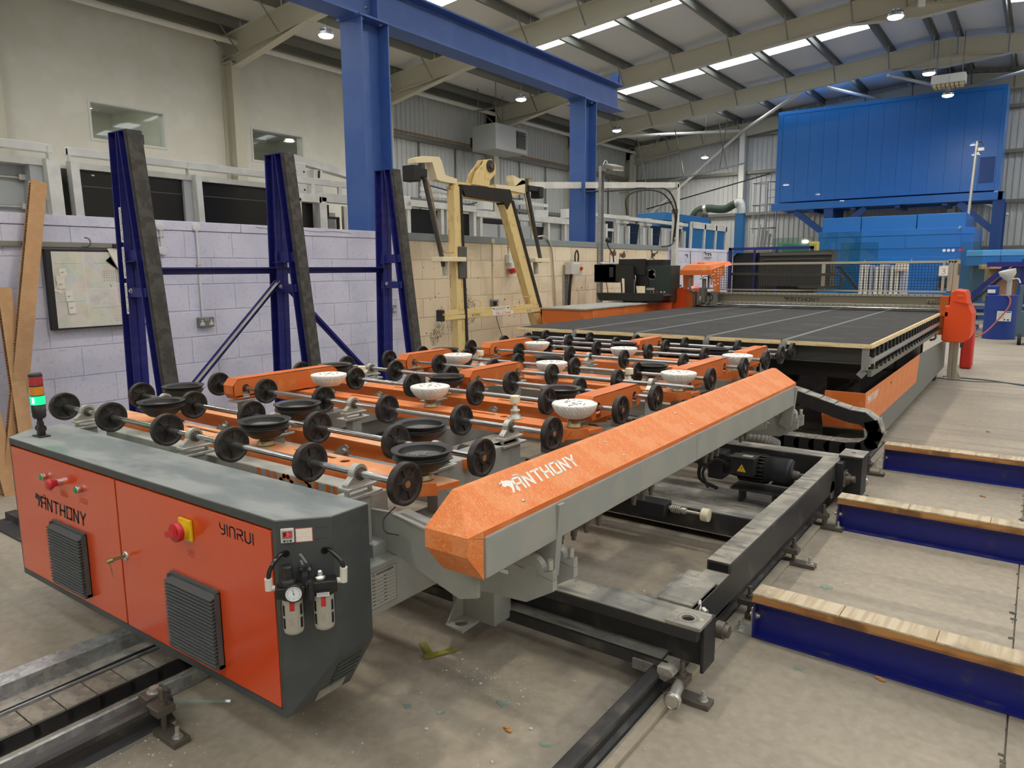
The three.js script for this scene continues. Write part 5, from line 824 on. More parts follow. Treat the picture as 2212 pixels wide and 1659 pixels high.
  part(h, 'wheel_guard', std('#84817a', .45, .4), cyl([-3.98, 1.0, zc + .1], [-3.95, 1.0, zc + .1], .07, .07, 24));
  part(h, 'air_hose', std('#8e8b84', .6), tube([[-4.08, 1.12, zc + .1], [-4.13, 1.16, zc + .12], [-4.14, 1.28, zc + .13], [-4.1, 1.38, zc + .12], [-4.03, 1.4, zc + .1]], .02, 12, 30));
  part(h, 'cable_bundle', M.plastic, [tube([[-4.0, 1.34, zc + .05], [-3.95, 1.38, zc + .1], [-3.86, 1.36, zc + .08], [-3.83, 1.22, zc + .1]], .006), tube([[-4.02, 1.3, zc + .05], [-3.9, 1.34, zc + .12], [-3.8, 1.3, zc + .08]], .005), tube([[-3.86, 1.06, zc + .13], [-3.82, 1.1, zc + .16], [-3.78, 1.04, zc + .14], [-3.83, .98, zc + .16]], .006)]);
  // its folded orange hood: top, front band, perforated right side
  const z0 = zc + .2, z1 = zc - .2, hood = part(h, 'hood', M.orangePlain, [poly3([
    [[-4.27, 1.36, z0], [-3.8, 1.36, z0], [-3.8, 1.43, z0], [-4.27, 1.43, z0]], [[-4.27, 1.43, z0], [-3.8, 1.43, z0], [-3.83, 1.5, z0 - .04], [-4.2, 1.5, z0 - .04]], [[-4.2, 1.5, z0 - .04], [-3.83, 1.5, z0 - .04], [-3.68, 1.55, z1], [-4.13, 1.56, z1]],
    [[-3.8, 1.43, z0], [-3.6, 1.5, z1 + .1], [-3.68, 1.55, z1], [-3.83, 1.5, z0 - .04]], [[-4.27, 1.36, z0], [-4.27, 1.43, z0], [-4.2, 1.5, z0 - .04], [-4.13, 1.56, z1], [-4.27, 1.36, z1]]])]);
  const hp = [[-3.8, 1.43], [-3.8, 1.36], [-3.755, 1.13], [-3.665, 1.12], [-3.665, 1.34], [-3.62, 1.35], [-3.61, 1.5]].map(([x, y]) => [x, y]);
  const sl = (x, y) => [[x - .014, y - .006], [x - .014, y + .006], [x + .014, y + .006], [x + .014, y - .006]], perf = []; for (const [x, y] of [[-3.77, 1.37], [-3.755, 1.29], [-3.735, 1.22], [-3.72, 1.16], [-3.655, 1.44], [-3.655, 1.41], [-3.7, 1.44], [-3.7, 1.41], [-3.745, 1.41], [-3.7, 1.38], [-3.655, 1.38], [-3.69, 1.34], [-3.7, 1.29], [-3.695, 1.24]]) perf.push(sl(x, y));
  part(hood, 'perforated_side', M.orangePlain, ext(hp, 'z', z0 - .012, z0 - .008, perf)); part(hood, 'left_side', M.orangePlain, ext([[z0, 1.36], [z1, 1.36], [z1, 1.2], [z0 - .03, 1.15]], 'x', -4.22, -4.216)); part(hood, 'top_slot', M.dark, bar([-4.08, 1.531, zc + .02], [-3.98, 1.533, zc], .03, .004));
  // fence with mesh
  const f = -10.75, al3 = std('#bdb9a9', .4, .5);
  part(t, 'fence_rail', al3, [box(-3.98, 1.5, f - .02, -.86, 1.53, f + .02, .002)]); part(t, 'fence_rail', al3, box(-3.98, 1.13, f - .02, -.86, 1.15, f + .02));
  part(t, 'fence_post', al3, box(-2.465, 1.15, f - .02, -2.42, 1.5, f + .02)); part(t, 'fence_post', al3, box(-1.02, 1.15, f - .02, -.99, 1.5, f + .02));
  const w = []; for (let x = -3.95; x < -1; x += .036) w.push(box(x - .0026, 1.15, f - .003, x + .0026, 1.5, f + .003)); for (let y = 1.17; y < 1.5; y += .036) w.push(box(-3.96, y - .0026, f - .003, -1.0, y + .0026, f + .003)); part(t, 'mesh_wire', M.plastic, w).userData.kind = 'stuff';
  for (const [a, b] of [[-.96, -.9], [-.9, -.835]]) part(t, 'corner_post', al3, [box(a + .002, 1.13, f - .06, b - .002, 1.54, f + .02, .002), box(a + .022, 1.14, f + .02, a + .04, 1.52, f + .023)]);
  part(t, 'latch', M.steelDark, [box(-.85, 1.35, f + .02, -.825, 1.49, f + .03)]);
  const lp = []; for (let i = 0; i < 30; i++) lp.push([-3.7 + i * .048, 1.37 - .012 * (i / 30)]); for (let i = 0; i < 7; i++) { const a = Math.PI / 2 - i * Math.PI / 6; lp.push([-2.24 + .07 * Math.cos(a), 1.275 + .082 * Math.sin(a)]); } for (let i = 0; i < 10; i++) lp.push([-2.3 - i * .05, 1.185]);
  const dC = std('#3f3b33', .6);
  for (let i = 0; i + 1 < lp.length; i++) part(t, 'chain_link', dC, [bar([...lp[i], f + .07], [...lp[i + 1], f + .07], .05, .035), cyl([(lp[i][0] + lp[i + 1][0]) / 2, (lp[i][1] + lp[i + 1][1]) / 2, f + .094], [(lp[i][0] + lp[i + 1][0]) / 2, (lp[i][1] + lp[i + 1][1]) / 2, f + .098], .012, .012, 8)]);
  const n = thing('notice_card', 'white card with a handwritten number 3 hanging on the wire fence', 'sign', [-1.0, 1.4, f + .04]);
  sticker(n, 'card', VX, VY, [-1.005, 1.405, f + .045], .1, .125, printed(160, 200, (c) => { c.fillStyle = '#f0eee8'; c.fillRect(0, 0, 160, 200); c.fillStyle = '#23346a'; c.fillRect(8, 10, 34, 10); c.fillStyle = '#888'; c.fillRect(60, 40, 50, 5); c.strokeStyle = '#222'; c.lineWidth = 7; c.beginPath(); c.moveTo(54, 82); c.quadraticCurveTo(84, 62, 104, 80); c.quadraticCurveTo(116, 104, 78, 116); c.quadraticCurveTo(124, 120, 110, 152); c.quadraticCurveTo(84, 178, 50, 160); c.stroke(); c.lineWidth = 3; c.beginPath(); c.moveTo(112, 60); c.lineTo(94, 74); c.stroke(); }));
  part(n, 'tie', M.plastic, tube([[-.985, 1.465, f + .045], [-.985, 1.52, f + .03], [-.99, 1.535, f + .025]], .002, 5));
  const p = thing('profile_post', 'slotted aluminium post standing on the floor at the right of the felt table', 'post', [-.84, 0, -11]);
  for (const a of [-.895, -.84]) part(p, 'profile', al3, [box(a, 0, -11.05, a + .05, 1.15, -10.98, .002), box(a + .016, .01, -10.98, a + .034, 1.14, -10.977)]); part(p, 'foot', al3, [box(-.92, 0, -11.08, -.74, .012, -10.93), ext([[-.785, .012], [-.735, .012], [-.785, .12]], 'z', -11.02, -11.0)]); part(p, 'latch', M.steelDark, box(-.775, .42, -10.98, -.735, .56, -10.96));
}
{ // control desk between the table and the wall
  const k = thing('drive_cabinet', 'low orange cabinet with a dusty top between felt table and cream wall', 'cabinet', [-4.9, 0, -9.3]);
  part(k, 'body', M.orangePlain, [box(-5.25, .05, -10.9, -4.62, .945, -8.98), box(-5.25, .05, -8.975, -4.62, .945, -7.95)]); part(k, 'door', M.orangePlain, box(-4.62, .1, -8.9, -4.612, .93, -8.15)); part(k, 'top', M.greyDusty, box(-5.27, .945, -10.92, -4.6, .965, -7.93, .003)); part(k, 'plinth', M.black, box(-5.22, 0, -10.87, -4.65, .05, -7.98));
  const d = thing('control_desk', 'dark green and black operator desk with keyboard tray on the orange cabinet', 'desk', [-4.95, .965, -9.9]), g = std('#2c3a35', .45), b = std('#1f2021', .4);
  part(d, 'cabinet', g, [box(-4.78, .965, -10.35, -4.37, 1.5, -10.02, .006)]); part(d, 'door', g, box(-4.6, 1.0, -10.02, -4.375, 1.49, -10.01, .002)); part(d, 'plinth', b, ext([[-5.05, .965], [-4.76, .965], [-4.68, 1.02], [-5.08, 1.02]], 'z', -10.15, -9.85));
  part(d, 'arm_panel', b, ext([[-5.58, 1.52], [-5.56, 1.27], [-5.44, 1.25], [-5.16, 1.25], [-5.12, 1.32], [-5.06, 1.31], [-5.05, 1.0], [-4.86, 1.0], [-4.93, 1.49], [-5.3, 1.53]], 'z', -9.95, -9.9)); part(d, 'printer_box', b, box(-5.58, 1.255, -10.1, -5.2, 1.525, -9.9, .01)); part(d, 'handle', M.black, box(-5.3, 1.33, -9.9, -5.24, 1.48, -9.86, .008));
  part(d, 'keyboard_tray', b, ext([[-5.43, 1.1], [-4.38, 1.1], [-4.33, 1.07], [-4.37, 1.0], [-4.5, .99], [-5.36, .985], [-5.4, 1.0]], 'z', -9.98, -9.72)); part(d, 'monitor', b, [box(-5.2, 1.36, -10.02, -4.76, 1.6, -9.97, .006), box(-4.92, 1.2, -10.06, -4.72, 1.42, -10.0)]); part(d, 'top_box', b, box(-4.78, 1.5, -10.3, -4.5, 1.585, -10.02, .004)); part(d, 'side_edge', std('#737674', .4), box(-4.9, 1.02, -9.9, -4.885, 1.3, -9.895));
  for (const [x, m] of [[-4.68, '#3b8a8c'], [-4.63, '#c98d62'], [-4.575, '#b2493c'], [-4.51, '#d2cfc6'], [-4.46, '#d2cfc6']]) part(d, 'push_button', std(m, .4), cyl([x, 1.115, -10.01], [x, 1.115, -9.995], .012, .012, 14));
  part(d, 'label_plate', M.zinc, box(-4.75, 1.14, -10.01, -4.62, 1.175, -10.006)); part(d, 'cable', M.plastic, [tube([[-5.26, 1.5, -10.1], [-5.22, 1.2, -10.12], [-5.2, .98, -10.1]], .012), tube([[-5.42, 1.26, -10.0], [-5.4, 1.1, -10.02], [-5.37, .97, -10.0]], .006)]);
  const sc = []; { const q = rng(6); for (let i = 0; i < 16; i++) sc.push(box(-4.74 + .1 * q(), 1.3 + .15 * q(), -10.02, -4.7 + .1 * q(), 1.302 + .15 * q(), -10.0185)); } part(d, 'chalk_mark', std('#9aa39e', .9), sc).userData.kind = 'stuff';
  const s = thing('desk_scanner', 'small white and yellow device lying on the black desk arm', 'device', [-5.4, 1.527, -9.98]); part(s, 'body', M.white, [box(-5.42, 1.527, -10.02, -5.2, 1.552, -9.93, .006), cyl([-5.5, 1.545, -9.97], [-5.44, 1.545, -9.94], .018, .018, 14)]); part(s, 'label', M.yellow, box(-5.33, 1.552, -10.0, -5.26, 1.5535, -9.95));
  const l = thing('desk_lamp', 'black gooseneck lamp curving up from the desk against the steel capping', 'lamp', [-5.35, 1.54, -10.1]); part(l, 'neck', M.plastic, tube([[-5.35, 1.54, -10.1], [-5.37, 1.68, -10.1], [-5.44, 1.8, -10.08], [-5.46, 1.88, -10.08]], .012)); part(l, 'shade', M.plastic, lathe([[0, .05], [.03, .045], [.04, .0], [.037, 0], [0, .03]], [-5.46, 1.88, -10.1], [.3, 1, .6], 18));
}
// ---------- along the block wall ----------
{ // navy glass rack: three posts with leaning rubber-faced props
  const t = thing('glass_rack', 'navy steel rack of three upright posts with black rubber-faced leaning props', 'rack', [-4.75, 0, -3.6]);
  const zs = [-2.45, -3.61, -4.75], yT = 2.33;
  for (const z of zs) {
    const post = (a, b, w = .1) => { const dx = (a[0] - b[0]) / (a[1] - b[1]), X = (y) => b[0] + dx * (y - b[1]), q = (o, y) => [X(y) + o, y]; const P = (o0, o1) => [q(o0, b[1]), q(o1, b[1]), q(o1, a[1]), q(o0, a[1])]; return [ext(P(-w / 2, -w / 2 + .01), 'z', z - .05, z + .05), ext(P(w / 2 - .01, w / 2), 'z', z - .05, z + .05), ext(P(-w / 2, w / 2), 'z', z - .005, z + .005)]; };
    part(t, 'upright', M.navy, post([-4.84, yT], [-4.9, 0], .1));
    const p = part(t, 'prop', M.navy, post([-4.73, yT], [-4.44, .05], .085));
    const dx = (-4.73 + 4.44) / (yT - .05), X = (y) => -4.44 + dx * (y - .05) + .0425; part(p, 'rubber_face', M.rubberStrip, [ext([[X(.05), .05], [X(.05) + .02, .05], [X(yT) + .02, yT], [X(yT), yT]], 'z', z - .052, z + .052), ext([[X(.05) + .02, .05], [X(.05) + .032, .05], [X(yT) + .032, yT], [X(yT) + .02, yT]], 'z', z - .03, z + .05)]);
    part(t, 'cap_plate', M.navy, [box(-4.89, yT, z - .05, -4.79, yT + .006, z + .05), box(-4.79, yT, z - .05, -4.665, yT + .006, z + .05)]);
    part(t, 'spreader', M.navy, [box(-4.86, 1.3, z - .04, -4.6, 1.36, z + .04), box(-4.86, 1.53, z - .03, -4.62, 1.6, z + .03), box(-4.86, 1.525, z - .05, -4.7, 1.531, z + .05)]);
    part(t, 'spreader_bolt', M.zinc, bolt([-4.79, 1.34, z + .04], [0, 0, 1], .012, .01)); part(t, 'foot', M.navy, box(-4.98, 0, z - .05, -4.3, .08, z + .05));
  }
  part(t, 'rail', M.navy, [box(-4.87, 1.44, -4.75, -4.86, 1.49, -2.45), box(-4.87, 1.48, -4.75, -4.8, 1.49, -2.45)]);
  const w = std('#ffffff', .5, 0, { map: mottle(rgb(166, 160, 148), rgb(178, 172, 160), .4, 8) });
  const br = (a, b) => { part(t, 'brace', M.navy, [bar(a, b, .008, .055), bar(a, b, .05, .008)]); };
  br([-4.85, 1.37, -3.58], [-4.85, .35, -2.5]); br([-4.85, 1.37, -3.64], [-4.85, .35, -4.7]);
  part(t, 'dust_ledge', w, bar([-4.835, 1.385, -3.58], [-4.835, .385, -2.52], .05, .003), 'dusty top of the brace angle');
  const code = printed(64, 300, (c) => { c.fillStyle = '#ecebe7'; c.fillRect(0, 0, 64, 300); const r = rng(9); c.fillStyle = '#26262a'; for (let y = 14; y < 286;) { const h = 1 + 4 * r(); c.fillRect(r() > .6 ? 26 : 14, y, r() > .5 ? 26 : 36, h); y += h + 2 + 9 * r() * r(); } });
  for (const [y, h] of [[1.76, .22], [1.52, .2], [1.29, .2]]) sticker(t, 'barcode_label', VX, VY, [-4.82 - (1.76 - y) * .02, y, -2.398], .03, h, code, 'white printed label strip');
  part(t, 'torn_rubber', M.rubber, [ext([[-4.57, .78], [-4.6, .72], [-4.55, .74]], 'z', -3.67, -3.665), ext([[-4.6, 1.02], [-4.66, .97], [-4.58, .98]], 'z', -4.81, -4.8)]);
}
{ // cream lifting frame leaning against the wall
  const t = thing('glass_lifter', 'cream steel lifting frame with black padding and lettered cross bar leaning at the wall', 'lifter', [-5.4, 0, -7.2]);
  const X = -5.4, flat = (poly, a, b) => ext(poly, 'x', a, b), th = .1;
  part(t, 'leg', M.cream, flat([[-6.33, 2.38], [-6.43, 2.38], [-6.52, 0], [-6.37, 0]].map(([z, y]) => [z, y]), X - th / 2, X + th / 2));
  part(t, 'leg', M.cream, flat([[-7.26, 2.26], [-7.42, 2.3], [-8.48, 0], [-8.32, 0]], X - th / 2, X + th / 2));
  const q = rng(21), pad = (poly) => flat(poly, X - .02, X + th / 2 + .012), black = std('#2b2a28', .95, 0, { bumpMap: coarse, bumpScale: .004 });
  part(t, 'padding', black, [pad([[-6.43, 2.39], [-6.46, 2.39], [-6.56, .0], [-6.515, .0]])], 'black foam edge'); part(t, 'padding', black, [pad([[-7.4, 2.31], [-7.46, 2.29], [-8.54, 0], [-8.48, 0]])], 'black foam edge');
  part(t, 'padding', black, [flat([[-6.44, 2.4], [-6.52, 2.28], [-7.25, 2.26], [-7.32, 2.18], [-7.43, 2.32], [-7.38, 2.42]], X - th / 2 - .01, X + th / 2 + .014)], 'black foam sleeve on the top bar');
  part(t, 'top_bar', M.cream, [flat([[-6.3, 2.36], [-6.4, 2.43], [-7.72, 2.45], [-7.72, 2.4], [-7.4, 2.33], [-7.25, 2.26], [-6.48, 2.26], [-6.4, 2.33]], X - .03, X + .03)]);
  part(t, 'arm', M.creamDirty, [flat([[-6.38, 2.4], [-6.1, 2.41], [-6.06, 2.42], [-6.02, 2.52], [-5.99, 2.59], [-5.72, 2.555], [-5.72, 2.6], [-5.86, 2.64], [-6.1, 2.66], [-6.14, 2.62], [-6.2, 2.48], [-6.4, 2.455]], X - .05, X + .05)]);
  part(t, 'arm', M.creamDirty, [flat([[-7.1, 2.42], [-7.72, 2.4], [-7.74, 2.5], [-7.7, 2.585], [-7.86, 2.6], [-7.86, 2.55], [-7.76, 2.545], [-7.45, 2.6], [-7.46, 2.53], [-7.5, 2.47], [-7.1, 2.46]].reverse(), X - .05, X + .05)]);
  for (const [o, b] of [[-.055, -.035], [.035, .055]]) part(t, 'lug', M.cream, flat([[-6.66, 2.42], [-6.72, 2.55], [-6.84, 2.65], [-6.9, 2.72], [-7.02, 2.74], [-7.1, 2.68], [-7.1, 2.58], [-6.99, 2.5], [-6.97, 2.42]], X + o, X + b));
  part(t, 'lug_pin', M.black, [cyl([X - .08, 2.655, -6.99], [X + .07, 2.655, -6.99], .07, .07, 28)]); part(t, 'pin_nut', std('#6e4636', .6), cyl([X + .07, 2.655, -6.99], [X + .085, 2.655, -6.99], .03, .03, 6));
  const lb = part(t, 'cross_bar', M.cream, [box(X + .03, .905, -8.1, X + .06, .955, -6.1), box(X + .03, .96, -8.1, X + .055, 1.01, -6.13), box(X + .02, .9, -8.1, X + .05, 1.012, -6.1)]);
  const txt = (s, z, y, w, h, bg, fg, px = 46) => sticker(lb, 'lettering', new THREE.Vector3(0, 0, -1), VY, [X + .0608, y, z], w, h, printed(Math.round(600 * w / .5), Math.round(600 * h / .5), (c, W, H) => { c.fillStyle = bg; c.fillRect(0, 0, W, H); c.fillStyle = fg; c.font = 'bold ' + px + 'px sans-serif'; c.textAlign = 'center'; c.textBaseline = 'middle'; c.fillText(s, W / 2, H / 2); }));
  txt('NT 8713', -6.68, .932, .26, .05, '#d8c58e', '#23211c', 50); txt('S.W.L. 3.2 Tonne', -7.22, .932, .42, .05, '#ece6da', '#c2313a', 48); txt('CE 2014', -7.78, .932, .2, .046, '#dfd2a8', '#35322a', 40);
  sticker(lb, 'notice', new THREE.Vector3(0, 0, -1), VY, [X + .0558, .984, -7.18], .36, .05, printed(300, 60, (c) => { c.fillStyle = '#e9e6dd'; c.fillRect(0, 0, 300, 60); c.fillStyle = '#222'; c.beginPath(); c.ellipse(28, 24, 24, 8, .4, 0, 7); c.fill(); c.beginPath(); c.ellipse(272, 24, 24, 8, -.4, 0, 7); c.fill(); for (let i = 0; i < 3; i++) c.fillRect(60, 12 + 15 * i, 180 - 10 * i, 4); }));
  for (const z of [-6.6, -7.62]) part(t, 'handle', M.cream, tube([[X + .03, 1.01, z], [X + .03, 1.09, z], [X + .03, 1.09, z - .2], [X + .03, 1.01, z - .2]], .006, 6, 40));
  part(t, 'end_stop', M.black, [box(X + .0, .895, -6.1, X + .08, 1.02, -6.05)]); part(t, 'end_stop_tag', M.yellow, box(X + .08, .96, -6.09, X + .085, .98, -6.07));
  // side rods with clamps and brackets
  const rod = (a, b) => part(t, 'rod', std('#4d4a46', .6, .3), [cyl(a, b, .026, .026, 16), cyl([a[0], a[1] - .1, a[2]], [a[0], a[1] + .06, a[2]], .032, .032, 14)]);
  rod([X + .04, 2.5, -5.84], [X + .04, 1.5, -6.15]); rod([X + .04, 2.52, -7.75], [X + .04, 1.55, -8.09]);
  part(t, 'clamp_pad', M.rubber, [box(X - .02, 2.36, -5.71, X + .14, 2.52, -5.6, .01), box(X, 2.42, -5.85, X + .1, 2.5, -5.7)]); part(t, 'clamp_pad', M.rubber, [box(X - .02, 2.36, -8.04, X + .12, 2.5, -7.94, .01), box(X, 2.44, -7.95, X + .1, 2.5, -7.74)]);
  part(t, 'thin_pipe', std('#a98f6a', .5), [tube([[X + .02, 2.46, -5.9], [X + .02, 2.32, -5.98], [X + .02, 1.75, -6.13], [X + .02, 1.66, -6.18], [X + .02, 1.655, -6.4]], .009, 6, 40)]); part(t, 'thin_pipe', std('#a98f6a', .5), [tube([[X + .02, 2.5, -7.72], [X + .02, 2.3, -7.78], [X + .02, 1.72, -8.03], [X + .02, 1.63, -8.07]], .009, 6, 40)]);
  for (const [z0, z1] of [[-6.04, -6.45], [-7.84, -8.2]]) { part(t, 'bracket', M.creamDirty, box(X - .04, 1.55, z1, X + .12, 1.6, z0, .006)); part(t, 'rod_end', std('#b9b2a2', .6), cyl([X + .04, 1.4, z0 - .14], [X + .04, 1.55, z0 - .12], .034, .034, 14)); }
  part(t, 'wrap', std('#55534c', .4), [box(X - .055, 1.36, -6.53, X + .066, 1.72, -6.38, .01)], 'grey tape wrapped round the leg');
  part(t, 'spring', M.zinc, tube([[X + .02, 2.0, -6.02], [X + .03, 1.98, -6.04], [X + .02, 1.95, -6.03]], .012));
}
{ // drawing board, hook rail, cardboard
  const r = thing('hook_rail', 'long grey metal rail fixed along the lavender wall above the drawing board', 'rail', [-5.89, 1.66, -2.1]); part(r, 'rail', std('#8e8d84', .6, .3), [box(-5.9, 1.645, -3.1, -5.875, 1.683, -1.3, .003)]); part(r, 'hole', M.dark, cyl([-5.8755, 1.663, -2.22], [-5.8745, 1.663, -2.22], .005, .005, 10));
  part(r, 'hook', M.steelDark, tube([[-5.86, 1.655, -2.61], [-5.85, 1.65, -2.64], [-5.83, 1.67, -2.66], [-5.85, 1.71, -2.66], [-5.87, 1.72, -2.64]], .005, 6, 30));
  const t = thing('drawing_board', 'black framed board with a creased technical drawing hanging on the lavender wall', 'board', [-5.87, 1.33, -2.71]);
  part(t, 'board', M.black, [box(-5.89, 1.04, -3.075, -5.845, 1.63, -2.345, .003)]);
  const dwg = printed(1024, 820, (c) => {
    c.fillStyle = '#dcd9d2'; c.fillRect(0, 0, 1024, 820); const q = rng(14);
    for (let i = 0; i < 90; i++) { c.fillStyle = `rgba(${170 + 60 * q()},${168 + 56 * q()},${156 + 60 * q()},.18)`; c.beginPath(); c.ellipse(1024 * q(), 820 * q(), 30 + 120 * q(), 20 + 70 * q(), 3 * q(), 0, 7); c.fill(); }
    c.strokeStyle = 'rgba(240,238,232,.8)'; c.lineWidth = 4; for (const x of [340, 680]) { c.beginPath(); c.moveTo(x, 0); c.lineTo(x + 8, 820); c.stroke(); } c.beginPath(); c.moveTo(0, 410); c.lineTo(1024, 400); c.stroke();
    c.strokeStyle = 'rgba(70,66,66,.7)'; c.lineWidth = 2; const ln = (...p) => { c.beginPath(); c.moveTo(p[0], p[1]); c.lineTo(p[2], p[3]); c.stroke(); };
    ln(30, 130, 300, 128); ln(450, 126, 800, 120); for (let i = 0; i < 5; i++) { ln(560 + i * 28, 200, 560 + i * 28, 330); ln(540, 210 + i * 26, 700, 208 + i * 26); } c.lineWidth = 5; ln(700, 190, 860, 186); ln(700, 190, 702, 330); ln(720, 200, 722, 330); ln(700, 332, 870, 326); c.lineWidth = 2; for (let i = 0; i < 8; i++) ln(690 + (i % 2) * 8, 380 + i * 26, 800, 376 + i * 26); for (const x of [712, 740, 770]) ln(x, 370, x + 3, 580); ln(40, 540, 320, 534); ln(380, 620, 900, 606);
    c.fillStyle = 'rgba(70,66,66,.75)'; for (let i = 0; i < 60; i++) c.fillRect(460 + 520 * q(), 480 + 310 * q(), 4 + 16 * q(), 2); for (let i = 0; i < 24; i++) c.fillRect(640 + (i % 8) * 30, 720 + 24 * Math.floor(i / 8), 22, 3); c.fillRect(612, 360, 14, 10); c.fillRect(622, 374, 12, 12);
  }, .8);
  sticker(t, 'drawing', new THREE.Vector3(0, 0, -1), VY, [-5.844, 1.333, -2.715], .66, .56, dwg);
  const papers = [[1.462, -2.452, .05, .055, .2], [1.415, -2.43, .06, .045, -.1], [1.375, -2.43, .05, .07, .1], [1.34, -2.415, .05, .05, -.5], [1.285, -2.48, .05, .075, .05], [1.2, -2.49, .05, .085, .05]];
  papers.forEach(([y, z, w, h, a], i) => { const n = solo('paper_slip', ['small white slip pinned highest at the left of the drawing', 'folded cream slip second in the pinned cluster on the drawing', 'white slip under the folded cream one on the drawing', 'tilted slip sticking out left of the drawing cluster', 'slip below the cluster, second from the bottom', 'lowest white slip in the column on the drawing'][i], 'paper', i === 1 ? std('#e6dfca', .9) : M.paper, basisGeo(new THREE.BoxGeometry(w, h, .002), new THREE.Vector3(0, Math.sin(a), -Math.cos(a)), new THREE.Vector3(0, Math.cos(a), Math.sin(a)), VX, [-5.8415 + .0022 * (i % 3), y, z]), [-5.84, y, z], 'paper slips pinned to the drawing'); if (i !== 1) sticker(n, 'print', new THREE.Vector3(0, Math.sin(a), -Math.cos(a)), new THREE.Vector3(0, Math.cos(a), Math.sin(a)), [-5.8398 + .0022 * (i % 3), y, z], w * .7, .012, printed(64, 24, (c) => { c.fillStyle = '#e6e2d8'; c.fillRect(0, 0, 64, 24); c.fillStyle = '#555'; for (let k = 0; k < 3; k++) c.fillRect(4, 4 + k * 7, 50 - 9 * k, 3); })); });
  const fp = thing('folded_plan', 'folded paper sheet clipped to the top edge of the drawing board', 'paper', [-5.82, 1.5, -2.87]);
  part(fp, 'sheet', M.paper, poly3([[[-5.835, 1.64, -2.78], [-5.82, 1.37, -2.9], [-5.815, 1.37, -3.0], [-5.83, 1.645, -2.87]], [[-5.83, 1.645, -2.87], [-5.815, 1.37, -3.0], [-5.82, 1.37, -2.9], [-5.835, 1.64, -2.78]]])); part(fp, 'green_print', std('#4a6b6c', .8), poly3([[[-5.837, 1.58, -2.8], [-5.837, 1.55, -2.765], [-5.837, 1.48, -2.85]], [[-5.837, 1.48, -2.85], [-5.837, 1.55, -2.765], [-5.837, 1.58, -2.8]]])); part(fp, 'clip', M.black, box(-5.845, 1.645, -2.87, -5.815, 1.675, -2.825, .002));
  const card = (a, b, w, label) => { // L-shaped honeycomb edge board
    const t2 = thing('cardboard_strip', label, 'cardboard', [b[0], b[1], b[2]], 'cardboard edge strips leaning on the wall');
    const n = V(a).clone().sub(V(b)).normalize(), s = new THREE.Vector3(0, 0, -1), o = s.clone().cross(n).normalize();
    const at = (p, u, v) => V(p).clone().addScaledVector(s, u).addScaledVector(o, v);
    part(t2, 'face', M.cardboard, bar(at(a, w / 2, 0), at(b, w / 2, 0), w, .006, o.toArray())); part(t2, 'back_face', M.cardboard, bar(at(a, w / 2, -.05), at(b, w / 2, -.05), w, .006, o.toArray()));
    const L = V(a).distanceTo(V(b)), N = Math.min(110, Math.floor(L / .02)), cells = []; for (let i = 0; i < N; i++) { const p = V(b).clone().lerp(V(a), (i + .5) / N); cells.push(bar(at(p, .004, -.003), at(p, .004, -.047), .004, .008, n.toArray())); cells.push(bar(at(p, w * .6, -.003), at(p, w * .6, -.047), .004, .006, n.toArray())); }
    part(t2, 'corrugation', std('#6e4f34', .95), cells).userData.kind = 'stuff'; part(t2, 'core', std('#4b3524', .95), bar(at(a, .03, -.025), at(b, .03, -.025), .004, .044, o.toArray()));
  };
  card([-5.82, 2.1, -2.3], [-5.46, .0, -1.78], .1, 'tallest cardboard strip leaning on the lavender wall at the left edge');
  card([-5.83, 1.36, -2.02], [-5.3, 0, -1.87], .085, 'shorter cardboard strip leaning just left of the tallest one'); card([-5.8, 1.0, -1.78], [-5.42, 0, -1.78], .1, 'lowest cardboard strip at the very left edge of the picture');
  const k = thing('black_angle', 'black steel angle lying along the floor at the left edge behind the cabinet', 'steel angle', [-5.1, 0, -1.6]); part(k, 'angle', M.blackSteel, [box(-4.9, 0, -1.66, -4.0, .05, -1.6), box(-4.9, .0, -1.6, -4.0, .012, -1.5)]);
}
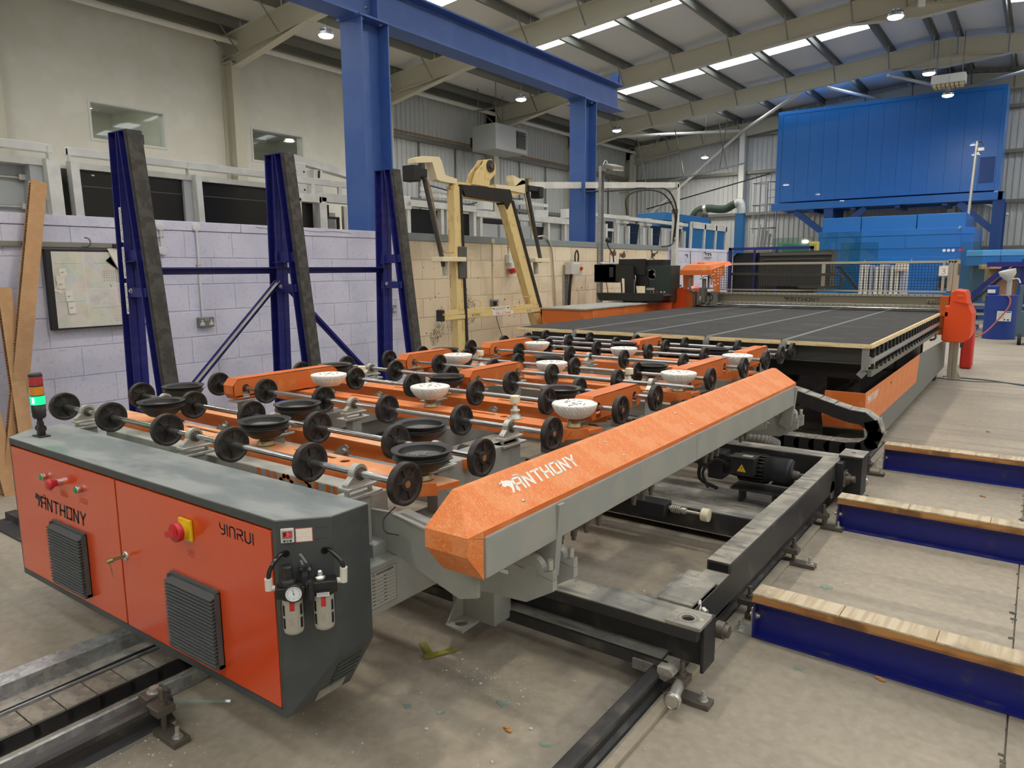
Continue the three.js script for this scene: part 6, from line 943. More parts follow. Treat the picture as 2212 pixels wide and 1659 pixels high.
{ // electrical fittings on the wall
  const W = -5.9, con = std('#d3d4dc', .6), dish = (t, y, z, m = con) => part(t, 'round_box', m, lathe([[.034, 0], [.034, .022], [.03, .027], [0, .028]], [W, y, z], [1, 0, 0], 24));
  const sock = (label, y, z, lo) => { const t = thing('power_socket', label, 'socket', [W, y, z]); const g = std('#7d8080', .45, .3); part(t, 'box', g, box(W, y - .043, z - .073, W + .042, y + .043, z + .073, .008)); for (const s of [-.042, .042]) { part(t, 'insert', M.white, [box(W + .042, y - .026, z + s - .021, W + .044, y - .006, z + s + .021, .001), box(W + .042, y - .006, z + s - .009, W + .044, y + .02, z + s + .009, .001)]); part(t, 'pin_hole', M.dark, [box(W + .044, y + .004, z + s - .003, W + .0445, y + .014, z + s + .003), box(W + .044, y - .019, z + s - .014, W + .0445, y - .014, z + s - .006), box(W + .044, y - .019, z + s + .006, W + .0445, y - .014, z + s + .014)]); } part(t, 'switch', std('#a9aaa4', .5), [box(W + .042, y + .012, z - .016, W + .046, y + .034, z - .004), box(W + .042, y + .012, z + .004, W + .046, y + .034, z + .016)]); return t; };
  const run = (name, label, z, y0, y1, m, two) => { const t = thing('conduit', label, 'conduit', [W, y0, z]); part(t, 'pipe', m, cyl([W + .014, y0, z + (two || 0)], [W + .014, y1, z], .0105, .0105, 14)); dish(t, y1 + .01, z, m); for (const y of [(y0 * .4 + y1 * .6)]) part(t, 'saddle', M.zinc, box(W, y - .006, z - .02, W + .027, y + .006, z + .02, .003)); return t; };
  sock('grey double socket on the lavender wall left of the navy brace', 1.025, -3.58); run('c', 'pale conduit running down to the double socket on the lavender wall', -3.56, 1.066, 1.82, con);
  const c2 = run('c', 'short pale conduit stub with round boxes at both ends on the lavender wall', -3.245, 1.64, 1.815, con); dish(c2, 1.63, -3.245);
  sock('grey double socket between the right-hand navy post and prop', 1.03, -5.83); run('c', 'conduit above the socket behind the right-hand navy post', -5.83, 1.07, 1.4, con);
  const cc = std('#ddd2bd', .6); sock('steel socket with a black plug on the cream wall behind the lifting frame', 1.02, -7.75).children.length; const pl = thing('black_plug', 'black plug in the steel socket behind the lifting frame', 'plug', [W + .05, 1.02, -7.71]); part(pl, 'plug', M.plastic, box(W + .046, .99, -7.74, W + .08, 1.045, -7.685, .008)); part(pl, 'cable', M.plastic, tube([[W + .07, .99, -7.71], [W + .07, .8, -7.74], [W + .06, .5, -7.9], [W + .05, .3, -7.98]], .004));
  run('c', 'cream conduit down to the steel socket behind the lifting frame', -7.74, 1.062, 1.82, cc); run('c', 'short cream conduit above the isolator behind the lifting frame', -8.1, 1.66, 1.82, cc); 
  const i1 = thing('isolator_switch', 'white isolator with yellow rotary switch and red plug socket behind the lifting frame', 'isolator', [W, 1.6, -8.12]); part(i1, 'box', M.white, box(W, 1.54, -8.2, W + .07, 1.66, -8.03, .006)); part(i1, 'yellow_plate', M.yellow, box(W + .07, 1.575, -8.2, W + .074, 1.635, -8.14)); part(i1, 'knob', M.red, cyl([W + .074, 1.605, -8.17], [W + .1, 1.605, -8.17], .02, .018, 18)); part(i1, 'plug_socket', M.white, [cyl([W + .05, 1.54, -8.1], [W + .07, 1.46, -8.1], .045, .045, 20), box(W, 1.47, -8.16, W + .05, 1.54, -8.05)]); part(i1, 'red_lid', M.red, cyl([W + .065, 1.46, -8.1], [W + .085, 1.41, -8.1], .055, .045, 22));
  const h = thing('hanging_hose', 'thin beige hose curving over the wall capping and hanging to the floor', 'hose', [W, 1.0, -9.1]); part(h, 'hose', std('#b3a892', .6), tube([[W + .02, 1.9, -8.7], [W + .03, 1.925, -8.95], [W + .03, 1.8, -9.12], [W + .03, 1.4, -9.2], [W + .03, .7, -9.28], [W + .03, .4, -9.3]], .013, 8, 60));
  const i2 = thing('isolator_switch', 'grey isolator box with red and yellow rotary switch on a slotted upright', 'isolator', [W, 1.47, -9.66]); part(i2, 'box', std('#c9c9c3', .5), box(W + .04, 1.38, -9.82, W + .16, 1.57, -9.5, .005)); part(i2, 'switch_plate', M.yellow, box(W + .16, 1.43, -9.8, W + .164, 1.5, -9.73)); part(i2, 'knob', M.red, cyl([W + .164, 1.468, -9.765], [W + .19, 1.468, -9.765], .026, .024, 18)); part(i2, 'sticker', M.paper, box(W + .16, 1.53, -9.8, W + .1605, 1.555, -9.56)); part(i2, 'cable_loop', M.plastic, [tube([[W + .1, 1.57, -9.7], [W + .1, 1.68, -9.7], [W + .1, 1.74, -9.75], [W + .1, 1.68, -9.79], [W + .1, 1.57, -9.79]], .012, 8, 40), tube([[W + .08, 1.38, -9.62], [W + .07, 1.2, -9.6], [W + .06, .6, -9.58]], .022)]); part(i2, 'slotted_upright', M.galv, [box(W, .3, -9.6, W + .005, 1.38, -9.5), box(W, .3, -9.6, W + .04, 1.38, -9.596), box(W, .3, -9.504, W + .04, 1.38, -9.5)]);
  const sl = []; for (let y = .7; y < 1.36; y += .05) sl.push(box(W + .005, y, -9.556, W + .0055, y + .028, -9.544)); part(i2, 'slot', M.dark, sl);
  const p = thing('floodlight_post', 'tall slotted steel post at the cream wall carrying a floodlight', 'post', [W + .05, 0, -10.6]); part(p, 'post', M.galv, [box(W + .01, 0, -10.66, W + .014, 3.08, -10.56), box(W + .01, 0, -10.66, W + .06, 3.08, -10.655), box(W + .01, 0, -10.565, W + .06, 3.08, -10.56)]); const ps = []; for (let y = .8; y < 3.05; y += .06) ps.push(box(W + .014, y, -10.617, W + .0145, y + .034, -10.603)); part(p, 'slot', M.dark, ps); const fl = part(p, 'floodlight', std('#8f8d85', .5, .3), [bar([W + .1, 3.1, -10.75], [W + .34, 3.02, -10.6], .2, .06), box(W + .02, 3.0, -10.66, W + .14, 3.03, -10.58), cyl([W + .14, 3.07, -10.7], [W + .2, 3.07, -10.7], .03)]); part(fl, 'glass', std('#d9d6c8', .2), bar([W + .13, 3.062, -10.73], [W + .36, 2.985, -10.58], .17, .01)); part(fl, 'cable', M.white, tube([[W + .1, 3.1, -10.72], [W + .06, 3.18, -10.7], [W + .04, 3.1, -10.64]], .006));
  for (const [z, y, l] of [[-11.1, 1.615, 'left'], [-11.45, 1.59, 'right']]) { const t = thing('clipboard', l + '-hand brown clipboard with white sheets on the cream wall above the desk', 'clipboard', [W, y, z]); part(t, 'board', std('#8d6a44', .7), box(W, y - .13, z - .115, W + .006, y + .13, z + .115, .002)); part(t, 'paper', M.paper, box(W + .006, y - .125, z - .1, W + .009, y + .07, z + .1)); part(t, 'clip', M.steelDark, [box(W + .009, y + .06, z - .05, W + .03, y + .11, z + .05), bar([W + .02, y + .11, z], [W + .02, y + .16, z - .03], .02, .02)]); }
  const wr = thing('hanging_wires', 'loose black wires hanging from the capping above the desk', 'wire', [W, 1.7, -12.6]); part(wr, 'wire', M.plastic, [tube([[W + .01, 1.8, -12.6], [W + .02, 1.72, -12.62], [W + .03, 1.7, -12.7], [W + .03, 1.66, -12.55]], .008), tube([[W + .01, 1.72, -12.62], [W + .03, 1.74, -12.75], [W + .04, 1.77, -12.8]], .012), tube([[W + .01, 1.7, -12.6], [W + .02, 1.62, -12.7], [W + .03, 1.6, -12.85]], .006)]); 
  const p2 = thing('crane_arm', 'white steel post and horizontal arm with looped black cables above the desk', 'post', [-5.8, 0, -13.5]); part(p2, 'post', M.whiteOld, box(-5.87, 0, -13.55, -5.77, 3.05, -13.43)); part(p2, 'arm', M.whiteOld, [bar([-5.82, 3.03, -13.46], [-6.6, 2.75, -9.6], .06, .1), box(-5.87, 2.98, -13.5, -5.77, 3.08, -13.4)]); part(p2, 'cable', M.plastic, [tube([[-5.8, 2.05, -13.42], [-5.78, 2.6, -13.42], [-5.85, 2.9, -13.2], [-5.98, 2.92, -12.6], [-6.15, 2.8, -11.6], [-6.3, 2.73, -10.8]], .016, 8, 60), tube([[-5.83, 1.95, -13.42], [-5.8, 2.5, -13.4], [-5.88, 2.82, -13.1], [-6.02, 2.86, -12.4], [-6.12, 2.7, -12.0], [-6.1, 2.4, -12.0]], .014, 8, 60), tube([[-5.79, 2.0, -13.42], [-5.77, 1.9, -13.2], [-5.82, 1.86, -12.9]], .014)]); part(p2, 'bracket', M.steelDark, box(-5.86, 2.5, -13.43, -5.74, 2.58, -13.38, .01)); part(p2, 'box', M.greyPanel, box(-5.77, 1.3, -13.56, -5.72, 1.52, -13.42, .004));
  const l2 = thing('wall_hooks', 'row of small hooks and pegs on the far lavender wall', 'hooks', [W, 1.7, -15.4]); for (const [z, y] of [[-14.2, 1.72], [-15.2, 1.78], [-15.35, 1.76], [-15.5, 1.76]]) part(l2, 'hook', M.steelDark, [cyl([W, y, z], [W + .05, y + .01, z], .012), cyl([W + .05, y - .05, z], [W + .05, y + .01, z], .01)]); part(l2, 'cable', M.plastic, tube([[W + .01, 1.8, -14.45], [W + .01, 1.3, -14.5], [W + .01, .9, -14.48]], .006)); part(l2, 'peg_bar', M.steelDark, cyl([W + .03, 1.68, -15.2], [W + .03, 1.68, -15.6], .008));
  const bx = thing('wall_socket', 'small dark socket box on the far lavender wall beside the bridge', 'socket', [W, 1.08, -13.9]); part(bx, 'box', std('#55585a', .5), box(W, 1.02, -13.98, W + .04, 1.13, -13.84, .006)); part(bx, 'insert', M.white, box(W + .04, 1.05, -13.94, W + .042, 1.09, -13.88));
}
// ---------- overhead gantry ----------
{
  const t = thing('overhead_gantry', 'large blue steel gantry of two columns and a long overhead beam', 'gantry', [-6.43, 0, -8.6]), bo = std('#ffffff', .6, 0, { map: mottle(rgb(70, 100, 166), rgb(76, 106, 170), 1.4, 5) });
  const col = (z0, z1, x0, x1, top) => { part(t, 'column', M.blue, [box(x0, 0, z0 - .02, x1, top, z0), box(x0, 0, z1, x1, top, z1 + .02), box((x0 + x1) / 2 - .009, 0, z1 + .02, (x0 + x1) / 2 + .009, top, z0 - .02)]); part(t, 'head_plate', M.blue, box(x0 - .02, top, z1 - .03, x1 + .02, top + .02, z0 + .03)); const b = []; for (const z of [z0 - .07, z1 + .07]) b.push(...bolt([x1 - .06, top, z], [0, -1, 0], .016, .014)); part(t, 'bolt', M.zinc, b); };
  col(-5.88, -6.3, -6.58, -6.24, 4.2); col(-10.78, -11.16, -6.57, -6.27, 4.2);
  part(t, 'beam', bo, iBeamZ(-6.42, 4.22, 4.66, -12.15, -6.2, .3, .022, .014)); part(t, 'beam', bo, iBeamZ(-6.42, 4.22, 4.66, -6.196, 3, .3, .022, .014));
  const jb = []; for (const z of [-6.13, -6.26]) for (const y of [4.38, 4.5, 4.6]) part(t, 'splice_bolt', M.chrome, bolt([-6.412, y, z], [1, 0, 0], .016, .012));
  part(t, 'end_stop', M.blue, [box(-6.5, 4.66, -12.12, -6.34, 4.86, -12.1), box(-6.5, 4.66, -12.03, -6.34, 4.86, -12.01)]); part(t, 'stiffener', bo, box(-6.41, 4.245, -6.21, -6.3, 4.64, -6.19));
}
// ---------- white processing line behind the block wall ----------
{
  const X = -8, w = M.whiteOld, t = thing('oven_enclosure', 'white framed enclosure with black panels rising behind the lavender wall', 'machine', [-8.6, 0, -4]);
  part(t, 'top_rail', w, [box(X - .06, 2.62, -3.36, X + .04, 2.7, .5, .004), box(X - .06, 2.615, -6.26, X + .04, 2.695, -3.5, .004)]); part(t, 'under_rail', w, [box(X - .12, 2.5, -3.36, X - .04, 2.57, .5), box(X - .12, 2.5, -6.26, X - .04, 2.56, -3.55)]);
  for (const [z0, z1] of [[-3.34, -3.46], [-3.56, -3.64], [-4.9, -4.97], [-6.2, -6.27]]) part(t, 'post', w, ext([[z0 + .05, 2.56], [z1 + .05, 2.56], [z1, 0], [z0, 0]], 'x', X - .05, X + .05));
  for (const z of [-3.2, -4.78]) part(t, 'column', M.greyPanel, box(X - .25, 0, z - .12, X - .06, 2.55, z + .02)); for (const z of [-3.27, -4.72, -3.46]) part(t, 'bracket', w, [box(X + .0, 2.55, z - .05, X + .06, 2.68, z - .04), ...bolt([X + .06, 2.62, z - .045], [1, 0, 0], .012, .008)]);
  part(t, 'grey_panel', M.greyPanel, box(X - .3, 0, -3.2, X - .24, 2.5, .5)); for (const y of [2.38, 2.1]) part(t, 'rod', M.zinc, [cyl([X - .2, y, -3.25], [X - .2, y, .4], .012, .012, 10)]); part(t, 'rod_clip', M.zinc, [box(X - .22, 2.365, -2.55, X - .18, 2.41, -2.49), box(X - .22, 2.36, -3.2, X - .16, 2.41, -3.12), box(X - .22, 2.08, -3.2, X - .16, 2.13, -3.12)]);
  for (const [z0, z1] of [[-3.62, -4.76], [-4.95, -6.2]]) { part(t, 'black_panel', M.blackPanel, box(X - .13, 0, z1, X - .1, 2.335, z0)); part(t, 'black_panel', M.blackPanel, box(X - .13, 2.343, z1, X - .1, 2.52, z0)); part(t, 'panel_joint', std('#4f5153', .4), box(X - .12, 2.334, z1, X - .096, 2.344, z0)); }
  part(t, 'back_wall', M.greyPanel, box(X - 1.4, 0, -6.27, X - 1.3, 2.5, .5)); part(t, 'roof_panel', w, box(X - 1.4, 2.5, -6.27, X - .1, 2.53, .5));
  part(t, 'white_tag', M.paper, box(X - .099, 2.45, -3.8, X - .0985, 2.465, -3.77));
}
{ // conveyor frames and drives
  const X = -8, w = M.whiteOld, t = thing('conveyor_frame', 'white steel conveyor frame with handrail between the navy posts and blue column', 'conveyor', [-8.2, 0, -7]);
  part(t, 'frame', w, [box(X - .1, 2.36, -6.66, X + .05, 2.47, -6.28, .004), box(X - .05, 0, -6.32, X + .05, 2.4, -6.24), box(X - .05, 0, -6.74, X + .05, 2.44, -6.62), box(X - .08, 2.38, -8.4, X + .05, 2.5, -6.66, .004)]); part(t, 'black_panel', M.blackPanel, box(X - .13, 0, -6.62, X - .1, 2.37, -6.31)); part(t, 'dark_gap', M.blackPanel, [box(X - .5, 2.2, -7.2, X - .45, 2.4, -6.74)]); part(t, 'inner_panel', M.greyPanel, box(X - .6, 0, -7.4, X - .55, 2.3, -6.74));
  part(t, 'handrail', w, [box(X - .05, 2.6, -8.2, X + .02, 2.68, -6.25, .004), box(X - .02, 2.47, -6.58, X + .02, 2.6, -6.52), box(X - .02, 2.47, -7.05, X + .02, 2.6, -6.99)]);
  part(t, 'guard_screen', M.black, [box(X - .1, 2.17, -7.05, X - .06, 2.2, -6.73), box(X - .1, 1.9, -6.76, X - .06, 2.2, -6.73), box(X - .1, 1.9, -7.05, X - .06, 2.2, -7.02)]); const g = []; for (let i = 0; i < 9; i++) g.push(box(X - .085, 1.9, -6.78 - i * .03, X - .08, 2.18, -6.775 - i * .03)); part(t, 'screen_bar', M.black, g); part(t, 'grey_post', M.zinc, box(X - .05, 0, -7.14, X, 2.35, -7.08));
  const a = thing('swing_crane', 'white boxed swing arm with bolt holes beside the large blue column', 'crane', [-8.4, 2.3, -7.2]);
  part(a, 'post', w, [box(X - .5, 0, -6.72, X - .32, 2.92, -6.5, .01), box(X - .5, 0, -7.0, X - .32, 2.85, -6.85)]); part(a, 'arm', w, [bar([X - .4, 2.98, -6.45], [X - .4, 2.78, -8.1], .14, .1), bar([X - .4, 2.78, -8.1], [X - .4, 2.5, -8.12], .14, .12)]); part(a, 'end_block', w, box(X - .5, 2.44, -8.75, X - .3, 2.62, -8.05, .01)); part(a, 'stop', M.black, cyl([X - .4, 2.97, -6.46], [X - .4, 2.99, -6.36], .02, .02, 10)); part(a, 'bolt_hole', M.dark, [[2.8, -6.54], [2.8, -6.68], [2.58, -6.56], [2.56, -6.68]].map(([y, z]) => cyl([X - .32, y, z], [X - .318, y, z], .014, .014, 10))); part(a, 'knob', M.black, [bar([X - .3, 2.74, -6.92], [X - .3, 2.84, -6.93], .02, .02)]);
}
{ // long line to the right
  const X = -8, w = M.whiteOld, t = thing('processing_line', 'long white machine line with slanted black windows above the cream wall', 'machine', [-8.6, 0, -13.5]);
  part(t, 'top_beam', w, [box(X - .1, 2.43, -10.0, X + .05, 2.53, -8.3, .004), box(X - .1, 2.36, -13.2, X + .05, 2.47, -10.02, .004), box(X - .1, 2.58, -19.3, X + .05, 2.66, -13.3, .004)]);
  part(t, 'sill_beam', w, [box(X - .05, 1.4, -19.3, X + .02, 1.6, -8.3)]);
  const win = [[-8.47, -9.1, 2.41, .05], [-9.66, -9.92, 2.4, .0], [-11.9, -12.25, 2.28, .12], [-13.92, -14.25, 2.52, .12], [-14.82, -15.15, 2.52, .12], [-15.9, -16.5, 2.52, .2], [-17.16, -17.75, 2.52, .2], [-18.56, -19.05, 2.52, .2]];
  win.forEach(([z0, z1, y, s], i) => { const b = part(t, 'window_panel', M.blackPanel, ext([[z0, y], [z1, y], [z1 + s * 1.3, 1.5], [z0, 1.5]], 'x', X - .08, X - .05)); if (i === 3 || i === 4) part(b, 'crossbar', w, box(X - .05, 2.3, z1, X - .03, 2.36, z0)); else if (i > 1) part(b, 'joint', std('#4f5153', .4), box(X - .05, 2.31, z1 + s * .3, X - .045, 2.318, z0)); });
  const pz = [-8.36, -9.14, -9.28, -9.4, -9.98, -10.16, -11.75, -12.32, -12.95, -13.8, -14.32, -14.7, -15.25, -15.8, -16.6, -17.05, -17.85, -18.45, -19.15];
  for (const z of pz) part(t, 'post', w, box(X - .06, 1.4, z - .035, X + .03, 2.45, z + .035));
  for (const [z0, z1] of [[-9.16, -9.42], [-9.98, -10.2], [-12.3, -13.85], [-14.3, -14.78], [-15.2, -15.86], [-16.55, -17.12], [-17.8, -18.5], [-19.05, -19.3]]) part(t, 'grey_panel', M.greyPanel, box(X - .12, 1.4, z1, X - .09, 2.5, z0));
  part(t, 'grey_cabinet', M.greyPanel, [box(X - .3, 1.4, -11.68, X + .02, 2.26, -10.72, .01), box(X - .3, 1.4, -10.7, X - .02, 2.26, -10.26, .01)]); part(t, 'dark_gap', M.blackPanel, box(X - .4, 2.26, -11.7, X - .35, 2.42, -10.2)); part(t, 'back_panel', M.greyPanel, box(X - 1.2, 0, -19.3, X - 1.1, 2.4, -8.3));
  part(t, 'joint_hub', M.blackPanel, [[-13.0, 2.15], [-15.0, 2.2], [-16.75, 2.2]].map(([z, y]) => cyl([X - .09, y, z], [X - .08, y, z], .025, .025, 12)));
  for (const z of [-10.4, -13.25, -15.7, -16.95, -18.9]) part(t, 'drive_box', w, box(X - .2, 2.5, z - .14, X + .0, 2.68, z + .14, .008));
  part(t, 'overhead_tube', w, [bar([X - .2, 2.75, -8.9], [X - .2, 2.72, -12.6], .05, .06), bar([X - .5, 2.7, -9.2], [X - .5, 2.75, -12.2], .04, .05), bar([X - .1, 2.5, -12.0], [X - .1, 2.72, -12.0], .05, .05), bar([X - .1, 2.5, -9.3], [X - .1, 2.75, -9.3], .05, .05)]); part(t, 'cable', M.plastic, [tube([[X - .1, 2.8, -9.0], [X - .1, 2.7, -10.2], [X - .1, 2.78, -11.6]], .012), tube([[X - .15, 2.55, -9.9], [X - .15, 2.68, -10.7], [X - .15, 2.56, -11.5]], .01)]); part(t, 'filter_drum', w, cyl([X - .1, 2.47, -12.2], [X - .1, 2.6, -12.2], .16, .16, 24));
  const s = thing('shed_panel', 'pale sectional door panel low in the far corner of the side wall', 'door panel', [-15.7, 0, -28.8]); for (let i = 0; i < 6; i++) part(s, 'section', M.greyPanel, box(-15.75, .62 * i, -30.6, -15.68, .62 * i + .61, -27.4));
  const b = thing('blue_washer', 'blue panelled machine with white ribs and pipework at the end of the white line', 'machine', [-8.2, 0, -21]), fb = std('#2d6fa8', .45);
  part(b, 'body', fb, box(-9.2, 0, -22.5, -8.05, 2.72, -19.7, .01)); for (const [z0, z1] of [[-19.75, -20.6], [-20.8, -21.5], [-21.7, -22.35]]) part(b, 'panel', fb, ext([[z0, 2.55], [z1, 2.55], [z1 + .1, 1.5], [z0 + .15, 1.5]], 'x', -8.05, -8.03)); for (const z of [-19.7, -20.7, -21.6, -22.45]) part(b, 'rib', M.whiteOld, ext([[z + .05, 2.7], [z - .05, 2.7], [z + .05, 1.4], [z + .15, 1.4]], 'x', -8.05, -8.0)); part(b, 'top_band', M.whiteOld, box(-8.06, 2.56, -22.5, -8.0, 2.74, -19.7)); part(b, 'hood', fb, box(-9.0, 2.72, -21.5, -8.2, 2.93, -18.3, .01)); part(b, 'pump', M.steelDark, [cyl([-8.4, 2.74, -21.4], [-8.4, 3.0, -21.4], .1), cyl([-8.4, 3.02, -21.2], [-8.4, 3.02, -21.7], .09), box(-8.5, 2.74, -21.9, -8.3, 2.9, -21.6)]);
  const d = thing('exhaust_duct', 'dark green ribbed duct dipping from the blue machine to a blue stack', 'duct', [-8.9, 3, -23.5]); part(d, 'duct', std('#33493c', .5), tube([[-9.75, 2.8, -24], [-9.7, 3.2, -24], [-9.5, 3.38, -24], [-9.15, 3.42, -24], [-8.9, 3.38, -24], [-8.6, 3.38, -24], [-8.35, 3.5, -24], [-8.2, 3.55, -24]], .13, 16, 60)); part(d, 'foil_elbow', std('#cfd2d4', .25, .9, { bumpMap: coarse, bumpScale: .02 }), tube([[-8.28, 3.52, -24], [-8.15, 3.55, -24], [-8.08, 3.4, -24], [-8.07, 3.2, -24]], .145, 14, 24)); part(d, 'stack', fb, box(-8.25, 0, -24.12, -7.99, 3.2, -23.88)); part(d, 'collar', M.zinc, cyl([-9.35, 3.4, -24], [-9.25, 3.42, -24], .15, .15, 18));
}
// ---------- blue furnace and plenum at the far end ----------
{
  const t = thing('blue_plenum', 'huge raised blue panelled box on blue steel legs at the far end of the hall', 'plenum', [-4.8, 0, -29]), f = M.furnace;
  const x0 = -8.33, x1 = -1.33, zf = -28.4, zb = -30.2; part(t, 'box', f, box(x0 + .02, 3.85, zb, x1 - .02, 7.06, zf - .012));
  const ed = []; for (let i = 0; i <= 14; i++) ed.push(x0 + .18 + (x1 - x0 - .3) * i / 14); part(t, 'edge_trim', f, [box(x0, 3.82, zf - .012, x0 + .175, 7.08, zf + .005), box(x1 - .12, 3.82, zf - .012, x1, 7.08, zf + .005), box(x0, 6.96, zf - .012, x1, 7.08, zf + .006)]);
  for (let i = 0; i < 14; i++) part(t, 'panel', f, box(ed[i] + .004, 3.86, zf - .014, ed[i + 1] - .004, 6.955, zf, .003));
  part(t, 'side_panel', f, box(x1 - .02, 3.85, zb, x1, 7.06, zf - .02)); part(t, 'base_beam', M.furnace, [box(x0 - .1, 3.55, zf - .1, x1 + .12, 3.8, zf + .08), box(x0 - .1, 3.55, zb, x1 + .12, 3.8, zb + .2), box(x1 - .0, 3.55, zb, x1 + .14, 3.8, zf + .08)]);
  part(t, 'underframe', M.furnaceDark, [box(x0, 3.6, zb, x1, 3.66, zf), ...[-7, -5.6, -4.2, -2.8].map((x) => box(x - .08, 3.45, zb, x + .08, 3.6, zf))]);
  for (const x of [-6.4, -1.3]) for (const z of [zf - .1, zb + .3]) part(t, 'leg', M.furnaceDark, iBeamZ(x, 0, 0, 0, 0, 0).slice(0, 0).concat([box(x - .16, 0, z - .14, x + .16, 3.56, z - .12), box(x - .16, 0, z + .12, x + .16, 3.56, z + .14), box(x - .01, 0, z - .12, x + .01, 3.56, z + .12)]));
  for (const [a, b] of [[[-7.6, 3.5], [-6.45, 2.6]], [[-5.2, 3.5], [-6.3, 2.6]], [[-2.4, 3.5], [-1.4, 2.6]]]) part(t, 'knee_brace', M.furnaceDark, bar([...a, zf - .1], [...b, zf - .1], .18, .2)); part(t, 'vent_grille', M.furnaceDark, box(-1.9, 4.1, zf, -1.5, 4.9, zf + .02));
  const o = thing('tempering_furnace', 'long blue furnace block with access doors below the raised blue box', 'furnace', [-3.7, 0, -25]);
  part(o, 'body', f, box(-5.66, 0, -27.4, -1.6, 2.52, -24.02)); for (const [a, b] of [[-5.58, -4.5], [-4.48, -3.03], [-3.01, -1.82]]) part(o, 'top_box', f, box(a, 2.5, -26.8, b, 2.93, -24.06, .012)); part(o, 'front_band', f, box(-5.67, 2.35, -24.03, -1.58, 2.52, -24.0, .004));
  for (const [a, b, c, d] of [[-5.6, -4.6, 1.98, 2.33], [-4.55, -3.3, 1.98, 2.33], [-3.25, -1.9, 1.98, 2.33], [-5.0, -4.35, 1.3, 1.75], [-4.3, -3.1, 1.1, 1.73], [-2.98, -1.95, 1.1, 1.73], [-5.6, -5.1, 1.1, 1.9]]) part(o, 'access_door', f, box(a, c, -24.025, b, d, -24.004, .004)); for (const x of [-3.08, -1.93, -4.32]) part(o, 'door_hinge', M.zinc, box(x, 1.55, -24.01, x + .02, 1.68, -23.985)); part(o, 'window', M.blackPanel, box(-2.35, .85, -24.03, -1.95, 1.15, -23.998, .03));
  const icon = std('#eef1f4', .5); for (const x of [-2.28, -2.17, -2.06]) part(o, 'warning_disc', icon, cyl([x, 1.9, -24.0], [x, 1.9, -23.996], .042, .042, 18)); part(o, 'warning_label', std('#d2434a', .5), box(-1.93, 1.87, -24.0, -1.8, 1.94, -23.996));
  const l = thing('unloading_section', 'pale blue topped low machine running to the right edge behind the drum', 'machine', [-.5, 0, -23]); part(l, 'cover', f, box(-1.66, 1.46, -24.5, 1.5, 1.88, -22.98, .02)); part(l, 'top_strip', std('#5ea7e6', .35), box(-1.66, 1.72, -22.99, 1.5, 1.86, -22.96, .01)); part(l, 'seam', M.furnaceDark, box(-.9, 1.46, -22.975, -.89, 1.86, -22.955)); part(l, 'body', M.furnaceDark, box(-1.5, 0, -24.4, 1.5, 1.46, -23.2)); part(l, 'cardboard_panel', M.cardboard, box(-1.35, 1.38, -22.95, -.6, 1.5, -22.9));
  const p = thing('camera_pole', 'slim grey pole with a small camera in front of the blue box', 'pole', [-1.88, 0, -26]); part(p, 'pole', M.zinc, [cyl([-1.95, 2.5, -23.9], [-1.9, 2.9, -25.8], .03), cyl([-1.93, 2.3, -25.9], [-1.86, 5.08, -26], .04)]); part(p, 'camera', M.white, [box(-1.82, 4.78, -26, -1.66, 4.88, -25.86, .02), box(-1.84, 4.68, -25.98, -1.78, 4.76, -25.9)]); part(p, 'cable', M.plastic, tube([[-1.86, 5.05, -25.98], [-1.74, 5.04, -25.95], [-1.7, 4.9, -25.93]], .012));
  const h = thing('roof_heater', 'white radiant heater box hanging under the roof apex', 'heater', [-2.5, 6.6, -25]); part(h, 'case', M.white, box(-3.05, 6.62, -25.4, -2.2, 6.86, -24.9, .015)); part(h, 'burner', M.cream, Array.from({ length: 7 }, (_, i) => box(-3.0 + i * .11, 6.54, -25.35, -2.92 + i * .11, 6.62, -24.95))); part(h, 'hanger', M.purlin, [cyl([-2.95, 6.86, -25.1], [-2.95, 8.0, -25.1], .012), cyl([-2.3, 6.86, -25.1], [-2.3, 8.0, -25.1], .012)]);
  const pr = thing('roof_speaker', 'small white box hanging from the ridge beside a lamp wire', 'box', [-2.7, 7.4, -19.6]); part(pr, 'case', M.white, box(-2.78, 7.25, -19.7, -2.64, 7.5, -19.55, .02)); part(pr, 'hanger', M.purlin, cyl([-2.71, 7.5, -19.62], [-2.71, 8.1, -19.62], .008));
  const u = thing('unit_heater', 'grey box heater with louvred outlet hung on the side wall', 'heater', [-14.6, 5.5, -19.2]); part(u, 'case', std('#9fa2a2', .5), box(-15.0, 5.16, -20.4, -14.05, 5.95, -18.7, .02)); part(u, 'outlet', M.dark, box(-14.05, 5.3, -20.3, -14.045, 5.85, -19.78)); for (let i = 0; i < 9; i++) part(u, 'louvre', std('#8a8d8d', .5), ext([[-14.045, 5.3 + i * .062], [-14.0, 5.32 + i * .062], [-14.0, 5.328 + i * .062], [-14.045, 5.31 + i * .062]], 'z', -20.3, -19.78)); part(u, 'hanger', M.purlin, [cyl([-14.9, 5.95, -18.9], [-14.9, 7.1, -18.9], .012), cyl([-14.2, 5.95, -18.9], [-14.2, 7.2, -18.9], .012), cyl([-14.9, 5.95, -20.2], [-14.9, 7.1, -20.2], .012), bar([-15.0, 6.4, -18.8], [-14.2, 6.4, -18.8], .05, .04)]); part(u, 'flue', M.black, [box(-15.12, 5.3, -18.95, -15.0, 5.6, -18.75)]);
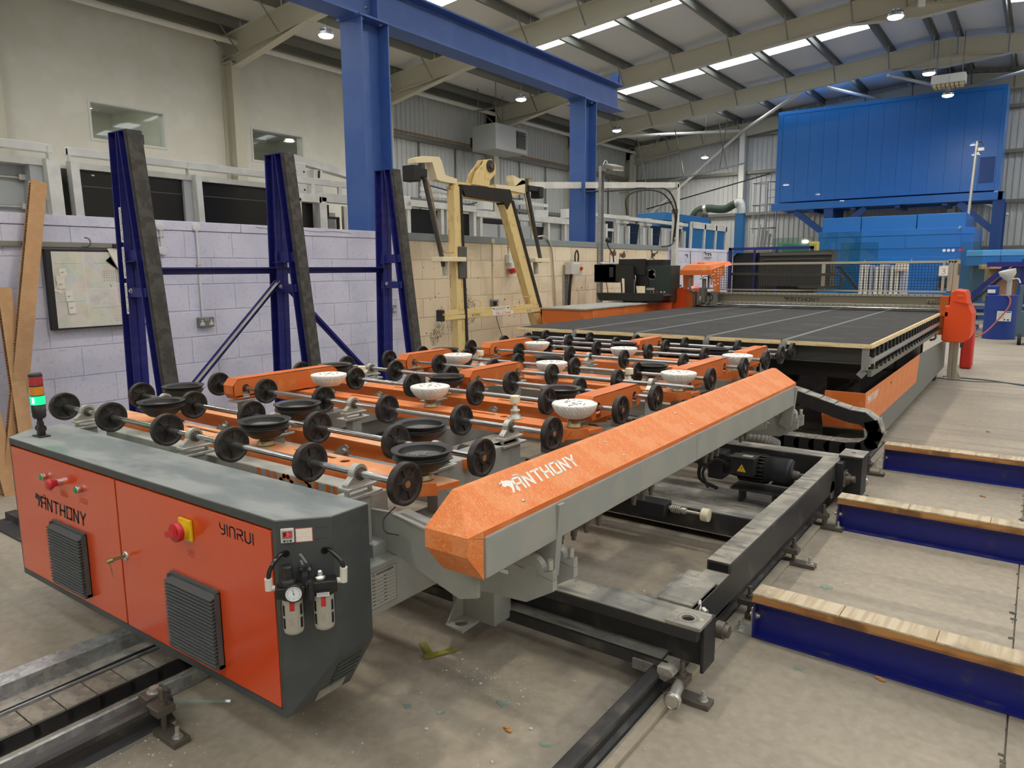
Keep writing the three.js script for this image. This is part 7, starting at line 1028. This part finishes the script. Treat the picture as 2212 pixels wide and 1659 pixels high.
  const la = thing('caged_ladder', 'galvanised caged ladder standing left of the blue box', 'ladder', [-9.2, 0, -30]); for (const x of [-9.1, -8.72]) part(la, 'stile', M.galv, cyl([x, 0, -30], [x, 4.8, -30], .03)); for (let i = 0; i < 15; i++) part(la, 'rung', M.galv, cyl([-9.1, .3 * i + .3, -30], [-8.72, .3 * i + .3, -30], .016, .016, 8)); for (const y of [3.0, 3.9, 4.75]) part(la, 'hoop', M.galv, tube([[-9.1, y, -30], [-9.5, y, -29.85], [-9.5, y, -29.5], [-9.1, y, -29.35], [-8.75, y, -29.5], [-8.72, y, -30]], .022, 6, 30)); for (const x of [-9.52, -9.2]) part(la, 'cage_bar', M.galv, cyl([x, 2.8, x < -9.3 ? -29.7 : -29.4], [x, 4.78, x < -9.3 ? -29.7 : -29.4], .016));
  const tr = thing('steel_lengths', 'bundle of long metal lengths leaning near the ladder', 'metal lengths', [-9, 0, -29]); for (let i = 0; i < 4; i++) part(tr, 'length', M.galv, bar([-9.1 + .1 * i, 0, -28.6], [-9.0 + .14 * i, 3.1 - .12 * i, -28.9], .1, .03));
  const sr = thing('cable_tray_span', 'thin hanging cable tray and pull ropes across the far corner', 'cable tray', [-11, 4.9, -27]); part(sr, 'tray', M.galv, [bar([-14.5, 4.55, -27.8], [-9.2, 5.25, -27.4], .1, .04)]); part(sr, 'cable_bar', M.plastic, [bar([-13.6, 3.9, -28.5], [-8.6, 4.95, -28.6], .05, .04)]); part(sr, 'hanger', M.purlin, [[-13.2, 4.75], [-12.9, 6.2], [-11.6, 4.95], [-10.2, 5.1], [-9.9, 5.1]].map(([x, y], i) => cyl([x, y, -27.6], [x + (i % 2 ? .3 : -.35), roofB(x), -27.4], .018, .018, 6)));
}
// ---------- racks and drums beyond the bridge ----------
{
  const t = thing('dark_monitor_hood', 'long dark grey ribbed hood standing behind the bridge fence', 'hood', [-3.3, 0, -12.5]), g = std('#3c3d3a', .45); part(t, 'hood', g, ext([[-3.86, 1.15], [-2.74, 1.15], [-2.74, 1.5], [-2.72, 1.73], [-3.86, 1.7], [-3.87, 1.5]], 'z', -12.9, -12.5)); part(t, 'top_lip', std('#5b5b56', .4), [box(-3.86, 1.655, -12.5, -2.73, 1.7, -12.47), box(-3.78, 1.585, -12.5, -2.84, 1.598, -12.48)]); part(t, 'stand', M.black, box(-3.6, 0, -12.85, -3.0, 1.15, -12.6));
  const k = thing('sheet_rack', 'dark navy stillage holding black sheets behind the ribbed hood', 'rack', [-5, 0, -17]); part(k, 'frame', M.navy, [box(-5.98, 1.86, -17.05, -4.1, 1.92, -16.97), box(-5.98, 0, -17.05, -5.92, 1.92, -16.97), box(-4.16, 0, -17.05, -4.1, 1.92, -16.97), box(-5.98, .5, -17.05, -4.1, .56, -16.97)]); for (let i = 0; i < 5; i++) part(k, 'sheet', M.blackPanel, box(-5.9, .56, -17.3 + i * .05, -4.2, 1.8 - .02 * i, -17.28 + i * .05)); part(k, 'mast', M.navy, [box(-4.9, .56, -17.02, -4.86, 1.86, -16.98), box(-5.4, .56, -17.02, -5.36, 1.86, -16.98)]);
  const gl = (x0, x1, y0, y1, z, label, lean = .06) => { const s = thing('glass_sheet', label, 'glass', [(x0 + x1) / 2, y0, z], 'glass sheets in the racks beyond the bridge'); part(s, 'pane', M.glass, bar([(x0 + x1) / 2, y0, z], [(x0 + x1) / 2, y1, z - lean * (y1 - y0)], x1 - x0, .01, [0, 0, 1])); };
  gl(-4.72, -3.72, .5, 2.34, -20, 'tallest clear glass sheet standing before the blue furnace'); gl(-4.1, -3.25, .5, 2.05, -19.6, 'clear glass sheet right of the tallest one before the blue furnace'); gl(-1.55, -1.12, .5, 2.02, -19.8, 'narrow glass sheet right of the furnace icons'); gl(-5.96, -4.9, .5, 2.24, -20.2, 'greenish glass sheet left of the furnace at the rack top'); gl(-5.6, -4.75, .5, 2.06, -19.9, 'second greenish glass sheet left of the furnace'); gl(-1.9, -.9, .4, 1.45, -18.6, 'glass sheet leaning on the navy sloping rack by the drum');
  const gs = std('#7fae9d', .3); const gp = thing('glass_stack', 'stack of green edged glass standing left of the blue furnace', 'glass', [-5.4, .5, -20.4]); for (let i = 0; i < 6; i++) part(gp, 'pane', gs, box(-5.9 + .05 * i, .5, -20.55 + .04 * i, -5.0, 2.12 - .03 * i, -20.54 + .04 * i)); part(gp, 'yellow_block', std('#e0c46a', .7), box(-4.98, 1.7, -20.3, -4.75, 2.12, -20.2));
  const st = thing('stillage', 'low steel stillage carrying the glass sheets before the furnace', 'stillage', [-3.5, 0, -19.9]); part(st, 'frame', M.navy, [box(-6.1, .38, -20.7, -1.0, .5, -19.5), box(-6.0, 0, -20.6, -5.9, .38, -19.6), box(-1.2, 0, -20.6, -1.1, .38, -19.6), box(-3.6, 0, -20.6, -3.5, .38, -19.6)]);
  const wr = thing('wrapped_frames', 'upright stack of white wrapped frames seen through the wire fence', 'stack', [-2.6, 0, -15.5]); for (let i = 0; i < 9; i++) part(wr, 'frame', i % 3 === 2 ? std('#a9b4cc', .6) : M.white, box(-2.75 + i * .085, .3, -15.5, -2.69 + i * .085, 1.5 - .012 * (i % 4), -14.9)); part(wr, 'base', M.navy, box(-2.8, .2, -15.6, -1.95, .3, -14.8)); part(wr, 'wrap', M.paper, box(-2.15, 1.38, -14.95, -1.95, 1.52, -14.8, .02)); part(wr, 'leg', M.navy, [box(-2.8, 0, -15.6, -2.7, .2, -14.8), box(-2.05, 0, -15.6, -1.95, .2, -14.8)]);
  const tk = thing('trolley_frame', 'dark trolley with sloping side bars behind the fence', 'trolley', [-3.4, 0, -15]); part(tk, 'bar', M.black, [bar([-3.6, 1.46, -15], [-3.1, 1.45, -15], .05, .05), bar([-3.1, 1.45, -15], [-2.6, .8, -15], .05, .05), box(-3.7, .3, -15.2, -2.85, .36, -14.8), box(-3.65, 0, -15.1, -3.58, 1.46, -15), box(-2.95, 0, -15.1, -2.88, .3, -15)]);
  const dr = thing('oil_drum', 'blue steel drum with a white label at the right edge', 'drum', [-.6, 0, -17.6]), db = std('#1f3f8f', .42), cx = -.6, cz = -17.75; part(dr, 'body', db, lathe([[0, 0], [.285, 0], [.29, .01], [.285, .02], [.283, .28], [.292, .295], [.283, .31], [.283, .57], [.292, .585], [.283, .6], [.284, .86], [.29, .87], [.288, .88], [.28, .868], [0, .865]], [cx, 0, cz], [0, 1, 0], 44)); sticker(dr, 'label', VX, VY, [-.53, .47, cz + .291], .24, .2, printed(240, 200, (c) => { c.fillStyle = '#e8e8e4'; c.fillRect(0, 0, 240, 200); c.fillStyle = '#2b4a8c'; c.fillRect(150, 10, 80, 20); c.fillStyle = '#777'; for (let i = 0; i < 9; i++) c.fillRect(14, 30 + i * 14, 120 - (i * 37) % 50, 4); c.fillStyle = '#333'; c.fillRect(120, 150, 20, 36); c.fillRect(170, 160, 40, 26); }));
  const jc = thing('jerry_can', 'small blue plastic can with a white label on the drum', 'can', [-.75, .87, cz]); part(jc, 'body', std('#1f3f9a', .4), box(-.86, .87, cz - .1, -.66, 1.07, cz + .1, .03)); part(jc, 'cap', M.black, cyl([-.8, 1.07, cz], [-.8, 1.1, cz], .03)); part(jc, 'label', M.paper, box(-.85, .92, cz + .1, -.72, .99, cz + .1015));
  const fu = thing('white_funnel', 'white funnel on a pipe standing on the drum', 'funnel', [-.5, .87, cz]); part(fu, 'bowl', M.white, lathe([[.02, 0], [.14, .15], [.15, .24], [.143, .24], [.13, .155], [0, .02]], [-.5, 1.14, cz], [-.25, 1, .1], 30)); part(fu, 'pipe', std('#b7b9b6', .5), cyl([-.5, .87, cz], [-.5, 1.18, cz], .045)); part(fu, 'handle', M.white, tube([[-.46, 1.2, cz + .06], [-.36, 1.2, cz + .06], [-.32, 1.12, cz + .06]], .014));
  const ho = thing('red_hose', 'thin red hose drooping from the drum to the orange bridge cover', 'hose', [-.7, .02, -17]); part(ho, 'hose', std('#b5625a', .5), tube([[-.62, .88, cz + .2], [-.48, .86, cz + .3], [-.45, .72, cz + .34], [-.62, .4, cz + .4], [-.85, .12, cz + .5], [-1.1, .03, cz + .6], [-1.25, .02, cz + .5], [-1.1, .02, cz + .35]], .014, 8, 80));
  const rk = thing('sloping_rack', 'dark navy racking with sloping bars at the right edge', 'rack', [-.6, 0, -18.8]); part(rk, 'bar', M.navy, [bar([-1.25, .75, -18.6], [-.55, 1.5, -18.6], .12, .1), bar([-1.25, .6, -18.7], [-.45, 1.45, -18.7], .06, .06), box(-.95, 1.44, -18.9, .6, 1.54, -18.5), box(-.35, 0, -18.9, -.25, 1.6, -18.6), box(-.2, 0, -18.9, -.12, 1.7, -18.6)]); part(rk, 'shelf', M.zinc, [box(-1.3, .62, -18.9, .4, .66, -18.5), box(-1.3, .42, -18.9, .4, .46, -18.5), box(-1.3, .22, -18.9, .4, .3, -18.5)]); part(rk, 'board', M.cardboard, box(-1.0, .7, -18.95, -.4, 1.4, -18.9)); part(rk, 'upright', M.navy, [box(-1.3, 0, -18.9, -1.22, .7, -18.6)]);
  const ct = thing('blue_cart', 'grey blue wheeled cart cut off by the right edge', 'cart', [-.2, 0, -16.5]); part(ct, 'body', std('#4b6272', .5), [box(-.3, .15, -16.9, .5, .62, -16.5), box(-.3, .62, -16.9, -.24, 1.1, -16.5)]); part(ct, 'wheel', M.rubber, cyl([-.26, .1, -16.48], [-.2, .1, -16.48], .1, .1, 20));
  const rb = thing('red_box', 'small red housing behind the right orange bridge cover', 'box', [-.75, 0, -12.3]); part(rb, 'body', phys('#c8322a', .4), [box(-.85, .0, -12.5, -.7, .62, -12.2, .03), box(-.82, .62, -12.45, -.74, .78, -12.25, .03)]);
  const cb = thing('floor_cable', 'thin blue and grey cables lying across the floor right of the tray', 'cable', [-.4, 0, -11]); part(cb, 'cable', std('#4c5f74', .6), [tube([[-.95, .008, -11.15], [-.4, .008, -11.05], [.1, .008, -10.7], [.8, .008, -10.6]], .007, 6, 40)]); part(cb, 'cable', std('#6f6f6a', .6), tube([[-1.0, .008, -10.95], [-.6, .008, -10.85], [-.3, .008, -10.95], [.3, .008, -10.75], [.9, .008, -10.8]], .006, 6, 40));
  const cd = thing('yellow_tape', 'scrap of yellow tape among glass under the grey leg', 'tape', [-1.8, .003, -1.95]); part(cd, 'strip', std('#8f8c2f', .5), [bar([-1.86, .004, -1.96], [-1.76, .004, -1.9], .03, .002), bar([-1.78, .006, -1.88], [-1.72, .006, -2.0], .03, .002)]);
}
// ---------- broken glass on the floor ----------
{
  const r = rng(404), G = [];
  for (let k = 0; k < 10; k++) { // shapes of splinters: thin bevelled polygons
    const n = 3 + Math.floor(3 * r()), p = []; for (let i = 0; i < n; i++) { const a = (i + .7 * r()) / n * 6.283, d = .5 + .5 * r(); p.push([d * Math.cos(a), d * Math.sin(a) * (.35 + .5 * r())]); }
    const h = .22 + .25 * r(), lo = [], hi = []; for (const q of p) { lo.push([q[0], 0, -q[1]]); hi.push([q[0] * (.8 + .15 * r()), h * (.7 + .6 * r()), -q[1] * .85]); }
    const f = [hi, lo.slice().reverse()]; for (let i = 0; i < n; i++) { const j = (i + 1) % n; f.push([lo[i], lo[j], hi[j], hi[i]]); } G.push(boxUV(poly3(f)));
  }
  const small = phys('#eef5f2', .08, { transmission: .35, thickness: .01, ior: 1.5 });
  const o = new THREE.Group(); o.name = 'glass_splinters'; o.userData = { label: 'countless tiny glass splinters scattered over the concrete floor', category: 'broken glass', kind: 'stuff' }; scene.add(o);
  const spots = [[-1.25, -2.75, .3, .32, 330], [-1.05, -3.0, .25, .3, 160], [-.98, -2.05, .1, .2, 130], [-1.5, -1.9, .4, .18, 150], [-.62, -3.0, .22, .5, 130], [-.66, -4.4, .2, .6, 260], [-.7, -3.7, .16, .35, 150], [-.3, -2.9, .7, .09, 120], [.1, -3.3, .6, .5, 60], [-2.05, -.95, .25, .25, 130], [-2.7, -1.1, .08, .5, 60], [-1.0, -1.5, .7, .5, 160], [-.3, -5, 1, 1.2, 90], [-1.6, -4.2, .5, .5, 200], [-1.9, -1.4, .5, .4, 90], [-.2, -8, 1, 2.5, 40]];
  const per = G.map(() => []); for (const [x, z, sx, sz, n] of spots) for (let i = 0; i < n; i++) { const g = () => (r() + r() + r() - 1.5) / 1.2, s = .0025 + .011 * r() * r() * r(); per[Math.floor(10 * r())].push([x + sx * g(), z + sz * g(), s, 6.283 * r(), (r() - .5) * .5]); }
  const d = new THREE.Object3D();
  G.forEach((g, k) => { const m = new THREE.InstancedMesh(g, small, per[k].length); m.name = 'splinter'; m.userData.kind = 'stuff'; per[k].forEach(([x, z, s, a, t], i) => { d.position.set(x, .0012, z); d.rotation.set(t, a, t * .6); d.scale.setScalar(s); d.updateMatrix(); m.setMatrixAt(i, d.matrix); }); shadowed(m); o.add(m); });
  const big = [[-1.18, -2.72, .05, 'largest dark glass shard under the edge guard', .9], [-1.36, -2.62, .06, 'broad glass shard lying left of the largest one under the guard', 2.1], [-1.45, -2.5, .05, 'glass shard nearest the hinge bracket', .3], [-1.62, -1.62, .055, 'long triangular shard on the dark floor right of the cabinet', 2.6], [-1.5, -1.66, .045, 'triangular shard beside the long one right of the cabinet', .8], [-1.36, -1.82, .06, 'thin glass splinter pointing to the front beam', 2.9], [-.55, -3.05, .05, 'clear shard left of the nearest skid end', .4], [-.68, -3.42, .06, 'glass shard between the second and third rail clamps', 1.2], [-.7, -4.35, .06, 'thin shard among the glass beside the side beam', 2.2], [-.6, -2.62, .045, 'square glass chip in front of the nearest skid', .2], [-.35, -3.25, .035, 'bright glass offcut behind the nearest skid', .3], [-1.12, -1.72, .05, 'flat glass shard left of the bare rail', .5], [-1.86, -2.15, .05, 'glass shard behind the grey foot plate', 1.4], [-.82, -4.62, .05, 'glass shard by the flange bearing', .2]];
  big.forEach(([x, z, s, l, a], i) => { const m = shadowed(new THREE.Mesh(G[i % 10].clone().scale(s * .7, Math.min(s, .01), s * .7), M.shard)); m.name = numbered('glass_shard'); m.position.set(x, .001, z); m.rotation.y = a; m.userData = { label: l, category: 'glass shard', group: 'larger glass shards on the floor' }; scene.add(m); base.set(m, m.position.clone()); });
  const lf = [[-1.28, -1.72], [-.36, -2.72], [-.2, -5.4], [.0, -6.1], [-.1, -4.9], [-.28, -7.6], [-.6, -1.6]];
  lf.forEach(([x, z], i) => { const m = solo('debris_crumb', ['small brown clod on the floor below the front beam', 'brown leaf scrap by the nearest skid flange', 'dark crumb on the floor behind the farthest skid', 'dark crumb far right on the sunny floor', 'brown scrap between the skids and the tray', 'dark crumb far along the walkway', 'pale crumb near the bottom edge'][i], 'debris', M.timber, [box(x, 0, z, x + .022, .009, z + .012, .003), box(x + .012, 0, z + .006, x + .034, .006, z + .018, .002)], [x, 0, z]); m.castShadow = true; });
  solo('wood_chip', 'yellowish broken chip lying at the bottom edge of the picture', 'chip', M.pine, [box(-1.78, 0, -.99, -1.745, .012, -.972, .004), box(-1.765, 0, -1.0, -1.735, .008, -.985, .003)], [-1.76, 0, -.99]);
}
renderer.render(scene, camera);
